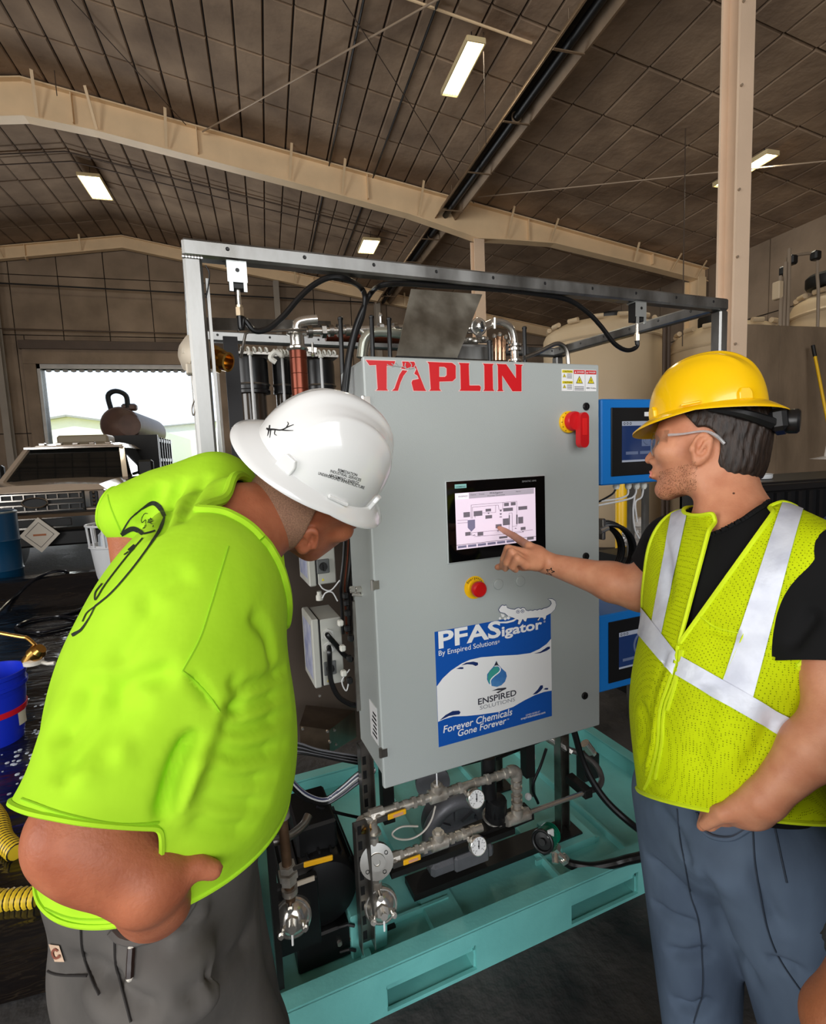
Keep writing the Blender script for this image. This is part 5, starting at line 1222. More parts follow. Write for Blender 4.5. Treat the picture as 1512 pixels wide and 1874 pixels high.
# flanges and domes at the left strut
def flange(label, p, r, dome, d=(-.15, -1, .3)):
    d = np.asarray(d, float); d /= np.linalg.norm(d); t = thing('pipe_flange', label, 'flange', p)
    b = MB().lathe(p - d * .018, d, [(r, 0), (r, .016), (r * .5, .017), (r * .48, .022), (r * .2, .022), (r * .18, .018)] if not dome else [(r * .9, -.02), (r, -.012), (r, .012), (r * .92, .016), (r * .85, .016), (r * .7, .026), (r * .4, .034), (r * .1, .036)], 32); b.build('disc', M_SS, t)
    x = np.cross(d, ZX); x /= np.linalg.norm(x); y = np.cross(d, x)
    for i in range(4 if not dome else 3):
        a = .6 + i * math.pi * 2 / (4 if not dome else 3); e = x * math.cos(a) + y * math.sin(a); bb = MB(); q = p + e * r * (.72 if not dome else .7)
        if dome: bb.cyl(q, q + d * .03, r * .2, r * .17, n=12); bolt(bb, q + d * .03, d, r * .12, .008); bb.build('clamp_bolt', M_SS, t)
        else: bb.lathe(q, d, [(.006, -.004), (.006, .0008), (.0045, .001), (.004, -.003)], 10); bb.build('bolt_hole', M_DARK, t)
    if dome:
        b = MB(); collar(b, p + d * .022, d, r * .3, .02, True); b.cyl(p + d * .03, p + d * .058, r * .2, n=12); b.build('drain_valve', M_SS, t)
        MB().cyl(p + d * .05, p + d * .05 + np.array((-.002, -.004, -.045)), .003, n=8).build('drain_spout', M_WHITE, t)
    return t
pF = S(690, 1578, 1.41); flange('flat polished flange with bolt holes at the end of the lower pipe run', pF, .052, False)
pD = S(698, 1660, 1.41); flange('polished dome with drain spout below the flat flange, on the front strut', pD, .053, True)
pE = S(535, 1682, 1.41); flange('polished dome with drain valve at the foot of the rusty pipe, far left', pE, .055, True)
sk = thing('pipe_stack', 'short stainless pipe stack between the flat flange and the dome below', 'pipework', (pD[0], 1.44, pD[2]))
b = MB().cyl((pD[0], 1.44, pD[2] - .02), (pF[0], 1.44, zA), .016, n=16); b.build('pipe', M_FIT, sk); b = MB()
for t_ in (.3, .36, .44, .5, .85): collar(b, np.array((pD[0], 1.44, pD[2])) * (1 - t_) + np.array((pF[0], 1.44, zA)) * t_, ZX, .022, .009, True)
b.build('union_nut', M_SS, sk)
# rusty pipe and black motor at the left
p0 = S(516, 1490, 1.43); p1 = S(533, 1655, 1.43)
rp_ = thing('drain_pipe', 'brown stained vertical pipe with couplings, left of the black motor', 'pipework', p1)
MB().tube([p0, p1], .0145, 14).build('pipe', mat('rusty_pipe', (128, 100, 76), 0.45, 0.6, vs=14, col2=(86, 64, 46)), rp_)
b = MB()
for t_, r_ in ((0, .018), (.58, .02), (.66, .024), (.72, .02), (.84, .019)): collar(b, p0 + (p1 - p0) * t_, p1 - p0, r_, .018, r_ > .019)
b.build('coupling', M_IRON, rp_)
b = MB().tube([p0 + ZX * .0, p0 + ZX * .05, S(512, 1440, 1.44)], .01, 10); b.build('tube', M_SSB, rp_)
b = MB()
for y in (1447, 1463, 1476): collar(b, S(513, y, 1.435), ZX, .0165, .011)
b.build('clamp_ring', M_SS, rp_)
MB().bar(S(556, 1583, 1.40), S(609, 1569, 1.40), .016, .007, up=(0, 1, 0), bev=.002).build('valve_handle', M_YHND, rp_)
MB().bar(S(536, 1590, 1.415), S(562, 1580, 1.402), .012, .004, up=(0, 1, 0)).build('valve_stem_plate', M_SSB, rp_)
MB().tube([S(475, 1545, 1.46), S(500, 1540, 1.46), S(530, 1530, 1.47), S(555, 1510, 1.5), S(565, 1492, 1.52)], .013, 12, smooth=5).build('branch_tube', M_SSB, rp_)
MB().box(S(560, 1612, 1.415), (.05, .004, .014)).build('pipe_tag', mat('tag_beige', (190, 178, 160), 0.6), rp_)
mt = thing('electric_motor', 'black electric pump motor on the left side of the pallet', 'motor', (0.27, 1.7, .08))
b = MB().lathe((0.265, 1.50, .30), (0, 1, 0), [(.06, -.012), (.105, 0), (.115, .02), (.115, .36), (.1, .38), (.05, .39)], 30); b.build('casing', M_MOTOR, mt)
b = MB()
for i in range(20):
    a = i * math.pi / 10; e = np.array((math.cos(a), 0, math.sin(a))); b.bar(np.array((.265, 1.53, .30)) + e * .118, np.array((.265, 1.84, .30)) + e * .118, .006, .014, up=e)
b.build('cooling_fin', M_MOTOR, mt)
MB().box2((0.2, 1.55, .40), (0.33, 1.75, .50), .008).build('terminal_box', M_MOTOR, mt)
MB().box2((0.17, 1.48, .078), (0.36, 1.85, .19), .006).build('motor_foot', M_MOTOR, mt)
b = MB()
for u in (.30, .34): bolt(b, (u, 1.478, .14), -VX, .008, .008)
b.build('foot_bolt', M_SS, mt)
MB().box2((0.115, 1.44, .2), (0.24, 1.47, .42), .004).build('mount_plate', M_MOTOR, mt)
tag(MB().box2((0.10, 1.39, .156), (0.118, 1.43, .60)).build('black_upright', M_DARK), 'thin black upright at the left front corner of the pallet', 'post')

# green pump and its hose
pg = S(1000, 1533, 1.45); d = np.array((-.84, -.52, .24)); d /= np.linalg.norm(d)
gp = thing('green_pump', 'small green pump head with a black hand wheel on the pallet', 'pump', pg)
b = MB().lathe(pg - d * .045, d, [(.02, -.02), (.034, 0), (.036, .03), (.040, .05), (.040, .075)], 26); b.build('body', M_GREEN, gp)
b = MB()
for i in range(5): b.torus(pg - d * (.04 - .012 * i), d, .036, .003, 24, 6)
b.build('body_rib', M_GREEN, gp)
b = MB().torus(pg + d * .036, d, .036, .006, 30, 8); b.lathe(pg + d * .024, d, [(.034, 0), (.034, .008), (.012, .01), (.012, .02)], 28); b.build('hand_wheel', M_PLBLK, gp)
t0 = S(1015, 1552, 1.43); t1 = S(1032, 1572, 1.42)
b = MB().tube([t0 + np.array((-.03, .02, .02)), t1], .013, 12); collar(b, t0, t1 - t0, .019, .018, True); collar(b, t1, t1 - t0, .017, .014, True); b.cyl(t0, t0 + np.array((-.02, -.03, -.03)), .012, n=12); b.build('hose_tail', M_SS, gp)
MB().box(S(1008, 1525, 1.42), (.026, .01, .03), bev=.003).build('sight_glass', mat('sight_white', (220, 222, 220), 0.3), gp)
cable('outlet_hose', 'thick black hose leaving the green pump over the front lip', [t1 - np.array((.004, 0, -.004)), t1 + np.array((.012, -.004, -.014))] + [S(*p, v_) for p, v_ in (((1050, 1583), 1.40), ((1085, 1587), 1.37), ((1125, 1580), 1.33), ((1160, 1571), 1.29), ((1230, 1560), 1.24), ((1300, 1590), 1.2))], .0165, cat='hose')
cable('supply_hose', 'black hose slanting down from the cabinet to the right wall of the pallet', [S(*p, v_) for p, v_ in (((1050, 1335), 1.5), ((1066, 1390), 1.48), ((1085, 1430), 1.45), ((1112, 1468), 1.41), ((1152, 1505), 1.36), ((1200, 1540), 1.34))], .0125, cat='hose')
vp_ = thing('vertical_tube', 'stainless vertical tube with white cap right of the filter', 'pipework', S(975, 1460, 1.7))
MB().cyl(S(972, 1385, 1.7), S(975, 1455, 1.7), .012, n=12).build('tube', M_SSB, vp_); MB().cyl(S(971, 1378, 1.7), S(972, 1388, 1.7), .018, n=14).build('cap', M_WHITE, vp_)
MB().ball(S(967, 1458, 1.62), .014, 12).build('end_ball', M_WHITE, vp_)
b = thing('solenoid_valve', 'chrome solenoid valve at the right edge, below the cabinet corner', 'valve', S(1075, 1372, 1.75))
MB().cyl(S(1070, 1360, 1.75), S(1082, 1376, 1.74), .022, n=16).build('coil', M_SS, b); MB().cyl(S(1078, 1372, 1.74), S(1088, 1380, 1.73), .014, n=6).build('nut', M_SS, b); MB().box(S(1076, 1400, 1.78), (.09, .06, .12), bev=.006).build('valve_block', M_DARK, b)
for i, pts in enumerate((((845, 1400), (900, 1385), (960, 1362), (1010, 1345)), ((900, 1392), (950, 1372), (1000, 1352), (1040, 1340)), ((985, 1470), (975, 1440), (990, 1400), (1000, 1370)))):
    cable('control_cable', ('upper black cable under the cabinet front edge', 'second black cable under the cabinet front edge', 'black cable hanging beside the white-capped tube')[i], [S(*p, 1.66) for p in pts], .006)
# ================================================================== equipment behind and beside the cabinet
M_GLASSB = mat('smoked_tube', (52, 44, 36), 0.15, spec=0.6)
# reaction tube
t = thing('reaction_tube', 'brown copper-coloured vertical tube with stainless clamp on top', 'tube', S(545, 900, 1.8))
p = S(545, 640, 1.8); u, z = p[0], p[2]
MB().cyl((u, 1.8, 1.46), (u, 1.8, z), .029, n=24).build('tube', M_COPPER, t)
b = MB()
for k in range(11): b.torus((u, 1.8, z - .03 - k * .05), ZX, .029, .0012, 24, 5)
b.build('tube_seam', MATS['copper_brown_tube'], t)
b = MB().lathe((u, 1.8, z - .005), ZX, [(.030, 0), (.037, .006), (.037, .012), (.024, .018), (.024, .05), (.034, .055), (.034, .068), (.02, .072)], 26); b.build('clamp_ferrule', M_SS, t)
b = MB().bar((u + .035, 1.79, z + .0), (u + .06, 1.78, z - .004), .012, .016).cyl((u + .045, 1.775, z - .02), (u + .045, 1.775, z + .02), .004, n=8); b.ball((u + .045, 1.775, z - .02), .008, 8); b.build('wing_nut', M_SS, t)
b = MB().tube([(u, 1.8, z + .06), (u + .005, 1.8, z + .085), (u + .03, 1.795, z + .095), (u + .07, 1.79, z + .1)], .016, 12, smooth=4); b.build('outlet_bend', M_SS, t)
# horizontal stainless and copper pipes behind
t = thing('header_pipe', 'stainless header pipe with clamp fittings across the back of the machine', 'pipework', S(640, 605, 1.85))
a, c = S(560, 607, 1.85), S(742, 601, 1.85)
MB().tube([a, c], .013, 14).build('pipe', M_SS, t)
b = MB()
for x, r_ in ((566, .018), (590, .02), (603, .017), (618, .019), (632, .017), (694, .02), (722, .017)):
    q = a + (c - a) * ((x - 560) / 182); collar(b, q, c - a, r_, .016, r_ > .0185)
b.build('fitting_nut', M_SSB, t)
b = MB().torus(a + (c - a) * .74, c - a, .017, .004, 18, 6); q = a + (c - a) * .74; b.cyl(q + ZX * .015, q + ZX * .05, .005, n=8); b.ball(q + ZX * .05, .008, 8); b.build('clamp', M_SS, t)
MB().tube([S(*p_, 1.85) for p_ in ((640, 603), (660, 605), (672, 622), (668, 650))], .013, 12, smooth=5).build('pipe_bend', M_SS, t)
MB().tube([S(*p_, 1.8) for p_ in ((740, 612), (690, 608), (668, 620), (661, 655))], .017, 14, smooth=6).build('pale_pipe_bend', mat('pale_pipe', (200, 204, 190), 0.25, 0.7), t)
tag(MB().cyl(S(596, 616, 1.95), S(736, 621, 1.95), .017, n=18).build('heat_tube', M_COPPER), 'dark red copper tube lying across behind the stainless header', 'tube')
b = thing('vessel_shelf', 'brown sheet shelf and back panel behind the head of the man in the white helmet', 'shelf', (.3, 2.0, .4))
MB().box2((.03, 1.70, 1.435), (.60, 2.16, 1.458)).build('shelf_board', mat('brown_sheet', (84, 72, 62), .7, vs=3, var=.2), b); MB().box2((.12, 2.14, .40), (.95, 2.16, 1.435)).build('panel', MATS['brown_sheet'], b)
for u in (.13, .93): MB().box2((u - .015, 2.16, .078), (u + .015, 2.19, 1.435)).build('leg', M_DARK, b)
# black vessel heads with their tie rods
for i, (x0, x1, lb) in enumerate(((428, 492, 'leftmost of three black vessel heads behind the frame post'), (500, 534, 'middle black vessel head left of the brown tube'), (558, 612, 'right black vessel head between the brown tube and the cabinet'))):
    v_ = 1.95; pc = S((x0 + x1) / 2, 690, v_); r_ = np.linalg.norm(S(x1, 690, v_) - S(x0, 690, v_)) / 2
    t = thing('pressure_vessel', lb, 'vessel', (pc[0], v_, 1.46))
    zt_ = S(460, 656, v_)[2]; zb_ = S(460, 716, v_)[2]
    b = MB().lathe((pc[0], v_, zb_), ZX, [(r_ * .9, -.012), (r_ * 1.05, -.01), (r_ * 1.05, .0), (r_, .004), (r_, zt_ - zb_ - .02), (r_ * .96, zt_ - zb_ - .004), (r_ * .6, zt_ - zb_)], 28); b.build('head', M_PLBLK, t)
    MB().torus((pc[0], v_, zb_ + .02), ZX, r_ * 1.01, .004, 28, 6).build('head_ring', M_SSB, t)
    MB().cyl((pc[0], v_, 1.46), (pc[0], v_, zb_), r_ * .8, n=20).build('column', M_GLASSB, t)
    b = MB().box2((pc[0] - r_ * 1.1, v_ - r_ * 1.0, zt_ + .004), (pc[0] + r_ * 1.1, v_ + r_ * 1.0, zt_ + .012)); b.build('plate', M_SSB, t)
    b = MB()
    for k in range(6): b.torus((pc[0] - r_ + (k + .5) * r_ / 3, v_ - r_ * .95, zt_ + .018), (1, .35, .25), .008, .004, 10, 5)
    b.build('thread_ring', mat('white_nylon', (222, 220, 210), 0.4), t)
    MB().cyl((pc[0] - r_ * .1, v_ - r_ * 1.12, 1.46), (pc[0] - r_ * .1, v_ - r_ * 1.12, zt_), .005, n=10).build('tie_rod', M_WWIRE, t)
    MB().lathe((pc[0] - r_ * .1, v_ - r_ * 1.12, zt_ - .002), ZX, [(.009, 0), (.009, .01), (.006, .014)], 10).build('tie_rod_nut', MATS['white_nylon'], t)
b = MB().tube([S(*p_, 1.85) for p_ in ((505, 663), (495, 655), (503, 645), (515, 650))], .009, 10, smooth=4); tag(b.build('elbow_fitting', MATS['white_nylon']), 'small white elbow fitting between the left vessel heads', 'fitting')
tag(MB().box2(S(408, 616, 1.72) * (1, 0, 0) + (0, 1.72, .75), S(432, 616, 1.72) + (0.004, .012, 0)).build('black_partition', mat('black_sheet', (26, 24, 26), 0.6)), 'tall black sheet panel right behind the left frame post', 'panel')
tag(MB().tube([S(*p_, 1.75) for p_ in ((441, 655), (448, 618), (452, 609), (470, 607), (560, 603))], .0045, 8, smooth=5).build('bent_tube', M_SSB), 'thin bent metal tube beside the black sheet panel', 'tube')
for (x, y0, y1), lb in zip(((623, 583, 660), (680, 580, 650), (712, 584, 650), (896, 625, 660), (960, 600, 660)), ('black rod nearest the brown tube, over the cabinet top', 'black rod behind the cabinet top, left of the red lettering', 'black rod just left of the bent metal plate', 'short black rod right of the bent metal plate', 'black rod right of the stainless elbow')):
    v_ = 1.66; t = thing('threaded_rod', lb, 'rod', S(x, y1, v_) - ZX * .3)
    MB().cyl(S(x, y1, v_) - ZX * .3, S(x, y0, v_), .0075, n=12).build('shaft', M_PLBLK, t); MB().lathe(S(x, y0, v_) - ZX * .004, ZX, [(.009, 0), (.009, .006), (.006, .009)], 12).build('end_cap', M_PLBLK, t)
# bent metal plate
P = [S(725, 652, 1.63), S(836, 656, 1.63), S(882, 540, 1.72), S(752, 530, 1.72)]
n = np.cross(P[1] - P[0], P[3] - P[0]); n /= np.linalg.norm(n); b = MB().add(P + [q + n * .004 for q in P], [(0, 1, 2, 3), (7, 6, 5, 4), (0, 4, 5, 1), (1, 5, 6, 2), (2, 6, 7, 3), (3, 7, 4, 0)])
t = thing('metal_plate', 'bare bent metal plate standing up behind the cabinet top', 'plate', S(780, 656, 1.63)); b.build('plate', mat('mill_steel', (160, 157, 146), 0.42, 0.7, vs=11, col2=(116, 112, 102), rvar=0.12), t)
q = [S(725, 652, 1.63), S(836, 656, 1.63)]; MB().bar(q[0] + VX * .03 - ZX * .002, q[1] + VX * .03 - ZX * .002, .07, .004).build('flange_foot', M_DARK, t)
# sanitary fittings right of the plate
t = thing('sanitary_fittings', 'cluster of polished sanitary fittings and elbow right of the bent plate', 'pipework', S(910, 640, 1.72) - ZX * .2)
c = S(876, 598, 1.70); d = np.array((-.15, -1, -.05)); d /= np.linalg.norm(d)
MB().lathe(c - d * .01, d, [(.022, 0), (.027, .004), (.027, .014), (.021, .018), (.012, .03), (.004, .032)], 26).build('clamp_end', M_SS, t)
b = MB().torus(c, d, .0265, .006, 26, 8); x_ = np.cross(d, ZX); b.box(c - ZX * .032, (.016, .018, .014)); b.build('clamp_ring', M_SS, t); MB().bar(c + d * .03 + ZX * .012, c + d * .03 - ZX * .012 + UX * .008, .006, .004, up=d).build('clamp_slot', M_DARK, t)
MB().tube([c - d * .0 + UX * .02, S(905, 590, 1.72), S(922, 592, 1.72), S(935, 602, 1.72), S(941, 620, 1.72), S(942, 640, 1.72), S(943, 668, 1.72)], .0145, 14, smooth=5).build('elbow', M_SS, t)
b = MB()
for y in (632, 640, 660): collar(b, S(942, y, 1.72), ZX, .021, .008)
b.build('ferrule', M_SS, t)
MB().tube([c - VX * -.02 + ZX * .0, S(850, 602, 1.76), S(838, 606, 1.78)], .018, 12).build('pipe_stub', M_SS, t)
b = MB()
for x, y in ((860, 622), (871, 625), (884, 620)): b.ball(S(x, y, 1.73), .013, 10, (1.2, 1, .8))
b.tube([S(846, 624, 1.74), S(892, 622, 1.74)], .012, 12); b.build('cross_fitting', M_SS, t)
b = MB()
for x, r_ in ((907, .011), (914, .016), (921, .010)): b.cyl(S(x, 660, 1.74), S(x, 616, 1.74), r_, n=12)
b.build('sight_tubes', mat('warm_steel', (190, 150, 120), 0.2, 0.9), t)
b = MB()
for x, y in ((905, 615), (915, 612), (926, 617), (932, 626)): b.ball(S(x, y, 1.70), .009, 8)
b.cyl(S(905, 582, 1.7), S(905, 602, 1.7), .007, n=8); b.build('clamp_nut', M_SS, t)
tag(MB().box2(S(838, 656, 1.70), S(892, 640, 1.74)).build('steel_channel', M_GALV), 'short steel channel lying behind the cabinet top, under the clamp', 'channel')
tag(MB().tube([S(*p_, 1.52) for p_ in ((960, 655), (985, 645), (1015, 630), (1030, 632), (1038, 645), (1041, 672))], .0075, 10, smooth=6).build('bent_conduit', M_SSB), 'bent steel conduit dropping into the cabinet top right', 'conduit')
# hose coupling and grey camera-like head left of the frame post
t = thing('cam_coupling', 'brass cam coupling poking out right of the left frame post', 'coupling', S(398, 660, 1.55))
c = S(398, 658, 1.52); d = np.array((.75, -.6, -.28)); d /= np.linalg.norm(d)
b = MB().lathe(c - d * .05, d, [(.022, 0), (.022, .03), (.027, .032), (.027, .052), (.022, .054), (.026, .06), (.026, .085), (.02, .086), (.02, .06)], 26); b.build('body', M_BRASS, t)
b = MB(); collar(b, c - d * .004, d, .03, .018, True); b.build('hex_collar', M_BRASS, t)
t = thing('pump_head', 'round pale grey cast head hanging left of the left frame post', 'pump head', S(350, 650, 1.5))
c = S(352, 648, 1.5); d = np.array((-.9, -.3, .1)); d /= np.linalg.norm(d)
MB().lathe(c - d * .03, d, [(.05, 0), (.052, .02), (.045, .045), (.02, .06)], 26).build('housing', mat('pale_cast', (196, 184, 166), 0.5, 0.2, vs=20, var=0.15), t)
b = MB().torus(c + d * .012, d, .036, .005, 24, 6); b.box(c + d * .02, (.01, .05, .012)); b.build('housing_ring', MATS['pale_cast'], t)
MB().box(S(352, 676, 1.48), (.03, .03, .03), bev=.004).build('hook_block', MATS['pale_cast'], t)
cable('safety_chain', 'thin steel chain and wire hanging under the pale grey head', [S(*p_, 1.48) for p_ in ((350, 680), (353, 700), (358, 722), (351, 748), (355, 760), (359, 730), (357, 718))], .0022, M_SSB, 'chain', 4, 6)

# ---- left side: junction boxes, cables, stainless hood
def jbox(label, pts, depth, sw, glands, v_):
    # front-left, front-right, bottom corners of the side that faces us
    p0 = S(*pts[0], v_); p1 = S(*pts[1], v_); p2 = S(*pts[2], v_)
    t = thing('junction_box', label, 'junction box', ((p0[0] + p1[0]) / 2, v_, p2[2]))
    u0, u1, z1, z0 = p0[0], p1[0], p0[2], p2[2]
    MB().box2((u0, v_, z0), (u1, v_ + depth, z1), .003).build('body', M_BOX, t)
    MB().box2((u0 - .028, v_ - .0, z0 - .004), (u0 - .004, v_ + depth, z1 + .004), .004).build('lid', M_BOX, t)
    MB().box2((u0 - .005, v_ + .002, z0 + .002), (u0 + .001, v_ + depth - .002, z1 - .002)).build('lid_seal', M_DARK, t)
    MB().box2((u0 - .0285, v_ + .02, z0 + .02), (u0 - .028, v_ + depth - .02, z1 - .02)).build('lid_label', mat('lid_film', (150, 160, 206), 0.2, vs=20, col2=(210, 214, 230)), t)
    c = S(*sw, v_); s = MB().box2((c[0] - .021, v_ - .006, c[2] - .024), (c[0] + .021, v_, c[2] + .024), .003).build('switch_plate', mat('switch_grey', (96, 98, 98), 0.4), t)
    b = MB().lathe(c - VX * .005, -VX, [(.014, 0), (.012, .012)], 16); b.box(c - VX * .02, (.006, .016, .024)); b.build('rotary_switch', M_PLBLK, s)
    for i, g in enumerate(glands):
        q = S(*g, v_); b = MB(); collar(b, q - VX * .003, VX, .017, .008, True); b.lathe(q - VX * .004, -VX, [(.013, 0), (.013, .014), (.010, .022)], 14); b.build('cable_gland', mat('gland_grey', (200, 200, 196), 0.45), t)
    MB().prism([(0, 0), (.010, 0), (.005, .009)], (u0 + .012, v_ - .0006, z0 + .012), UX, ZX, (0, .0006, 0)).build('warning_sticker', MATS['label_yellow'], t, smooth=0)
    return t
v_ = 1.66
t2 = jbox('lower grey junction box with two cable glands and a switch, left of the cabinet', ((585, 1135), (624, 1128), (587, 1257)), .17, (604, 1222), ((599, 1161), (602, 1184)), v_)
jbox('upper grey junction box with black rotary switch, under the white-helmeted chin', ((578, 1000), (612, 998), (580, 1071)), .17, (591, 1036), (), v_)
p_ = S(585, 1098, 1.72); tag(MB().lathe(p_, ZX, [(.012, 0), (.012, .015), (.008, .02), (.008, .03)], 12).build('cable_gland', MATS['white_nylon']), 'white cable gland standing on the lower grey junction box', 'gland')
cable('power_cable', 'black cable from the lower gland of the lower junction box down to the cabinet', [S(602, 1184, v_ - .02), S(603, 1195, v_ - .045)] + [S(*p_, v_ - .03) for p_ in ((604, 1225), (607, 1250), (620, 1275), (640, 1288), (652, 1291))], .0085)
cable('power_cable', 'black cable from the upper gland of the lower junction box to the cabinet', [S(599, 1161, v_ - .02), S(601, 1164, v_ - .045)] + [S(*p_, v_ - .02) for p_ in ((615, 1180), (630, 1198), (645, 1208))], .0085)
for i, (x, col) in enumerate(((630, M_HOSE), (637, M_COPPER), (643, M_HOSE), (649, M_HOSE))):
    cable('riser_cable', ('leftmost riser cable beside the cabinet, black', 'thin brown riser cable beside the cabinet', 'black riser cable, second from the cabinet side', 'black riser cable against the cabinet side')[i], [S(x + 2, 960, 1.62), S(x - 1, 1020, 1.62), S(x - 6, 1070, 1.62), S(x - 5, 1100, 1.63), S(x - 2, 1160, 1.63)], .005 if i != 1 else .003, col)
rl = thing('terminal_rail', 'terminal rail with glands and plugs along the left edge of the cabinet', 'terminals', S(646, 1290, 1.6))
MB().bar(S(648, 1100, 1.58), S(656, 1300, 1.58), .012, .01, up=(0, 1, 0)).build('rail', M_SSB, rl)
for k, (x, y, m_) in enumerate(((623, 1140, 'w'), (636, 1150, 'b'), (627, 1186, 'w'), (640, 1205, 'b'), (629, 1232, 'w'), (632, 1090, 'b'), (634, 1103, 'b'), (642, 1168, 'b'), (640, 1245, 'b'), (636, 1122, 'b'))):
    MB().box(S(x, y, 1.585), (.018, .02, .02), bev=.004).build('terminal_plug', MATS['white_nylon'] if m_ == 'w' else M_PLBLK, rl)
b = MB()
for pts in (((640, 1076), (668, 1080), (690, 1082)), ((645, 1088), (665, 1090), (684, 1086))): b.tube([S(*q, 1.50) for q in pts], .005, 8)
for x in (645, 655, 662, 672): collar(b, S(x, 1079, 1.5), UX, .009, .012, True)
b.build('tube_fitting', M_SS, rl)
for i, pts in enumerate((((584, 1068), (592, 1078), (606, 1080), (622, 1062)), ((590, 1095), (596, 1085), (608, 1084), (618, 1100)), ((640, 1225), (626, 1246), (634, 1264), (640, 1240)))):
    cable('thin_white_wire', ('thin white wire under the upper junction box', 'thin white wire above the lower junction box', 'thin white wire looped at the lower plugs')[i], [S(*q, 1.6) for q in pts], .0022, M_WWIRE)
# stainless hood
hz = 1.74
hd_ = thing('blower_hood', 'brown-tinted stainless sheet hood below the junction boxes', 'hood', S(590, 1380, hz))
F0, F1, F2, F3 = S(548, 1328, hz), S(603, 1336, hz), S(604, 1378, hz), S(550, 1366, hz)
K0, K1 = S(560, 1290, hz + .3), S(650, 1300, hz + .3)
P = [F0, F1, F2, F3, K0, K1, K1 - ZX * .12, K0 - ZX * .12]
MB().add(P, [(0, 1, 2, 3), (0, 4, 5, 1), (1, 5, 6, 2), (3, 2, 6, 7), (4, 0, 3, 7), (5, 4, 7, 6)]).build('hood_sheet', mat('tinted_stainless', (150, 132, 112), 0.3, 0.9, vs=8, col2=(110, 94, 78)), hd_, smooth=0)
b = MB()
for q in (F0 * .9 + F2 * .1, F1 * .93 + F3 * .07, F2 * .9 + F0 * .1, F3 * .9 + F1 * .1, F1 * .5 + F2 * .5): bolt(b, q - VX * .001, -VX, .005, .004)
for x, y in ((612, 1336), (615, 1362), (585, 1273)): bolt(b, S(x, y, hz + .01), -VX, .005, .004)
b.build('screw', M_SS, hd_)
# wire bundles
for i in range(13):
    k = i - 6; yy = k * 3.0; m_ = (M_HOSE, M_WWIRE, M_DWIRE, M_HOSE)[i % 4]
    cable('wire_strand', 'slack wire of the lower bundle running from the cabinet bottom to the left', [S(688 - abs(k), 1409 + yy * .55, 1.60), S(655, 1424 + yy * .6, 1.6), S(625, 1448 + yy * .5, 1.6), S(595, 1466 + yy * .35, 1.6), S(562, 1458 + yy * .4, 1.58), S(535, 1435 + yy * .5, 1.56), S(515, 1405 + yy * .6, 1.55)], .0032 + .001 * (i % 3), m_, 'wire', 5, 7)['group'] = 'lower wire bundle beside the cabinet'
    if i < 9: cable('wire_strand', 'dark wire of the upper bundle under the stainless hood', [S(660, 1395 + yy * .6, 1.64), S(620, 1388 + yy * .55, 1.64), S(580, 1380 + yy * .5, 1.64), S(545, 1374 + yy * .8, 1.64), S(520, 1378 + yy, 1.64)], .004, M_HOSE if i % 3 else M_CAST, 'wire', 4, 7)['group'] = 'upper wire bundle under the hood'
cable('floor_wire', 'dark wire drooping across the pallet toward the front strut', [S(*q, 1.62) for q in ((580, 1476), (620, 1488), (665, 1498))], .005)

# ---- blue control boxes at the right
def blue_box(label, tl, tr_, bl, v_, dial, depth=.2, w_=.42):
    p = S(*tl, v_); q = S(*bl, v_); u0, z1, z0 = p[0], p[2], q[2]; u1 = u0 + w_
    t = thing('control_box', label, 'control box', (u0 + w_ / 2, v_, z0))
    bb = MB().box2((u0, v_, z0), (u1, v_ + depth, z1), .005).build('enclosure', M_BLUE, t)
    a0, a1, c0, c1 = u0 + w_ * .11, u1 - w_ * .11, z0 + (z1 - z0) * .1, z1 - (z1 - z0) * .1
    s = MB().box2((a0, v_ - .006, c0), (a1, v_, c1), .002).build('bezel', M_PLBLK, t)
    d0, d1, e0, e1 = a0 + (a1 - a0) * .16, a1 - (a1 - a0) * .14, c0 + (c1 - c0) * .2, c1 - (c1 - c0) * .2
    MB().box2((d0, v_ - .0068, e0), (d1, v_ - .005, e1)).build('screen', mat('lit_screen_navy', (26, 44, 84), 0.15, emit=.35), s)
    V = v_ - .0072; g = MB().box2((d0, V, e1 - .018), (d1, V + .0005, e1)).box2((d0, V, e0), (d1, V + .0005, e0 + .008)); g.build('screen_bar', mat('screen_bar_grey', (150, 156, 170), 0.3, emit=.25), s)
    k = MB()
    for i in range(3): k.torus((d0 + .012 + i * .016, V - .0004, e1 - .009), VX, .0045, .0011, 14, 4)
    k.build('screen_icon', M_INK, s)
    c = np.array(((d0 + d1) / 2 + .02, V - .0002, (e0 + e1) / 2 + .01)); g2_ = MB()
    if dial:
        for r_, w__ in ((.052, .010), (.03, .008)): g2_.torus(c, VX, r_, w__ * .45, 26, 5, 0 if False else 0, 2 * math.pi)
    else: g2_.box2(c + (-.03, 0, -.03), c + (.04, .0003, .03)); g2_.torus(c, VX, .022, .004, 24, 5)
    g2_.box2(c + (-.010, -.001, -.008), c + (.010, 0, .008)); g2_.torus(c + np.array((0, 0, .008)), VX, .007, .0015, 16, 4)
    g2_.build('dial_graphic', mat('dial_grey', (92, 104, 132), 0.3, emit=.2), s)
    for i in range(2): MB().box2((d0 + .02 + i * .075, V - .0004, e0 + .03), (d0 + .085 + i * .075, V, e0 + .042)).build('screen_button', MATS['dial_grey'], s)
    MB().box2((d1 - .11, v_ - .0075, c1 - .036), (d1 - .06, v_ - .005, c1 - .018), .002).build('name_tag', M_WHITE, s)
    return t, u0, u1, z0, z1
tA, a0, a1, az0, az1 = blue_box('upper blue control panel with a dark screen, beside the cabinet top', (1101, 730), 0, (1100, 889), 1.62, False)
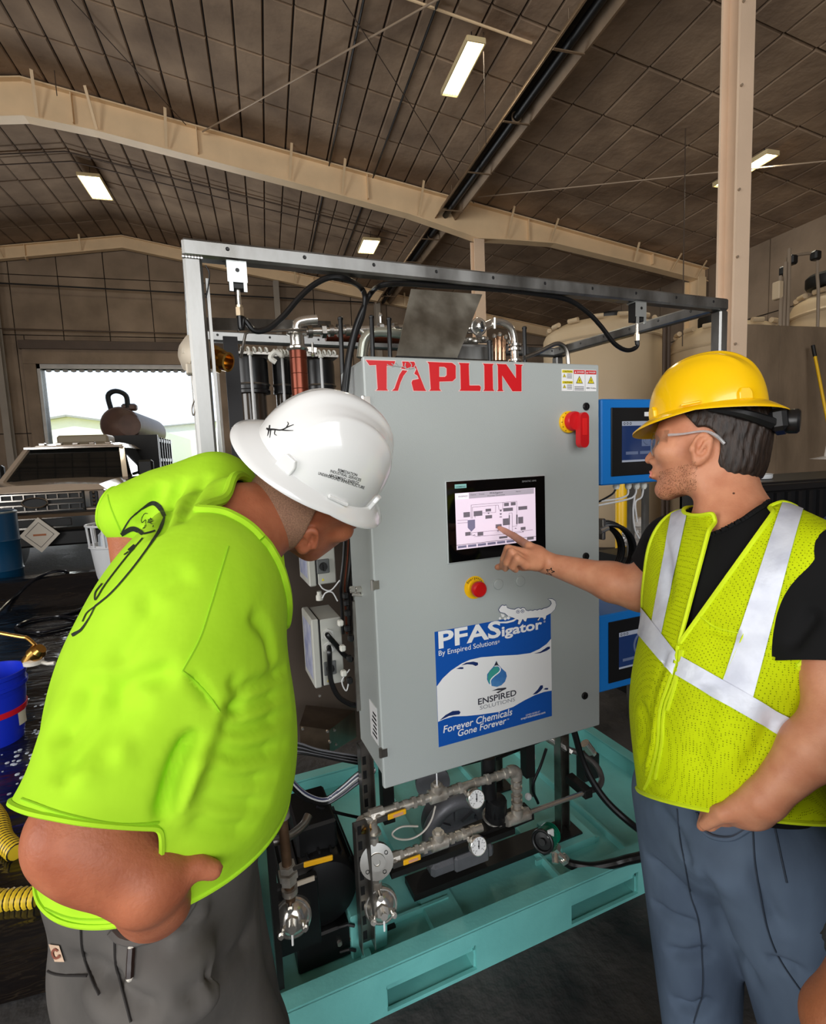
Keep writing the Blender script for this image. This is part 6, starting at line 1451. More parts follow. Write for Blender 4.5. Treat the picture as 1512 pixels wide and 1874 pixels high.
blue_box('lower blue control panel with a dial on its screen, below the pointing arm', (1097, 1128), 0, (1096, 1269), 1.62, True, .3)
b = MB()
for i, x in enumerate((1128, 1150, 1165, 1178)): b.lathe(S(x, 884, 1.67), -ZX, [(.014, 0), (.014, .016), (.009, .026)], 12)
b.build('cable_gland', MATS['white_nylon'], tA)
for i, (pts, c_) in enumerate(((((1128, 893), (1122, 903), (1108, 912), (1092, 920)), M_PLBLK), (((1150, 893), (1148, 906), (1130, 913), (1100, 917)), M_WWIRE), (((1165, 893), (1162, 906), (1148, 914), (1095, 925)), M_WWIRE), (((1178, 893), (1174, 910), (1163, 920), (1166, 955)), M_WWIRE), (((1162, 905), (1159, 935), (1162, 968), (1170, 985)), M_WWIRE))):
    cable('lead_cable', ('black lead from the upper blue panel', 'white lead nearest the yellow bollard', 'white lead crossing the bollard lowest', 'white lead bending down from the right gland', 'white lead hanging down right of the bollard')[i], [S(*q, 1.67) for q in pts], .004, c_)
t = thing('yellow_bollard', 'yellow steel bollard under the upper blue panel', 'bollard', (S(1137, 950, 3.5)[0], 3.5, 0))
u = S(1137, 950, 3.5)[0]; MB().lathe((u, 3.5, 0), ZX, [(.05, 0), (.05, 1.62), (.04, 1.66), (.01, 1.67)], 24).build('post', M_YEL, t); MB().cyl((u, 3.5, 0), (u, 3.5, .02), .08, n=20).build('base', M_YEL, t)
for x, lb in ((1158, 'grey conduit just right of the yellow bollard'), (1184, 'grey slotted upright at the face of the man in the yellow helmet')):
    tag(MB().box2((S(x - 3, 950, 2.3)[0], 2.3, 0), (S(x + 4, 950, 2.3)[0], 2.33, S(x, 886, 2.3)[2])).build('grey_upright', M_GALV), lb, 'upright')
cc = thing('cable_coil', 'coil of thick black cable hanging at the right side of the cabinet', 'cable coil', S(1105, 1010, 1.78) - ZX * .25)
c = S(1095, 1012, 1.78)
for i in range(6): MB().torus(c + np.array((.004 * i, -.018 * i + .05, .002 * i)), (.35, 1, .1), .135 - .008 * (i % 3), .009, 40, 8).build('cable_loop', M_HOSE, cc)
MB().box(S(1102, 968, 1.7), (.018, .03, .09), bev=.004).build('coil_clamp', M_SSB, cc); MB().cyl(S(1098, 972, 1.66), S(1112, 966, 1.66), .012, n=12).build('clamp_bolt', M_SS, cc)
# wrapped bundle
wrp = thing('wrapped_bundle', 'bundle wrapped in clear plastic film behind the arm of the man in the yellow helmet', 'bundle', (S(1175, 985, 2.6)[0], 2.6, .0))
def fb(p):
    d = ell(p, s2w(S(1185, 985, 2.6)).astype(np.float32), (.13, .2, .105)); d = smin(d, ell(p, s2w(S(1168, 957, 2.55)).astype(np.float32), (.04, .05, .035)), .03)
    return d + .006 * np.sin(p[:, 2] * 140 + 2 * np.sin(p[:, 0] * 20)) + .004 * np.sin(p[:, 0] * 90 + p[:, 1] * 60)
c = s2w(S(1185, 985, 2.6)); V, F = sdf_mesh(fb, c - .3, c + .3, .008)
link_mesh('plastic_film', V, F, mat('plastic_film', (206, 200, 194), 0.22, vs=10, col2=(150, 142, 136), spec=.6), wrp, 4, False)
MB().box2((S(1150, 1000, 2.6)[0] - .05, 2.45, .0), (S(1215, 1000, 2.6)[0] + .1, 2.85, S(1185, 1012, 2.6)[2])).build('crate', M_DARK, wrp)
# ================================================================== people
M_SKIN1 = mat('skin_ruddy', (184, 112, 80), 0.5, vs=22, col2=(160, 90, 62), bump=0.0006, bs=240, sss=0.12, spec=0.4)
M_SKIN2 = mat('skin_light', (212, 150, 116), 0.48, vs=26, col2=(194, 128, 96), bump=0.0005, bs=260, sss=0.12, spec=0.4)
M_LIME = mat('lime_cotton', (176, 226, 48), 0.85, vs=9, col2=(164, 214, 40), bump=0.0022, bs=22, spec=0.15)
M_VEST = None
M_TROU = mat('grey_canvas', (96, 92, 88), 0.85, vs=7, col2=(76, 73, 70), bump=0.0018, bs=26, spec=0.2)
M_DENIM = mat('worn_denim', (96, 112, 132), 0.85, vs=5, col2=(64, 76, 94), bump=0.0022, bs=24, spec=0.2, stretch=(1, 1, .5))
M_BLKCOT = mat('black_cotton', (22, 22, 23), 0.85, vs=8, col2=(16, 16, 17), bump=0.002, bs=24, spec=0.2)
M_HATW = mat('white_helmet', (232, 232, 230), 0.16, coat=0.6, spec=0.5)
M_HATY = mat('yellow_helmet', (246, 194, 6), 0.24, coat=0.4, spec=0.5)
CR, CU, CF = CAM[0], CAM[1], CAM[2]
def nrm(v): v = np.asarray(v, float); return v / np.linalg.norm(v)
def vnorm(V, F):
    F = np.asarray(F); a = V[F[:, 2]] - V[F[:, 0]]; b = V[F[:, 3]] - V[F[:, 1]]; fn = np.cross(a, b)
    N = np.zeros_like(V)
    for k in range(4): np.add.at(N, F[:, k], fn)
    return N / (np.linalg.norm(N, axis=1)[:, None] + 1e-12)
def wrinkle(V, F, lines):
    # cloth folds: (pixel polyline, width, depth): depth < 0 presses a groove, > 0 raises a ridge
    N = vnorm(V, F); dr = Drop(V, F); D_ = np.zeros(len(V))
    for pts, w, dep in lines:
        P = dr.line(pts, 5)
        if len(P) < 2: continue
        P = np.array(P); d = np.full(len(V), 9.0)
        lo, hi = P.min(0) - 3 * w, P.max(0) + 3 * w; k = np.all((V > lo) & (V < hi), axis=1); q = V[k]; dd = np.full(len(q), 9.0)
        tt = np.zeros(len(q)); n = len(P) - 1
        for i in range(n):
            c, t = seg(q, P[i], P[i + 1]); m = c < dd; dd = np.where(m, c, dd); tt = np.where(m, (i + t) / n, tt)
        e = np.clip(np.minimum(tt, 1 - tt) * 5, 0, 1)
        D_[k] += 2.4 * dep * np.exp(-(dd / w) ** 2) * e
    return V + N * D_[:, None]
def cutmesh(V, F, planes):
    bm = bm_from(V, F)
    for co, no in planes: cut(bm, co, no)
    return bm
def plane3(a, b, c, away):
    n = nrm(np.cross(np.asarray(b) - a, np.asarray(c) - a)); 
    if n @ (np.asarray(away) - a) < 0: n = -n
    return (a, n)                                   # normal points to the removed side
def stitch(dr, name, m, parent, pts, r=.0012, lift=.0006, k=6):
    P = dr.line(pts, k, lift)
    if len(P) > 1: return MB().tube(P, r, 5).build(name, m, parent, 'W')
def decal(dr, polys, lift=.0012, sub=.006):
    # drop filled shapes (pixel outlines) on a surface
    mb = MB()
    for poly in polys:
        bm = bmesh.new(); vs = [bm.verts.new((x, y, 0)) for x, y in poly]; es = [bm.edges.new((vs[i], vs[(i + 1) % len(vs)])) for i in range(len(vs))]
        bmesh.ops.triangle_fill(bm, edges=es, use_beauty=True)
        for _ in range(2):
            lg = [e for e in bm.edges if e.calc_length() > 9]
            if lg: bmesh.ops.subdivide_edges(bm, edges=lg, cuts=1)
        bmesh.ops.triangulate(bm, faces=bm.faces); bm.verts.index_update()
        P = [dr.px(q.co.x, q.co.y, lift) for q in bm.verts]; f = [tuple(q.index for q in fa.verts) for fa in bm.faces]; bm.free()
        ok = [q is not None for q in P]; f = [q for q in f if all(ok[i] for i in q)]
        mb.add([q if q is not None else np.zeros(3) for q in P], f)
    return mb
def stroke(pts, w, closed=False):                    # outline polygon of a thick pen stroke in pixels
    P = spline([(x, y, 0) for x, y in pts], 6)[:, :2] if len(pts) > 2 else np.asarray(pts, float)
    T = np.gradient(P, axis=0); T /= np.linalg.norm(T, axis=1)[:, None] + 1e-9; N = np.stack([-T[:, 1], T[:, 0]], 1)
    ww = np.broadcast_to(np.asarray(w, float), (len(P),)) if np.ndim(w) == 0 else np.interp(np.linspace(0, 1, len(P)), np.linspace(0, 1, len(w)), w)
    out = []
    for i in range(len(P) - 1):
        out.append([tuple(P[i] + N[i] * ww[i] / 2), tuple(P[i + 1] + N[i + 1] * ww[i + 1] / 2), tuple(P[i + 1] - N[i + 1] * ww[i + 1] / 2), tuple(P[i] - N[i] * ww[i] / 2)])
    return out

def surf(px, py, fn, d0=.4, d1=1.5):                # depth at which a pixel's ray meets a field
    dd = np.linspace(d0, d1, 500); P = (EYE + np.outer(dd, ray(px, py))).astype(np.float32); v = fn(P); i = np.argmax(v < 0)
    return dd[i] if v[i] < 0 else None
def neck_hole(bm, c, n, r, h0=-.05):
    # open a round neckline of radius r around the axis n
    c = np.asarray(c, float); n = nrm(n)
    def rad(q): q = np.array(q[:]) - c; a = q @ n; return np.linalg.norm(q - n * a), a
    dl = [f for f in bm.faces if all(rad(v.co)[0] < r and rad(v.co)[1] > h0 for v in f.verts)]
    bmesh.ops.delete(bm, geom=dl, context='FACES')
    for v in bm.verts:
        if v.is_boundary:
            d, a = rad(v.co)
            if d < r * 1.25 and a > h0 * 1.5: q = np.array(v.co[:]) - c; w_ = q - n * a; v.co = Vector(c + n * a + w_ / (d + 1e-9) * r)
def biggest(bm):
    bm.verts.index_update(); seen = set(); isl = []
    for v in bm.verts:
        if v.index in seen: continue
        st_ = [v]; comp = []; seen.add(v.index)
        while st_:
            q = st_.pop(); comp.append(q)
            for e in q.link_edges:
                o = e.other_vert(q)
                if o.index not in seen: seen.add(o.index); st_.append(o)
        isl.append(comp)
    isl.sort(key=len); bmesh.ops.delete(bm, geom=[v for c in isl[:-1] for v in c], context='VERTS')

# ---- full brim safety helmet: local x forward, y left, z up
def helmet(label, c, fwd, up, m, s=1.0):
    up = nrm(up); fwd = np.asarray(fwd, float); fwd = nrm(fwd - up * (fwd @ up)); lf = np.cross(up, fwd)
    B = np.array([fwd, lf, up])
    t = thing('hard_hat', label, 'helmet', c, 'W')
    A_, Bq, Hh = .137 * s, .117 * s, .148 * s           # dome half length, half width, height
    def top(x, y):                                      # raised V ridge and two side ridges
        return 0.0
    nu, nv_ = 96, 40; v = []; 
    def rim(a, k):                                      # brim outline, k = 0 at the dome, 1 at the edge
        ca, sa = math.cos(a), math.sin(a)
        ox = (.047 if ca > 0 else .040) * s * (abs(ca) ** .8) + .024 * s * (1 - abs(ca)); oy = .026 * s
        e = np.array((ca * (A_ + ox * k), sa * (Bq + (oy + .006 * s * abs(ca)) * k)))
        dz = -(.014 + .016 * abs(ca)) * s * (k ** 1.15) - .0
        return np.array((e[0], e[1], dz))
    prof = []
    for i in range(nv_ + 1):                            # dome from the crown down
        f = i / nv_ * math.pi / 2; prof.append((math.sin(f) ** .92, math.cos(f) ** .86))
    rows = []
    for r_, h in prof:
        row = []
        for j in range(nu):
            a = 2 * math.pi * j / nu; ca, sa = math.cos(a), math.sin(a); x = ca * A_ * r_; y = sa * Bq * r_; z = h * Hh
            yy = y / (Bq)
            if h > .05:
                g = math.exp(-(yy / .17) ** 4) * .010 * s * min(1, h * 1.6) * (1 if x < .6 * A_ else max(0, 1 - (x - .6 * A_) / (.4 * A_)))
                g += math.exp(-((abs(yy) - .50) / .07) ** 2) * .0045 * s * min(1, max(0, (h - .45) * 4))
                z += g
            row.append((x, y, z))
        rows.append(row)
    for k in (.04, .25, .5, .75, 1.0): rows.append([tuple(rim(2 * math.pi * j / nu, k)) for j in range(nu)])
    rows.append([tuple(rim(2 * math.pi * j / nu, 1.0) + np.array((0, 0, -.0035 * s))) for j in range(nu)])
    for k in (.75, .4, .0): rows.append([tuple(rim(2 * math.pi * j / nu, k) + np.array((0, 0, -.0035 * s))) for j in range(nu)])
    for i in (30, 20, 10, 0): rows.append([(q[0] * .965, q[1] * .965, q[2] * .965 - .002) for q in rows[i]])
    V = np.array(rows).reshape(-1, 3); n = len(rows)
    F = [(i * nu + j, i * nu + (j + 1) % nu, (i + 1) * nu + (j + 1) % nu, (i + 1) * nu + j) for i in range(n - 1) for j in range(nu)]
    sh = link_mesh('shell', np.asarray(c) + V @ B, F, m, t, 1.1)
    def at(x, y, z): return np.asarray(c) + np.array((x, y, z)) @ B
    for a, w_, h_ in ((.62, .030, .026), (-.62, .030, .026), (2.35, .034, .026), (-2.35, .034, .026)):  # suspension slot bosses
        e = np.array((math.cos(a) * A_, math.sin(a) * Bq, 0)); nn = nrm((math.cos(a) / A_, math.sin(a) / Bq, 0)); tt = np.array((-nn[1], nn[0], 0)); b = MB()
        P = [(-w_ / 2, -.004), (w_ / 2, -.004), (w_ / 2, h_ * .55), (w_ * .3, h_), (-w_ * .3, h_), (-w_ / 2, h_ * .55)]
        o = np.asarray(c) + (e - nn * .010 * s) @ B; b.prism(np.array(P) * s, o, tt @ B, up, (nn @ B) * .017 * s); q = b.build('slot_boss', m, t, 'W', smooth=0)
        md = q.modifiers.new('round', 'BEVEL'); md.width = .0025; md.segments = 2
    for sg in (1, -1):
        b = MB(); o = at(.01, sg * (Bq + .002), .004); b.box(o, np.array((.046, .008, .007)) * s, B, .002); b.build('clip', m, t, 'W')
    b = MB(); b.torus(at(0, 0, -.006), up, .098 * s, .0025, 40, 6)
    V0 = b.v[0] - at(0, 0, -.006); V0 = V0 + np.outer(V0 @ fwd, fwd) * .18 - np.outer(V0 @ lf, lf) * .05; b.v[0] = V0 + at(0, 0, -.006)
    b.build('headband', M_PLBLK, t, 'W')
    return t, sh, at, B

def ear_sdf(p, c, fx, up, out, s=1.0):
    out = nrm(out); up = nrm(np.asarray(up) - out * (np.asarray(up) @ out)); fx_ = np.cross(up, out); fx_ = fx_ if fx_ @ np.asarray(fx) > 0 else -fx_
    B = np.array([fx_, up, out])
    q = (p - np.asarray(c, np.float32)) @ B.T.astype(np.float32) / s
    o = ell(q, (0, 0, 0), (.019, .031, .011)); 
    d = smax(o, -ell(q, (.002, .003, .009), (.0125, .021, .0105)), .003)
    d = np.minimum(d, cone(q, (-.012, .018, .004), (-.013, -.010, .003), .0045, .004))
    d = smin(d, cone(q, (-.004, .012, .004), (.002, -.008, .004), .004, .0035), .004)
    d = smin(d, ell(q, (.003, -.026, .001), (.009, .010, .006)), .006)
    d = smin(d, ell(q, (.016, -.004, .003), (.006, .008, .006)), .005)
    return d * s

# ------------------------------------------------------------------ the man in the lime shirt
def man_one():
    t = thing('person', 'large man in lime green t-shirt and white helmet, bending forward, hand in pocket', 'person', (W(250, 1700, .84)[0], W(250, 1700, .84)[1], 0), 'W')
    SRr, ER, WR = W(335, 1150, .71), W(150, 1522, .575), W(268, 1612, .69)
    SL, EL, WL = W(395, 905, 1.07), W(248, 942, .99), W(270, 1230, 1.0)
    PEL, BEL, MID, CHE, NEB = W(270, 1640, .86), W(315, 1420, .82), W(345, 1230, .84), W(395, 1040, .90), W(448, 952, .94)
    lat = nrm(SL - SRr); spi = nrm(CHE - PEL); fw = nrm(np.cross(lat, spi)); 
    if fw @ CR < 0: fw = -fw
    Bt = basis(lat, spi)
    hup = nrm(.55 * CR + .70 * CU - .48 * CF); hf = nrm(.80 * CR - .20 * CU + .52 * CF)
    hf = nrm(hf - hup * (hf @ hup)); hl = np.cross(hup, hf); HC = W(582, 850, .965) - hup * .072 + hf * .026
    f4 = np.float32
    def torso(p, o=0.0):
        d = ell(p, CHE - spi * .03 - fw * .010, (.192 + o, .108 + o, .125 + o), np.array([lat, fw, spi]))
        d = smin(d, ell(p, MID - fw * .016, (.200 + o, .140 + o, .18 + o), np.array([lat, fw, spi])), .08)
        d = smin(d, ell(p, BEL + fw * .008, (.200 + o, .160 + o, .20 + o), np.array([lat, fw, spi])), .10)
        d = smin(d, ell(p, PEL + fw * .025, (.18 + o, .135 + o, .17 + o), np.array([lat, fw, spi])), .08)
        d = smin(d, chain(p, [SRr, CHE + spi * .0, SL], [.058 + o, .066 + o, .058 + o]), .07)
        return smin(d, cone(p, CHE + spi * .03 - fw * .012, NEB, .074 + o, .066 + o), .05)
    def armR(p, o=0.0): return chain(p, [SRr, SRr * .45 + ER * .55, ER], [.066 + o, .064 + o, .056 + o], .03)
    def armL(p, o=0.0): return chain(p, [SL, EL], [.066 + o, .056 + o], .03)
    fs_ = lambda p: torso(p, .016)
    dW = surf(268, 1612, fs_) or .64; dH = surf(288, 1680, fs_) or .64; dT = surf(370, 1590, fs_) or .66
    WR = W(268, 1612, dW - .012); HAND = W(278, 1685, dH + .004)
    THU0 = W(325, 1605, dT - .025); THU1 = W(358, 1584, dT - .016); THU2 = W(390, 1592, dT - .008)
    HAND = W(288, 1690, .705)
    def skin(p):
        d = ell(p, HC + hup * .015, (.098, .078, .112), np.array([hf, hl, hup]))                       # skull
        d = smin(d, ell(p, HC - hup * .06 + hf * .040, (.066, .060, .060), np.array([hf, hl, hup])), .03)   # face and jaw
        jaw = HC - hup * .105 + hf * .045
        d = smin(d, chain(p, [HC - hup * .05 - hf * .005 - hl * .058, jaw - hl * .042 - hf * .005, jaw + hf * .022, jaw + hl * .042 - hf * .005, HC - hup * .05 - hf * .005 + hl * .058], [.022, .022, .024, .022, .022]), .03)
        d = smin(d, chain(p, [HC - hup * .01 + hf * .094, HC - hup * .038 + hf * .112], [.010, .015]), .02)     # nose
        for s_ in (1, -1): d = smin(d, ell(p, HC - hup * .028 + hf * .068 + hl * s_ * .048, (.026, .022, .022), np.array([hf, hl, hup])), .02)
        for z_ in (-.078, -.088): d = smin(d, ell(p, HC + hup * z_ + hf * .096, (.010, .024, .0055), np.array([hf, hl, hup])), .008)
        d = smin(d, ell(p, jaw - hf * .03 + hup * .0, (.045, .042, .028), np.array([hf, hl, hup])), .03)        # double chin
        d = smin(d, chain(p, [HC - hup * .055 - hf * .035, NEB * .5 + HC * .5 - hup * .03, NEB - spi * .03], [.054, .062, .078]), .03)
        d = smin(d, chain(p, [HC - hup * .07 - hf * .07, NEB - fw * .02], [.040, .055]), .04)
        d = smin(d, ear_sdf(p, HC - hup * .040 - hf * .005 - hl * .086, hf, hup, -hl + .35 * -hf, 1.06), .005)
        d = np.minimum(d, ear_sdf(p, HC - hup * .040 - hf * .005 + hl * .086, hf, hup, hl + .35 * -hf, 1.06))
        d = smin(d, torso(p, -.014), .04)
        a = armR(p, -.006)
        a = smin(a, chain(p, [ER, ER * .65 + WR * .35, WR], [.052, .050, .039], .02), .022)
        h = ell(p, WR * .62 + HAND * .38, (.05, .044, .024), basis(HAND - WR, -CF))
        h = smin(h, chain(p, [WR, WR * .5 + HAND * .5], [.038, .036]), .03)
        for i in range(4):                               # fingers reach down into the pocket
            o = (i - 1.5) * .019; q = HAND + CR * o; h = smin(h, chain(p, [WR * .45 + HAND * .55 + CR * o, q, q - CU * .03 + CF * .05, q - CU * .06 + CF * .075], [.0125, .0115, .0105, .0085]), .006)
        h = smin(h, chain(p, [WR * .75 + HAND * .25 + CR * .02, THU0, THU1, THU2], [.022, .0155, .0135, .0115], .004), .014)
        a = smin(a, h, .02)
        d = np.minimum(d, a)
        a = smin(armL(p, -.006), chain(p, [EL, WL], [.052, .036]), .02)
        for i in range(4): a = smin(a, chain(p, [WL, WL - CU * .06 + CR * (i - 1.5) * .02, WL - CU * .11 + CR * (i - 1.5) * .02], [.02, .0115, .009]), .008)
        a = smin(a, chain(p, [WL, WL - CU * .03 + CR * .045, WL - CU * .06 + CR * .055], [.02, .012, .010]), .008)
        d = np.minimum(d, a)
        return d
    lo = np.minimum.reduce([SRr, ER, WR, SL, EL, WL, PEL, HC, HAND, THU2]) - np.array((.24, .24, .17)); hi = np.maximum.reduce([SRr, ER, WR, SL, EL, WL, PEL, HC]) + np.array((.24, .24, .17))
    V, F = sdf_mesh(skin, lo, hi, .0042); V = relax(V, F, 2)
    body = link_mesh('body', V, F, M_SKIN1, t, 4, False)
    bdrop = Drop(V, F)
    # t-shirt
    HEMA, HEMB, HEMC = W(50, 1515, .86), W(215, 1642, .66), W(452, 1492, .80)
    def shirt(p):
        d = torso(p, .016)
        d = smin(d, ell(p, PEL - spi * .05, (.205, .175, .20), np.array([lat, fw, spi])), .08)
        s_ = chain(p, [SRr, SRr * .40 + ER * .60, SRr * .02 + ER * .98], [.078, .080, .080], .03)
        d = smin(d, s_, .035)
        s_ = chain(p, [SL, SL * .4 + EL * .6, SL * .0 + EL * 1.0], [.078, .070, .064], .03)
        return smin(d, s_, .05)
    V, F = sdf_mesh(shirt, lo - .03, hi + .03, .006); V = relax(V, F, 3)
    V = wrinkle(V, F, [
        (((405, 1300), (470, 1290), (530, 1262)), .010, -.006), (((395, 1330), (460, 1335), (535, 1300)), .011, -.006), (((380, 1365), (450, 1385), (530, 1360)), .012, -.006), (((365, 1410), (430, 1435), (510, 1420)), .012, -.005),
        (((350, 1450), (420, 1475), (495, 1470)), .012, -.005), (((340, 1500), (400, 1520), (470, 1515)), .012, -.004), (((440, 1265), (500, 1240), (540, 1205)), .010, -.005), (((455, 1120), (490, 1160), (505, 1230)), .012, -.004),
        (((298, 1510), (312, 1450), (330, 1390), (365, 1330)), .010, -.012), (((318, 1500), (345, 1440), (375, 1370)), .010, .004),
        (((345, 1230), (372, 1262), (392, 1292)), .006, -.004), (((330, 1228), (250, 1242), (165, 1275)), .014, -.006), (((420, 1235), (445, 1275), (440, 1320)), .010, -.004),
        (((175, 1420), (210, 1330), (262, 1265)), .016, -.005), (((230, 1250), (160, 1340), (105, 1440)), .018, -.006), (((355, 1040), (300, 1070), (240, 1110)), .016, -.003),
        (((290, 1090), (240, 1160), (200, 1230)), .018, -.004), (((165, 1230), (140, 1300), (85, 1370)), .016, -.006), (((300, 880), (270, 930), (255, 960)), .012, -.006), (((340, 870), (305, 930), (285, 985)), .012, -.006), (((385, 865), (345, 920), (330, 960)), .011, -.004),
        (((60, 1500), (110, 1600), (170, 1640)), .016, -.006), (((250, 1360), (180, 1390), (120, 1440)), .016, .004)])
    armdir = nrm(ER - SRr); farm = nrm(EL - SL)
    hem = plane3(HEMA, HEMB, HEMC, PEL - CU * .4)
    slv = (W(160, 1497, .545), nrm(armdir * .8 - CU * .25)); slf = (W(208, 938, 1.0), nrm(-CR * 1.0 + CU * .25))
    bm = bm_from(V, F)
    nn_ = nrm(.93 * CR + .34 * CU - .06 * CF); nc_ = W(448, 980, .865)
    fs = [f for f in bm.faces if np.linalg.norm(np.array(f.calc_center_median()[:]) - NEB) < .20]
    bmesh.ops.bisect_plane(bm, geom=list({v for f in fs for v in f.verts}) + list({e for f in fs for e in f.edges}) + fs, plane_co=Vector(nc_), plane_no=Vector(nn_), clear_outer=True)
    g = Vector(SRr); 
    # sleeves are trimmed only near their own arm
    def local_cut(bm, co, no, own):
        fs = [f for f in bm.faces]; C = np.array([f.calc_center_median()[:] for f in fs], np.float32)
        k = (own(C) < torso(C, .016) + .010) & ((C - np.asarray(co, np.float32)) @ np.asarray(no, np.float32) > -.02)
        fs = [f for f, q in zip(fs, k) if q]
        vs = {v for f in fs for v in f.verts}; es = {e for f in fs for e in f.edges}
        bmesh.ops.bisect_plane(bm, geom=list(vs) + list(es) + fs, plane_co=Vector(co), plane_no=Vector(no), clear_outer=True)
    local_cut(bm, slv[0], slv[1], lambda p: armR(p, .016)); local_cut(bm, slf[0], slf[1], lambda p: armL(p, .014))
    cut(bm, *hem)
    biggest(bm)
    bmesh.ops.triangulate(bm, faces=[f for f in bm.faces if len(f.verts) > 4])
    V2 = np.array([v.co[:] for v in bm.verts]); bm.verts.index_update(); F2 = [tuple(q.index for q in f.verts) for f in bm.faces]
    shirt_o = bm_link(bm, 't_shirt', M_LIME, t, thick=.003, keep=True)
    # hems and collar follow the cut edges
    ed = [e for e in bm.edges if e.is_boundary]; used = set(); loops = []
    for e in ed:
        if e in used: continue
        lp = [e.verts[0], e.verts[1]]; used.add(e)
        while True:
            nx_ = [q for q in lp[-1].link_edges if q.is_boundary and q not in used]
            if not nx_: break
            used.add(nx_[0]); lp.append(nx_[0].other_vert(lp[-1]))
        if len(lp) > 25: loops.append(np.array([v.co[:] for v in lp]))
    bm.free()
    for lp in loops:
        c = lp.mean(0); near = min((np.linalg.norm(c - q), i) for i, q in enumerate((NEB, ER, EL, PEL)))[1]
        L2 = lp.copy()
        for _ in range(6): L2[1:-1] = L2[1:-1] * .5 + (L2[:-2] + L2[2:]) * .25
        if near == 0: MB().tube(L2, .0085, 8).build('collar', M_LIME, shirt_o, 'W')
        else: MB().tube(L2, .0034, 6).build('hem', M_LIME, shirt_o, 'W')
    dr = Drop(V2, F2)
    sm = mat('lime_seam', (150, 206, 24), 0.85)
    for pts in (((418, 1000), (400, 1060), (385, 1110), (365, 1170), (334, 1228)), ((334, 1228), (352, 1242), (380, 1270), (402, 1302)), ((40, 1462), (120, 1490), (210, 1508), (290, 1506)), ((196, 880), (200, 920), (222, 975)), ((60, 1652), (130, 1680), (205, 1682))):
        stitch(dr, 'seam', sm, shirt_o, pts, .0014, .0003)
    M_PR = mat('shirt_print_black', (26, 34, 22), 0.7)
    pr = []
    pr += stroke([(258, 932), (278, 921), (292, 928), (301, 946)], [3, 8, 9, 7]); pr += stroke([(301, 946), (296, 962), (288, 978), (270, 1005), (240, 1045), (205, 1085), (175, 1110)], [3, 7, 6, 3, 3, 3, 3])
    pr += stroke([(258, 932), (240, 948), (228, 966), (222, 978)], [3, 3, 3, 3]); pr += stroke([(222, 978), (240, 968), (252, 970), (262, 978)], [8, 9, 9, 7]); pr += stroke([(262, 978), (275, 975), (284, 972)], [3, 3, 3])
    pr += stroke([(213, 1000), (222, 992), (224, 1006), (216, 1010)], [6, 4, 5, 4]); pr += stroke([(202, 1024), (211, 1016)], 9); pr += stroke([(215, 1012), (222, 1003)], 4)
    pr += stroke([(236, 1008), (247, 998)], 4); pr += stroke([(238, 1012), (246, 1004)], 3); pr += stroke([(228, 1016), (236, 1010)], 2)
    pr += stroke([(175, 1110), (165, 1130), (150, 1152), (138, 1160), (133, 1163)], [2, 2, 4, 6, 6]); pr += stroke([(188, 1068), (176, 1084), (175, 1098), (180, 1092), (195, 1068), (232, 1020), (262, 985)], 2.2); pr += stroke([(175, 1110), (160, 1122), (152, 1138)], 2)
    decal(dr, pr).build('shirt_print', M_PR, shirt_o, 'W', smooth=0)
    wr_ = []
    for pts in (((271, 940), (264, 940), (259, 950), (260, 957), (267, 952), (266, 964), (262, 968)), ((272, 950), (272, 958), (272, 954), (277, 948)), ((274, 957), (279, 954), (277, 950), (274, 957), (279, 960)), ((281, 962), (280, 966))): wr_ += stroke(pts, 1.3)
    decal(dr, wr_).build('shirt_lettering', M_PR, shirt_o, 'W', smooth=0)
    # buzz cut and dark sweatband under the brim
    def hair(p):
        d = ell(p, HC + hup * .012 - hf * .004, (.1015, .0815, .113), np.array([hf, hl, hup]))
        d = smin(d, chain(p, [HC - hup * .055 - hf * .037, HC * .6 + NEB * .4 - hup * .02], [.0715, .075]), .035)
        k = np.maximum((p - (HC - hf * .020)) @ hf.astype(f4), -((p - (HC - hup * .066 - hf * .03)) @ nrm(hup + .25 * hf).astype(f4)))
        return np.maximum(d - .0012, k)
    V, F = sdf_mesh(hair, HC - .16, HC + .16, .004); V = relax(V, F, 1)
    link_mesh('buzzed_hair', V, F, mat('buzzed_hair', (168, 128, 102), 0.75, vs=420, col2=(132, 98, 78), bump=.0008, bs=600), t, 4, False)
    # trousers
    KR, KL = W(330, 2050, .98), W(130, 2060, 1.02); hipR = PEL - spi * .03 - lat * .085; hipL = PEL - spi * .03 + lat * .085
    FR = np.array((KR[0] - .02, KR[1] + .02, .10)); FL = np.array((KL[0] - .02, KL[1] + .02, .10)); KR = (hipR + FR) / 2 + fw * .03; KL = (hipL + FL) / 2 + fw * .03
    FR, FL = hipR + np.array((.12, -.0, 0)), hipL + np.array((-.02, .06, 0)); FR, FL = FR + CR * .10, FL + CR * .15; FR[2] = FL[2] = .09; KR = (hipR + FR) / 2 + np.array((.02, 0, 0)); KL = (hipL + FL) / 2
    hipR, hipL, KR, KL = hipR + fw * .055, hipL + fw * .055, KR + fw * .055, KL + fw * .055
    def trou(p):
        d = ell(p, PEL - spi * .05 + fw * .028, (.196, .152, .19), np.array([lat, fw, spi]))
        d = smin(d, chain(p, [hipR, KR, FR], [.120, .098, .085], .03), .05)
        d = smin(d, ell(p, BEL * .45 + PEL * .55, (.192, .158, .17), np.array([lat, fw, spi])), .04)
        d = smin(d, ell(p, W(292, 1796, dH + .012), (.085, .054, .045), CAM), .04)
        return smin(d, chain(p, [hipL, KL, FL], [.112, .09, .08], .03), .05)
    lo2 = np.minimum.reduce([hipR, hipL, FR, FL]) - .26; hi2 = np.maximum.reduce([hipR, hipL, FR, FL, PEL]) + .26; lo2[2] = .04
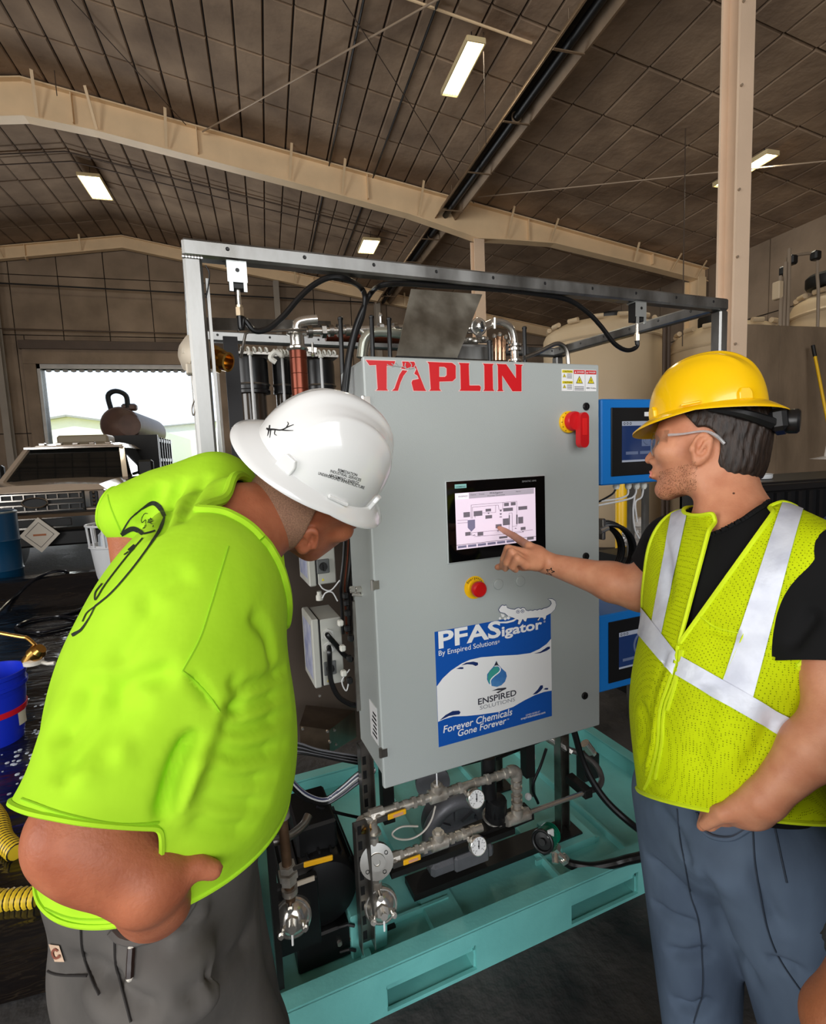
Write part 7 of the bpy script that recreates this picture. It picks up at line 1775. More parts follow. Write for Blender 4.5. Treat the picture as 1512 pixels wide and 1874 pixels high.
    V, F = sdf_mesh(trou, lo2, hi2, .008); V = relax(V, F, 3)
    V = wrinkle(V, F, [(((170, 1800), (230, 1840), (290, 1870)), .018, -.008), (((420, 1760), (380, 1800), (330, 1850)), .018, -.006), (((120, 1770), (170, 1780), (210, 1820)), .016, -.007), (((470, 1700), (430, 1760), (380, 1800)), .02, -.006), (((300, 1720), (340, 1700), (385, 1640)), .012, .005)])
    wst = plane3(W(40, 1450, .86), W(210, 1500, .66), W(440, 1290, .84), CHE)
    bm = cutmesh(V, F, [wst, ((0, 0, .07), (0, 0, -1))]); tr_ = bm_link(bm, 'trousers', M_TROU, t, thick=.004)
    dr = Drop(V, F); ds = mat('dark_stitch', (34, 30, 28), 0.8)
    for pts in (((148, 1688), (152, 1740), (168, 1790), (182, 1820)), ((210, 1702), (212, 1760), (224, 1810), (240, 1870)), ((60, 1690), (70, 1750), (95, 1780), (160, 1786))): stitch(dr, 'seam', ds, tr_, pts, .0016)
    P = dr.line(((205, 1700), (222, 1716), (250, 1722), (290, 1712), (330, 1685), (352, 1650), (360, 1620)), 6, .003)
    if len(P) > 2: MB().tube(P, .005, 6).build('pocket_edge', M_TROU, tr_, 'W')
    b = MB(); P = dr.line(((243, 1732), (242, 1760), (242, 1784)), 3, .004)
    if len(P) > 1: b.tube(P, .0045, 6).build('pocket_clip', mat('clip_dark', (40, 26, 22), 0.35), tr_, 'W'); MB().ball(P[-1], .0042, 8).ball(P[0], .004, 8).build('clip_end', M_PALE, tr_, 'W')
    pt = decal(dr, [[(92, 1726), (111, 1728), (120, 1758), (103, 1758)]], .002).build('patch', mat('patch_tan', (206, 176, 150), 0.7), tr_, 'W', smooth=0)
    decal(dr, stroke([(110, 1737), (104, 1734), (100, 1741), (104, 1750), (111, 1749), (112, 1744)], 4.0), .003).build('patch_print', mat('patch_brown', (132, 74, 56), 0.7), pt, 'W', smooth=0)
    for f_, k in ((FR, 1), (FL, -1)):
        b = MB(); o = np.array((f_[0], f_[1], 0)); d = nrm((fw[0], fw[1], 0)); q = np.cross((0, 0, 1), d)
        def boot(p, o=o, d=d): return smin(chain(p, [o + (0, 0, .05), o + d * .10 + np.array((0, 0, .042)), o + d * .17 + np.array((0, 0, .036))], [.048, .046, .036]), cone(p, o + (0, 0, .05), o + np.array((0, 0, .15)), .052, .058), .04)
        V, F = sdf_mesh(boot, o - .28, o + np.array((.28, .28, .24)), .008); V = relax(V, F, 1); V[:, 2] = np.maximum(V[:, 2], 0.001); link_mesh('boot', V, F, mat('boot_brown', (70, 50, 36), 0.6), t, 4, False)
    hc = W(586, 849, .965); hatup = nrm(.64 * CR + .70 * CU - .33 * CF)
    h, sh, at, B = helmet('glossy white full-brim helmet with black print, on the man in the lime shirt', hc, hf, hatup, M_HATW, 0.93)
    me = sh.data; off = np.array(h.location); V = np.array([v.co[:] for v in me.vertices]) + off; F = [tuple(p.vertices) for p in me.polygons]; dr = Drop(V, F)
    # printed lines and antlers
    tx = MB()
    def hat_text(s_, x0, y0, x1, y1, hh):
        v, f = text_mesh(s_, .012); X = (v[:, 0] - v[:, 0].min()) / (v[:, 0].max() - v[:, 0].min()); Y = v[:, 1] / .7
        dx, dy = x1 - x0, y1 - y0; L = math.hypot(dx, dy); nx_, ny_ = dy / L, -dx / L
        P = [dr.px(x0 + dx * a + nx_ * hh * b_, y0 + dy * a + ny_ * hh * b_, .0006) for a, b_ in zip(X, Y)]
        ok = [q is not None for q in P]; tx.add([q if q is not None else np.zeros(3) for q in P], [q for q in f if all(ok[i] for i in q)])
    hat_text('REMEDIATION', 618, 862, 653, 872, 5.2); hat_text('INDUSTRIAL SERVICES', 604, 864, 660, 881, 5.2); hat_text('ABATEMENT | ENERGY', 601, 871, 656, 887, 5.2); hat_text('UNDERGROUND INFRASTRUCTURE', 582, 868, 666, 895, 5.2)
    tx.build('printed_lines', M_INK, sh, 'W', smooth=0)
    an = []
    for pts, w_ in ((((490, 786), (502, 786), (515, 787), (528, 781), (538, 777)), [4, 3, 2.4, 2, 1]), (((524, 783), (528, 776), (526, 772)), [2, 1.6, 1]), (((515, 787), (526, 788), (537, 788)), [2.4, 2, 1]), (((504, 787), (503, 794), (507, 797)), [2, 1.6, 1]), (((494, 778), (493, 786), (490, 798)), [2, 3, 1]), (((496, 787), (495, 795), (494, 801)), [2, 1.4, 1]), (((488, 784), (492, 786)), [3, 4])): an += stroke(pts, w_)
    decal(dr, an, .0006).build('antler_print', MATS['black_print'], sh, 'W', smooth=0)
    return t
# ------------------------------------------------------------------ the man in the vest
M_MESH = mat('vest_mesh_yellow', (206, 226, 10), 0.8, vs=7, col2=(184, 200, 8), bump=0.0015, bs=30, spec=0.15)
_nt = M_MESH.node_tree; _N = _nt.nodes; _L = _nt.links
_tc = _N.new('ShaderNodeTexCoord'); _vo = _N.new('ShaderNodeTexVoronoi'); _vo.inputs['Scale'].default_value = 260; _vo.inputs['Randomness'].default_value = 0.25
_L.new(_tc.outputs['Object'], _vo.inputs['Vector'])
_rp = _N.new('ShaderNodeValToRGB'); _rp.color_ramp.elements[0].position = .16; _rp.color_ramp.elements[0].color = (.10, .12, .005, 1); _rp.color_ramp.elements[1].position = .34; _rp.color_ramp.elements[1].color = (1, 1, 1, 1)
_mx = _N.new('ShaderNodeMix'); _mx.data_type = 'RGBA'; _mx.blend_type = 'MULTIPLY'; _mx.inputs[0].default_value = .8
_b = _N['Principled BSDF']; _src = _b.inputs['Base Color'].links[0].from_socket
_L.new(_vo.outputs['Distance'], _rp.inputs[0]); _L.new(_src, _mx.inputs[6]); _L.new(_rp.outputs[0], _mx.inputs[7]); _L.new(_mx.outputs[2], _b.inputs['Base Color'])
M_BIND = mat('vest_binding', (214, 236, 20), 0.7, vs=20, var=.1, bump=.0008, bs=120)
M_REFL = mat('reflective_tape', (226, 230, 240), 0.45, 0.15, vs=18, col2=(196, 200, 214), bump=.0018, bs=34)
def man_two():
    t = thing('person', 'man in hi-vis mesh vest over black t-shirt, pointing at the touch panel', 'person', (W(1340, 1600, 1.0)[0], W(1340, 1600, 1.0)[1], 0), 'W')
    f4 = np.float32
    SRr, ER, WR = W(1238, 1000, 1.17), W(1172, 1080, 1.22), W(1000, 1030, 1.33)
    SL, EL, WL = W(1502, 1045, .88), W(1530, 1325, .80), W(1385, 1470, .865)
    PEL, BEL, CHE, NEB = W(1335, 1480, 1.02), W(1310, 1310, 1.0), W(1350, 1110, 1.02), W(1355, 962, 1.045)
    lat = nrm(SRr - SL); spi = nrm(CHE - PEL); fw = nrm(np.cross(spi, lat)); fw = -fw if fw @ CF > 0 else fw; lat = nrm(np.cross(spi, fw)); lat = lat if lat @ (SRr - SL) > 0 else -lat
    B = np.array([lat, fw, spi])
    hup = nrm(.06 * CR + .99 * CU - .02 * CF); hf = nrm(-.77 * CR - .02 * CU + .63 * CF); hf = nrm(hf - hup * (hf @ hup)); hl = np.cross(hup, hf)
    if hl @ CF > 0: pass
    Bh = np.array([hf, hl, hup]); HC = W(1295, 803, 1.11)
    def H(a, b, c): return HC + hf * a + hl * b + hup * c
    sd = 1 if hl @ CF < 0 else -1                      # the side of the head that faces us
    def torso(p, o=0.0):
        d = ell(p, CHE, (.185 + o, .118 + o, .20 + o), B)
        d = smin(d, ell(p, BEL, (.130 + o, .112 + o, .20 + o), B), .08)
        d = smin(d, ell(p, PEL, (.150 + o, .112 + o, .15 + o), B), .08)
        d = smin(d, chain(p, [SL, NEB - spi * .055, SRr], [.058 + o, .062 + o, .056 + o]), .05)
        return d
    TIP = s2w(S(914, 966, 1.318)); KN1 = W(972, 1002, 1.335)
    def handR(p):
        # pointing hand: palm, index out straight, three fingers curled under, thumb below
        palm0 = WR; k = [W(968, 1000, 1.325), W(962, 1012, 1.30), W(958, 1024, 1.285), W(962, 1034, 1.275)]
        d = chain(p, [WR, WR * .45 + W(968, 1010, 1.315) * .55], [.026, .030], .01)
        for q in k: d = smin(d, chain(p, [WR * .5 + q * .5, q], [.019, .0125]), .010)
        d = smin(d, chain(p, [k[0], k[0] * .52 + TIP * .48 - ray(0, 0) * 0 + CU * .003, k[0] * .22 + TIP * .78 + CU * .001, TIP], [.0120, .0100, .0092, .0068], .002), .005)
        curls = [[k[1], W(930, 1004, 1.285), W(922, 1024, 1.295), W(919, 1037, 1.31)], [k[2], W(936, 1010, 1.265), W(927, 1030, 1.28), W(925, 1041, 1.30)], [k[3], W(946, 1022, 1.255), W(938, 1037, 1.27), W(944, 1043, 1.29)]]
        for c in curls: d = smin(d, chain(p, c, [.0118, .0105, .0095, .0080], .002), .0035)
        th = [WR * .75 + k[0] * .25 - CU * .012, W(958, 1036, 1.325), W(932, 1034, 1.33), W(911, 1038, 1.335)]
        return smin(d, chain(p, th, [.019, .0125, .0108, .0085], .003), .007)
    fv_ = lambda p: np.minimum(torso(p, .022), ell(p, PEL, (.17, .13, .16), B))
    dW = surf(1385, 1470, fv_) or .84; dH = surf(1336, 1505, fv_) or .86
    WL = W(1400, 1462, dW - .026); HAND = W(1356, 1500, dH + .002)
    def skin(p):
        d = ell(p, H(-.004, 0, .020), (.102, .078, .112), Bh)
        d = smin(d, ell(p, H(.040, 0, -.050), (.056, .056, .064), Bh), .03)
        chin = H(.078, 0, -.112)
        for s_ in (1, -1): d = smin(d, chain(p, [H(-.004, .060 * s_, -.040), H(.008, .054 * s_, -.088), H(.070, .018 * s_, -.114)], [.020, .020, .016]), .028)
        d = smin(d, ball(p, chin, .018), .02)
        d = smin(d, ell(p, H(.074, 0, .006), (.024, .056, .022), Bh), .02)                               # brow
        for s_ in (1, -1):
            d = smin(d, ell(p, H(.062, .046 * s_, -.032), (.030, .022, .022), Bh), .022)
            d = smax(d, -ell(p, H(.094, .033 * s_, -.012), (.016, .019, .011), Bh), .012)
            d = smin(d, ball(p, H(.077, .032 * s_, -.013), .0125), .003)
        d = smin(d, chain(p, [H(.088, 0, -.006), H(.102, 0, -.026), H(.114, 0, -.044)], [.0085, .0095, .0105]), .010)
        for s_ in (1, -1): d = smin(d, ell(p, H(.100, .013 * s_, -.050), (.012, .008, .0075), Bh), .006)
        d = smin(d, ell(p, H(.086, 0, -.070), (.018, .026, .016), Bh), .014)
        for c_, r_ in ((-.072, .0062), (-.083, .0068)): d = smin(d, ell(p, H(.100, 0, c_), (.0085, .021, r_), Bh), .005)
        d = smax(d, -chain(p, [H(.108, .02, -.0775), H(.112, 0, -.0775), H(.108, -.02, -.0775)], [.002, .0022, .002]), .003)
        d = smin(d, chain(p, [H(-.026, 0, -.055), HC * .35 + NEB * .65 + hup * .0, NEB - spi * .02], [.060, .060, .074]), .035)
        d = smin(d, chain(p, [H(-.01, .050 * sd, -.085), NEB * .8 + CHE * .2 + fw * .06], [.014, .014]), .03)
        for s_ in (1, -1): d = smin(d, ear_sdf(p, H(-.006, .085 * s_, -.030), hf, nrm(hup - .12 * hf), nrm(hl * s_ - .38 * hf), 1.06), .004)
        d = smin(d, torso(p, -.014), .06)
        a = chain(p, [SRr, ER], [.052, .046], .02)
        a = smin(a, chain(p, [ER, ER * .72 + WR * .28, WR], [.046, .046, .026], .02), .025)
        a = smin(a, handR(p), .012)
        d = np.minimum(d, a)
        a = chain(p, [SL, EL], [.050, .040], .02)
        a = smin(a, chain(p, [EL, EL * .7 + WL * .3, WL], [.039, .042, .028], .02), .022)
        h = ell(p, WL * .45 + HAND * .55, (.05, .042, .022), basis(HAND - WL, -CF)); h = smin(h, chain(p, [WL, WL * .5 + HAND * .5], [.028, .027]), .02)
        for i in range(4): q = HAND + CR * (.012 - .017 * i) + CU * .006 * i; h = smin(h, chain(p, [WL * .35 + HAND * .65 + CR * (.012 - .017 * i), q, q - CU * .03 + CF * .035, q - CU * .06 + CF * .05], [.012, .011, .010, .0085]), .005)
        h = smin(h, chain(p, [WL * .7 + HAND * .3 - CR * .02, WL * .3 + HAND * .7 - CR * .042, HAND - CR * .05 - CU * .02 + CF * .02], [.018, .013, .010]), .01)
        return np.minimum(d, smin(a, h, .015))
    pts = [SRr, ER, WR, TIP, SL, EL, WL, HAND, PEL, HC]
    lo = np.minimum.reduce(pts) - np.array((.20, .20, .13)); hi = np.maximum.reduce(pts) + np.array((.22, .2, .17))
    V, F = sdf_mesh(skin, lo, hi, .0036); V = relax(V, F, 1); body = link_mesh('body', V, F, M_SKIN2, t, 4, False); bdr = Drop(V, F)
    stub = mat('stubble_skin', (190, 138, 108), 0.6, vs=300, col2=(120, 84, 62), bump=.0006, bs=500)
    # star drawn on the wrist
    P = [(1007 + (8.5 if i % 2 == 0 else 3.6) * math.sin(i * math.pi / 5 + .3), 1046 - (7 if i % 2 == 0 else 3) * math.cos(i * math.pi / 5 + .3)) for i in range(11)]
    st_ = []
    for a, b in zip(P[:-1], P[1:]): st_ += stroke([a, b], 1.4)
    decal(bdr, st_, .0004).build('star_tattoo', M_INK, body, 'W', smooth=0)
    mole = bdr.px(1343, 903, 0)
    if mole is not None: MB().ball(mole, .0022, 8).build('mole', mat('mole_brown', (96, 60, 44), .6), body, 'W')
    # eyes and brows
    for s_ in (1, -1):
        e = MB().ball(H(.0785, .032 * s_, -.013), .0122, 14).build('eye', mat('eye_white', (228, 222, 216), .2), body, 'W')
        MB().ball(H(.0850, .032 * s_, -.013), .0064, 10).build('iris', mat('iris_brown', (60, 44, 34), .15), e, 'W')
        MB().tube([H(.086, .016 * s_, .006), H(.090, .032 * s_, .011), H(.080, .052 * s_, .004)], [.003, .0042, .002], 8, smooth=5).build('eyebrow', mat('brow_brown', (92, 66, 46), .8), body, 'W')
    M_LIP = mat('lip', (196, 116, 100), .4)
    MB().tube([H(.1035, .019, -.0755), H(.1085, .006, -.0725), H(.1085, -.006, -.0725), H(.1035, -.019, -.0755)], .0032, 8, smooth=5).build('lip', M_LIP, body, 'W')
    MB().tube([H(.103, .018, -.081), H(.1085, 0, -.0835), H(.103, -.018, -.081)], .0038, 8, smooth=5).build('lip', M_LIP, body, 'W')
    # hair below the helmet
    def hair(p):
        q = (p - HC.astype(f4)) @ Bh.T.astype(f4)
        d = ell(p, H(-.010, 0, .016), (.104, .084, .118), Bh); d = smin(d, ell(p, H(-.060, 0, -.060), (.040, .062, .050), Bh), .04)
        strands = .0022 * np.sin(q[:, 0] * 420 + 60 * q[:, 2] + 3 * np.sin(q[:, 1] * 90)) + .002 * np.sin(q[:, 1] * 520 + 2 * np.sin(q[:, 2] * 70))
        k = np.maximum(q[:, 0] - (-.022 + .9 * np.maximum(q[:, 2] + .018, 0)), -(q[:, 2] + .098 + .5 * (q[:, 0] + .07)))
        earcut = -np.linalg.norm((q - np.array((-.004, .086 * sd, -.032), f4)) / np.array((1.0, 1.6, 1.35), f4), axis=1) + .034
        return np.maximum(np.maximum(d + strands * .45 - .003, k), earcut)
    V, F = sdf_mesh(hair, HC - .19, HC + .19, .003); V = relax(V, F, 1)
    link_mesh('hair', V, F, mat('dark_hair', (54, 40, 32), 0.5, vs=160, col2=(30, 22, 18), bump=.0015, bs=300, stretch=(1, 1, .25)), t, 4, False)
    # beard stubble on jaw: fine short hairs
    bb = MB()
    for i in range(900):
        a = rnd.random(); b_ = rnd.random(); x = .0 + .085 * a; z = -.055 - .058 * b_ - .018 * a
        q = bdr.hit(H(x, .2 * sd, z), -hl * sd)
        if q is None: continue
        bb.tube([q - hl * sd * .001, q + hl * sd * .0012 - hup * .0022], [.00032, .00018], 3, cap=False)
    o = bb.build('stubble', mat('stubble_brown', (112, 78, 56), .7), t, 'W'); o['kind'] = 'stuff'
    # black t-shirt
    def tee(p):
        d = torso(p, .010)
        d = smin(d, chain(p, [SRr, SRr * .30 + ER * .70], [.066, .059]), .035)
        return smin(d, chain(p, [SL, SL * .30 + EL * .70], [.072, .074]), .035)
    V, F = sdf_mesh(tee, lo, hi, .006); V = relax(V, F, 3)
    V = wrinkle(V, F, [(((1440, 1190), (1470, 1150), (1500, 1110)), .012, -.005), (((1200, 1020), (1185, 1000), (1180, 985)), .008, -.004)])
    bm = bm_from(V, F); neck_hole(bm, NEB + fw * .030 - spi * .01, nrm(spi * .78 + fw * .60), .084, -.2)
    def local_cut(bm, co, no, own):
        fs = list(bm.faces); C = np.array([f.calc_center_median()[:] for f in fs], f4)
        k = (own(C) < torso(C, .010) - .008) & ((C - np.asarray(co, f4)) @ np.asarray(no, f4) > -.02); fs = [f for f, q in zip(fs, k) if q]
        vs = {v for f in fs for v in f.verts}; es = {e for f in fs for e in f.edges}
        bmesh.ops.bisect_plane(bm, geom=list(vs) + list(es) + fs, plane_co=Vector(co), plane_no=Vector(no), clear_outer=True)
    aR, aL = nrm(ER - SRr), nrm(EL - SL)
    local_cut(bm, SRr * .42 + ER * .58, aR, lambda p: chain(p, [SRr, ER], [.07, .07])); local_cut(bm, W(1472, 1211, .82), nrm(aL + .05 * CR), lambda p: chain(p, [SL, EL], [.075, .075]))
    cut(bm, PEL + spi * .055, -spi); biggest(bm)
    ed = [e for e in bm.edges if e.is_boundary and (np.array(e.verts[0].co[:]) - NEB) @ spi > -.15 and np.linalg.norm(np.array(e.verts[0].co[:]) - NEB) < .14]; cb = MB()
    for e in ed: cb.tube([np.array(v.co[:]) for v in e.verts], .0055, 6)
    tee_o = bm_link(bm, 't_shirt', M_BLKCOT, t, thick=.003)
    if cb.n: cb.build('collar', M_BLKCOT, tee_o, 'W')
    # mesh vest
    VE = W(1241, 1180, .9); 
    def vest(p):
        d = torso(p, .019); d = smin(d, ell(p, PEL + fw * .004, (.156, .128, .16), B), .07)
        return smin(d, ell(p, BEL + fw * .004, (.138, .126, .20), B), .07)
    V, F = sdf_mesh(vest, lo, hi, .006); V = relax(V, F, 3)
    V = wrinkle(V, F, [(((1235, 1190), (1205, 1290), (1195, 1370), (1180, 1430)), .006, .004), (((1225, 1190), (1196, 1290), (1186, 1370)), .007, -.004), (((1300, 1250), (1290, 1330), (1270, 1420)), .018, -.004), (((1420, 1290), (1400, 1360), (1350, 1430)), .016, -.004), (((1175, 1280), (1180, 1340), (1172, 1400)), .012, -.004), (((1280, 1140), (1330, 1160), (1360, 1160)), .008, -.003), (((1210, 960), (1225, 1040), (1220, 1120)), .012, -.003)])
    vdr = Drop(V, F)
    bm = bm_from(V, F)
    # front opening: two planes from the neck to the zip
    def ppl(pa, pb, side):                             # plane through the eye and two image points
        a, b = ray(*pa), ray(*pb); n = nrm(np.cross(a, b)); c = ray(*side); return (EYE, n if n @ c > 0 else -n)
    world_vplane = ppl
    pl1 = world_vplane((1296, 975), (1242, 1180), (1330, 1050)); pl2 = world_vplane((1418, 935), (1242, 1180), (1330, 1050))
    front = [f for f in bm.faces if (np.array(f.calc_center_median()[:]) - CHE) @ fw > -.05]
    for co, no in (pl1, pl2):
        vs = {v for f in bm.faces for v in f.verts}
        bmesh.ops.bisect_plane(bm, geom=bm.verts[:] + bm.edges[:] + bm.faces[:], plane_co=Vector(co), plane_no=Vector(no))
    dl = []
    for f in bm.faces:
        c = np.array(f.calc_center_median()[:])
        inside = (c - pl1[0]) @ pl1[1] > 0 and (c - pl2[0]) @ pl2[1] > 0
        if inside and (c - CHE) @ fw > -.03: dl.append(f)
    bmesh.ops.delete(bm, geom=dl, context='FACES')
    neck_hole(bm, NEB, nrm(spi * .95 + fw * .2), .098, -.10)
    ax_ = nrm(lat * .9 + spi * .10); cut(bm, SRr - ax_ * .012, ax_)           # arm holes
    P_ = W(1440, 1212, .85); fs = [f for f in bm.faces if (np.array(f.calc_center_median()[:]) - P_) @ spi > 0]
    bmesh.ops.bisect_plane(bm, geom=list({v for f in fs for v in f.verts}) + list({e for f in fs for e in f.edges}) + fs, plane_co=Vector(W(1480, 1135, .86)), plane_no=Vector(nrm(.87 * CR - .42 * CU)), clear_outer=True)
    hemp = plane3(W(1180, 1448, 1.06), W(1290, 1480, .90), W(1430, 1500, .86), PEL - spi)
    cut(bm, *hemp); biggest(bm)
    bm.verts.index_update(); V2 = np.array([v.co[:] for v in bm.verts])
    bmesh.ops.triangulate(bm, faces=[f for f in bm.faces if len(f.verts) > 4]); bm.verts.index_update(); F2 = [tuple(q.index for q in f.verts) for f in bm.faces]
    vest_o = bm_link(bm, 'vest', M_MESH, t, thick=.003, keep=True)
    ed = [e for e in bm.edges if e.is_boundary]; used = set()
    for e in ed:
        if e in used: continue
        lp = [e.verts[0], e.verts[1]]; used.add(e)
        while True:
            nx_ = [q for q in lp[-1].link_edges if q.is_boundary and q not in used]
            if not nx_: break
            used.add(nx_[0]); lp.append(nx_[0].other_vert(lp[-1]))
        if len(lp) < 20: continue
        L2 = np.array([v.co[:] for v in lp])
        for _ in range(4): L2[1:-1] = L2[1:-1] * .5 + (L2[:-2] + L2[2:]) * .25
        MB().tube(L2, .0042, 6).build('binding', M_BIND, vest_o, 'W')
    dr = Drop(V2, F2)
    # silver tape: pieces of the vest surface itself, lifted a little
    def tape(planes, nm='reflective_stripe', off=.0022, side=None):
        b2 = bm.copy()
        if side is not None: bmesh.ops.delete(b2, geom=[f for f in b2.faces if not side(np.array(f.calc_center_median()[:]))], context='FACES')
        for co, no in planes: cut(b2, co, no)
        if len(b2.faces): bm_link(b2, nm, M_REFL, vest_o, off=off)
        else: b2.free()
    def band(pa, pb, pc, pd, side_front=True):
        # strip between surface lines pa-pb and pc-pd, cut along the chest normal
        m1 = tuple((np.array(pc) + np.array(pd)) / 2); m2 = tuple((np.array(pa) + np.array(pb)) / 2)
        c1, n1 = world_vplane(pa, pb, m1); c2, n2 = world_vplane(pc, pd, m2); return [(c1, -n1), (c2, -n2)]
    fr = lambda c: (c - CHE) @ fw > -.055
    tape(band((1378, 1275), (1462, 960), (1320, 1255), (1405, 1000)) + [plane3(W(1320, 1252, .9), W(1370, 1285, .9), W(1345, 1268, 1.0), W(1340, 1400, .9))], side=lambda c: fr(c) and (c - CHE) @ lat < .02)
    tape(band((1192, 1150), (1232, 925), (1212, 1160), (1262, 925)) + [plane3(W(1190, 1165, .95), W(1215, 1172, .95), W(1200, 1168, 1.1), W(1200, 1300, .95))], side=lambda c: fr(c) and (c - CHE) @ lat > .0)
    def waist(a0, a1, b0, b1, sidef): tape(band(a0, a1, b0, b1), off=.0042, side=lambda c: fr(c) and sidef(c))
    Z = vdr.px(1240, 1215)
    waist((1240, 1236), (1380, 1318), (1246, 1200), (1390, 1282), lambda c: (c - Z) @ lat < -.004)
    waist((1186, 1180), (1226, 1228), (1190, 1130), (1232, 1185), lambda c: (c - Z) @ lat > .004)
    for pts in (((1241, 1182), (1236, 1215), (1222, 1255), (1208, 1300), (1204, 1360), (1190, 1420), (1180, 1444)), ((1250, 1190), (1243, 1220), (1232, 1255), (1216, 1300), (1212, 1360), (1200, 1425)), ((1282, 1128), (1312, 1148), (1362, 1160)), ((1362, 1160), (1318, 1255)), ((1246, 1190), (1240, 1240), (1222, 1300))): stitch(dr, 'zip_edge' if pts[0][0] < 1260 else 'seam', M_BIND, vest_o, pts, .0028 if pts[0][0] < 1260 else .0014, .001)
    bm.free()
    # jeans
    hipR, hipL = PEL - spi * .03 + lat * .085, PEL - spi * .03 - lat * .085
    KR, KL = W(1286, 1960, 1.12), W(1492, 1960, .97); FR, FL = np.array((KR[0] + .02, KR[1] + .06, .09)), np.array((KL[0] + .04, KL[1] + .05, .09))
    def jeans(p):
        d = ell(p, PEL - spi * .02, (.166, .130, .15), B)
        d = smin(d, chain(p, [hipR + lat * .012, KR, FR], [.112, .070, .068], .03), .04); d = smin(d, ell(p, W(1312, 1570, .945), (.06, .045, .07), CAM), .03)
        return smin(d, chain(p, [hipL, KL, FL], [.102, .076, .072], .03), .04)
    lo2 = np.minimum.reduce([hipR, hipL, FR, FL, KR, KL]) - .2; hi2 = np.maximum.reduce([hipR, hipL, FR, FL, PEL]) + .2; lo2[2] = .04
    V, F = sdf_mesh(jeans, lo2, hi2, .007); V = relax(V, F, 3)
    V = wrinkle(V, F, [(((1170, 1560), (1220, 1600), (1270, 1650)), .014, -.006), (((1180, 1640), (1230, 1680), (1290, 1700)), .012, -.006), (((1215, 1740), (1260, 1750), (1310, 1740)), .012, -.007), (((1225, 1830), (1270, 1850), (1310, 1830)), .012, -.008), (((1265, 1560), (1330, 1700), (1400, 1830)), .016, -.005), (((1380, 1560), (1400, 1640), (1440, 1720)), .014, -.005), (((1200, 1470), (1240, 1530), (1262, 1600)), .014, -.005), (((1400, 1760), (1440, 1770), (1480, 1790)), .012, -.006)])
    bm = cutmesh(V, F, [(PEL + spi * .085, spi), ((0, 0, .075), (0, 0, -1))]); je = bm_link(bm, 'jeans', M_DENIM, t, thick=.004)
    dr = Drop(V, F); ds = mat('denim_seam', (40, 50, 64), .8)
    for pts in (((1256, 1590), (1265, 1640), (1280, 1690), (1286, 1760), (1285, 1820), (1270, 1872)), ((1378, 1518), (1382, 1580), (1388, 1620), (1405, 1700), (1430, 1760), (1475, 1825)), ((1418, 1515), (1430, 1570), (1440, 1615)), ((1240, 1480), (1246, 1540), (1256, 1590))): stitch(dr, 'seam', ds, je, pts, .0016)
    P = dr.line(((1276, 1488), (1284, 1515), (1305, 1532), (1340, 1535), (1372, 1518)), 6, .003)
    if len(P) > 2: MB().tube(P, .0042, 6).build('pocket_edge', M_DENIM, je, 'W')
    for f_ in (FR, FL):
        o = np.array((f_[0], f_[1], 0)); d = nrm((fw[0], fw[1], 0))
        def boot(p, o=o, d=d): return smin(chain(p, [o + (0, 0, .048), o + d * .10 + np.array((0, 0, .042)), o + d * .17 + np.array((0, 0, .036))], [.045, .043, .034]), cone(p, o + (0, 0, .05), o + np.array((0, 0, .15)), .050, .055), .04)
        V, F = sdf_mesh(boot, o - .28, o + np.array((.28, .28, .24)), .008); V = relax(V, F, 1); V[:, 2] = np.maximum(V[:, 2], .001); link_mesh('boot', V, F, mat('boot_brown', (70, 50, 36), 0.6), t, 4, False)
    hc = H(.006, 0, .056); h, sh, at, Bq = helmet('yellow full-brim safety helmet on the man in the mesh vest', hc, hf, nrm(hup + .15 * hf), M_HATY, 0.82)
    # ratchet knob of the head harness
    kb = at(-.125, 0, -.045); q = MB().box(kb, (.03, .07, .045), Bq, .008).build('ratchet_housing', M_PLBLK, h, 'W'); MB().lathe(kb - hf * .012, -hf, [(.022, 0), (.024, .004), (.024, .018), (.02, .022)], 18).build('ratchet_knob', M_PLBLK, q, 'W')
    for s_ in (1, -1): MB().tube([at(-.02, .094 * s_, -.012), at(-.07, .078 * s_, -.03), at(-.112, .03 * s_, -.05)], [.006, .010, .014], 8, smooth=4).build('harness_strap', M_PLBLK, h, 'W')
    # safety glasses
    g = thing('safety_glasses', 'clear wraparound safety glasses on the man in the yellow helmet', 'glasses', H(.09, 0, -.02), 'W')
    M_CLEAR = mat('clear_lens', (236, 240, 240), .03, trans=1.0, ior=1.15, spec=.6)
    b = MB(); n = 24; th = np.linspace(-1.15, 1.15, n); v = []; f = []
    for r_ in (.0, .0018):
        for zz, sc in ((.016, 1.0), (.0, 1.03), (-.022, 1.02), (-.036, .97)):
            for a in th: v.append(H(.030 + (.078 + r_) * math.cos(a) * sc, (.070 + r_) * math.sin(a) * sc, zz - .004 + (.012 * (1 - min(1, abs(a) / .25)) if zz < -.03 else 0)))
    for k in (0, 4 * n):
        for i in range(3):
            for j in range(n - 1): f.append((k + i * n + j, k + i * n + j + 1, k + (i + 1) * n + j + 1, k + (i + 1) * n + j))
    for j in range(n - 1): f.append((j, j + 1, 4 * n + j + 1, 4 * n + j)); f.append((3 * n + j, 3 * n + j + 1, 7 * n + j + 1, 7 * n + j))
    for i in range(3): f.append((i * n, (i + 1) * n, 4 * n + (i + 1) * n, 4 * n + i * n)); f.append((i * n + n - 1, (i + 1) * n + n - 1, 4 * n + (i + 1) * n + n - 1, 4 * n + i * n + n - 1))
    b.add(v, f).build('lens', M_CLEAR, g, 'W')
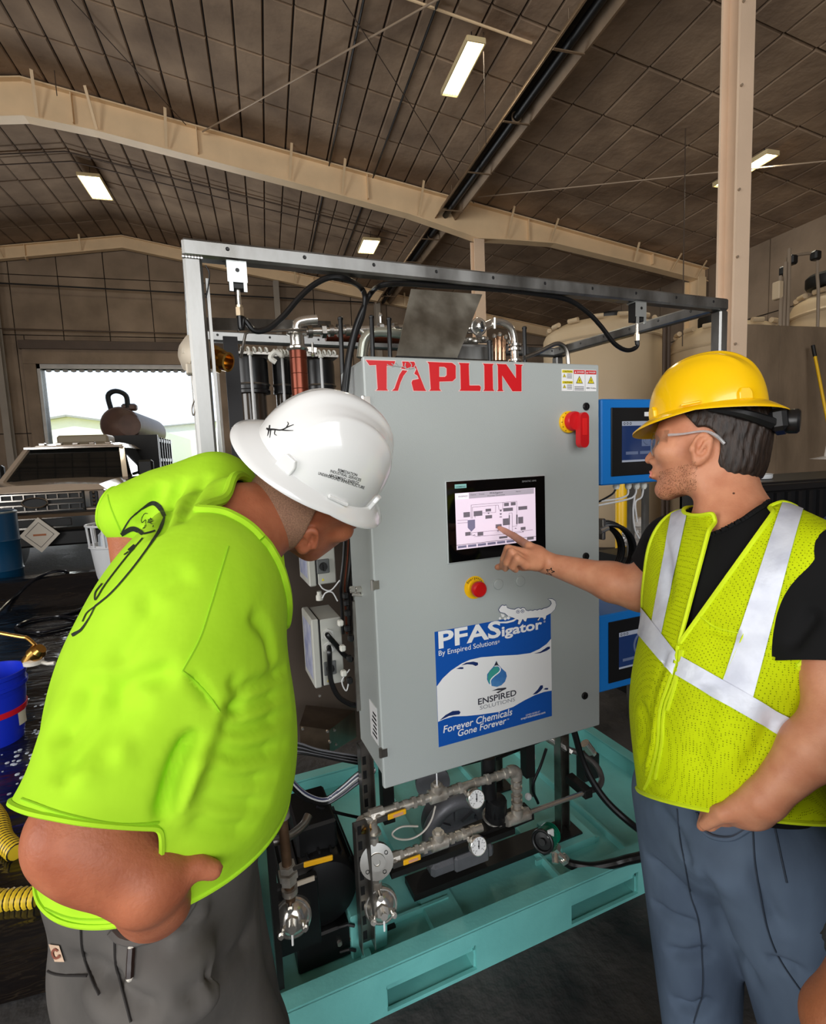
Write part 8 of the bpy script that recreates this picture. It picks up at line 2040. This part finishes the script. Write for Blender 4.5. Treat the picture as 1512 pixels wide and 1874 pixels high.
    for s_ in (1, -1): MB().tube([H(.060, .073 * s_, .0), H(.03, .082 * s_, .0), H(-.008, .083 * s_, .004), H(-.03, .084 * s_, -.006), H(-.045, .082 * s_, -.022)], [.003, .0022, .0022, .0035, .003], 8, smooth=4).build('temple', mat('clear_temple', (226, 226, 228), .12, trans=.6), g, 'W')
    return t

def man_three():
    # a third worker, almost wholly outside the right edge of the frame
    c = W(1580, 860, 1.9); t = thing('person', 'worker in blue shirt and clear goggles, barely showing at the right edge', 'person', (c[0], c[1], 0), 'W')
    f = nrm(np.array((-.8, -.6, 0))); u = np.array((0, 0, 1.0)); l = np.cross(u, f); B = np.array([f, l, u]); z0 = c[2]
    def q(a, b, h): return np.array((c[0], c[1], h)) + f * a + l * b
    def skin(p):
        d = ell(p, q(0, 0, z0 + .03), (.098, .076, .115), B); d = smin(d, ell(p, q(.035, 0, z0 - .05), (.055, .052, .06), B), .03); d = smin(d, chain(p, [q(.095, 0, z0), q(.115, 0, z0 - .035)], [.009, .013]), .014)
        d = smin(d, cone(p, q(-.02, 0, z0 - .05), q(-.03, 0, z0 - .2), .058, .066), .03); d = smin(d, ell(p, q(-.03, 0, z0 - .42), (.11, .18, .26), B), .05); d = smin(d, ell(p, q(-.03, 0, z0 - .75), (.11, .16, .2), B), .06)
        for s_ in (1, -1):
            d = smin(d, chain(p, [q(-.03, .2 * s_, z0 - .26), q(-.04, .24 * s_, z0 - .55), q(.03, .22 * s_, z0 - .8)], [.05, .042, .03]), .03)
            for i in range(5): d = smin(d, chain(p, [q(.03, .22 * s_, z0 - .8), q(.03 + .015 * i, .22 * s_, z0 - .87), q(.04 + .015 * i, .22 * s_, z0 - .93 + .012 * abs(i - 2))], [.024, .011, .009]), .008)
            d = smin(d, chain(p, [q(-.03, .09 * s_, z0 - .85), q(0, .1 * s_, .5), q(-.02, .1 * s_, .1)], [.085, .06, .045]), .05)
        return d
    V, F = sdf_mesh(skin, (c[0] - .36, c[1] - .36, .02), (c[0] + .36, c[1] + .36, z0 + .2), .010); V = relax(V, F, 1); link_mesh('body', V, F, M_SKIN1, t, 4, False)
    def cl(p, o, lo_, hi_): return np.maximum(np.maximum(skin(p) - o, p[:, 2] - hi_), lo_ - p[:, 2])
    for nm, m_, a, b in (('blue_shirt', mat('navy_blue_cloth', (34, 58, 110), .8), z0 - .80, z0 - .15), ('trousers', mat('dark_trousers', (40, 42, 48), .85), .08, z0 - .78)):
        V, F = sdf_mesh(lambda p: cl(p, .014, a, b), (c[0] - .4, c[1] - .4, .02), (c[0] + .4, c[1] + .4, z0 + .1), .012); V = relax(V, F, 1); link_mesh(nm, V, F, m_, t, 4, False)
    for s_ in (1, -1): MB().box(q(.05, .1 * s_, .04), (.26, .1, .08), B, .03).build('boot', MATS['boot_brown'], t, 'W')
    b = MB(); th = np.linspace(-1.2, 1.2, 16); v = [q(.02 + .095 * math.cos(a), .085 * math.sin(a), z0 + h) for h in (.035, 0, -.04) for a in th]
    b.add(v, [(i * 16 + j, i * 16 + j + 1, (i + 1) * 16 + j + 1, (i + 1) * 16 + j) for i in (0, 1) for j in range(15)]); o = b.build('goggle_lens', mat('goggle_clear', (220, 200, 204), .1, trans=.7, ior=1.2), t, 'W'); md = o.modifiers.new('thickness', 'SOLIDIFY'); md.thickness = .003
    for h in (.036, -.042): MB().tube([q(.02 + .096 * math.cos(a), .086 * math.sin(a), z0 + h) for a in th], .004, 8).build('goggle_rim', M_PALE, t, 'W')
    MB().lathe(q(-.01, 0, z0 + .045), u, [(.16, 0), (.115, .01), (.11, .05), (.08, .09), (.03, .115), (.005, .118)], 30).build('helmet', M_HATW, t, 'W')
def man_four():
    # bare forearm of someone beside the camera, lower right corner
    E, Wr, Sh = W(1548, 1880, .62), W(1610, 2200, .72), W(1800, 1500, .55)
    t = thing('person', 'bystander whose bare forearm shows in the lower right corner', 'person', (Sh[0] + .2, Sh[1] - .1, 0), 'W'); c = np.array((Sh[0] + .22, Sh[1] - .02, 0))
    def skin(p):
        d = chain(p, [Sh, E, E * .6 + Wr * .4, Wr], [.052, .042, .041, .028], .02)
        for i in range(5): d = smin(d, chain(p, [Wr, Wr - CU * .06 + CR * (.012 * (i - 2)), Wr - CU * .13 + CR * (.02 * (i - 2)) + CU * .012 * abs(i - 2)], [.024, .012, .0085]), .008)
        d = smin(d, ell(p, c + (0, 0, 1.25), (.19, .12, .26)), .05); d = smin(d, ell(p, c + (0, 0, .98), (.17, .12, .16)), .05); d = smin(d, cone(p, c + (0, 0, 1.45), c + (0, 0, 1.58), .06, .055), .03); d = smin(d, ell(p, c + (0, 0, 1.68), (.076, .098, .12)), .03)
        d = smin(d, chain(p, [c + (.19, 0, 1.42), c + (.235, .02, 1.14), c + (.22, .12, .87)], [.055, .043, .029]), .03)
        for i in range(5): d = smin(d, chain(p, [c + (.22, .12, .87), c + (.22, .10 + .018 * i, .79), c + (.215, .10 + .018 * i, .73 + .012 * abs(i - 2))], [.024, .0115, .009]), .008)
        d = smin(d, chain(p, [c + (0, .095, 1.69), c + (0, .112, 1.66)], [.01, .014]), .012)
        for s_ in (1, -1): d = smin(d, ear_sdf(p, c + (.082 * s_, 0, 1.67), (0, 1, 0), (0, 0, 1), (s_, -.35, 0)), .005)
        for s_ in (1, -1): d = smin(d, chain(p, [c + (.09 * s_, 0, .92), c + (.1 * s_, .01, .5), c + (.1 * s_, 0, .06)], [.085, .06, .045]), .04)
        return d
    V, F = sdf_mesh(skin, (min(E[0], Sh[0]) - .1, c[1] - .3, .01), (c[0] + .3, max(E[1], Wr[1], c[1]) + .2, 1.84), .008); V = relax(V, F, 1); link_mesh('body', V, F, mat('tanned_arm', (160, 96, 62), .5, vs=30, var=.15, bump=.0005, bs=240), t, 4, False)
    arm = lambda p: np.minimum(chain(p, [E * .85 + Sh * .15, E, Wr], [.062, .062, .05]), chain(p, [c + (.235, .03, 1.14), c + (.22, .12, .85)], [.062, .05]))
    for nm, m_, f_ in (('grey_shirt', mat('dark_shirt', (44, 46, 50), .85), lambda p: np.maximum(np.maximum(skin(p) - .014, np.maximum(.86 - p[:, 2], p[:, 2] - 1.50)), -arm(p))), ('trousers', MATS['dark_trousers'], lambda p: np.maximum(np.maximum(skin(p) - .012, p[:, 2] - .90), np.maximum(np.maximum(.05 - p[:, 2], np.abs(p[:, 0] - c[0]) - .20), -arm(p) + .01)))):
        V, F = sdf_mesh(f_, (min(E[0], Sh[0]) - .12, c[1] - .3, .01), (c[0] + .34, max(E[1], c[1]) + .25, 1.6), .010); V = relax(V, F, 2); link_mesh(nm, V, F, m_, t, 4, False)
    V, F = sdf_mesh(lambda p: np.maximum(ell(p, c + (0, -.008, 1.69), (.082, .104, .122)), np.maximum(1.62 - p[:, 2], p[:, 1] - c[1] - .03)), c + (-.15, -.15, 1.5), c + (.15, .15, 1.85), .008); link_mesh('hair', V, F, MATS['dark_hair'], t, 4, False)
    MB().lathe(c + (0, 0, 1.725), (0, 0, 1), [(.17, 0), (.12, .012), (.114, .05), (.085, .09), (.03, .118), (.005, .12)], 30).build('helmet', M_HATW, t, 'W')
    for s_ in (1, -1): MB().box(c + (.1 * s_, .05, .04), (.1, .26, .08), bev=.03).build('boot', MATS['boot_brown'], t, 'W')
man_one()
man_two()
man_three()
man_four()
JOIN = ('screen_boxes', 'screen_tabs', 'screen_lines', 'screen_bar', 'screen_icon', 'sticker_navy_print', 'sticker_white_print', 'sticker_dark_print', 'strut_slot', 'tube_hole', 'label_print', 'label_lettering', 'lettering', 'lettering_outline', 'printed_lines', 'shirt_print', 'shirt_lettering', 'collar', 'wing_nut', 'screw', 'casting_rib', 'cooling_fin', 'grip_rib', 'nipple_nut', 'union_nut', 'dial_print', 'weld_bead', 'antler_print', 'caution_band', 'danger_band', 'warning_triangle', 'switch_scale', 'thread_ring', 'fitting_nut', 'foot_bolt', 'dial_graphic', 'placard_border', 'ferrule', 'clamp_nut', 'cross_fitting', 'tube_fitting', 'warning_label', 'rating_plate_print', 'tube_seam', 'body_rib', 'emergency_print', 'sight_tubes', 'clamp_ring', 'coupling', 'clip_end')
for o in bpy.data.objects:
    if o.type == 'MESH' and o.parent is not None and o.name.split('.')[0] in JOIN: o['kind'] = 'stuff'
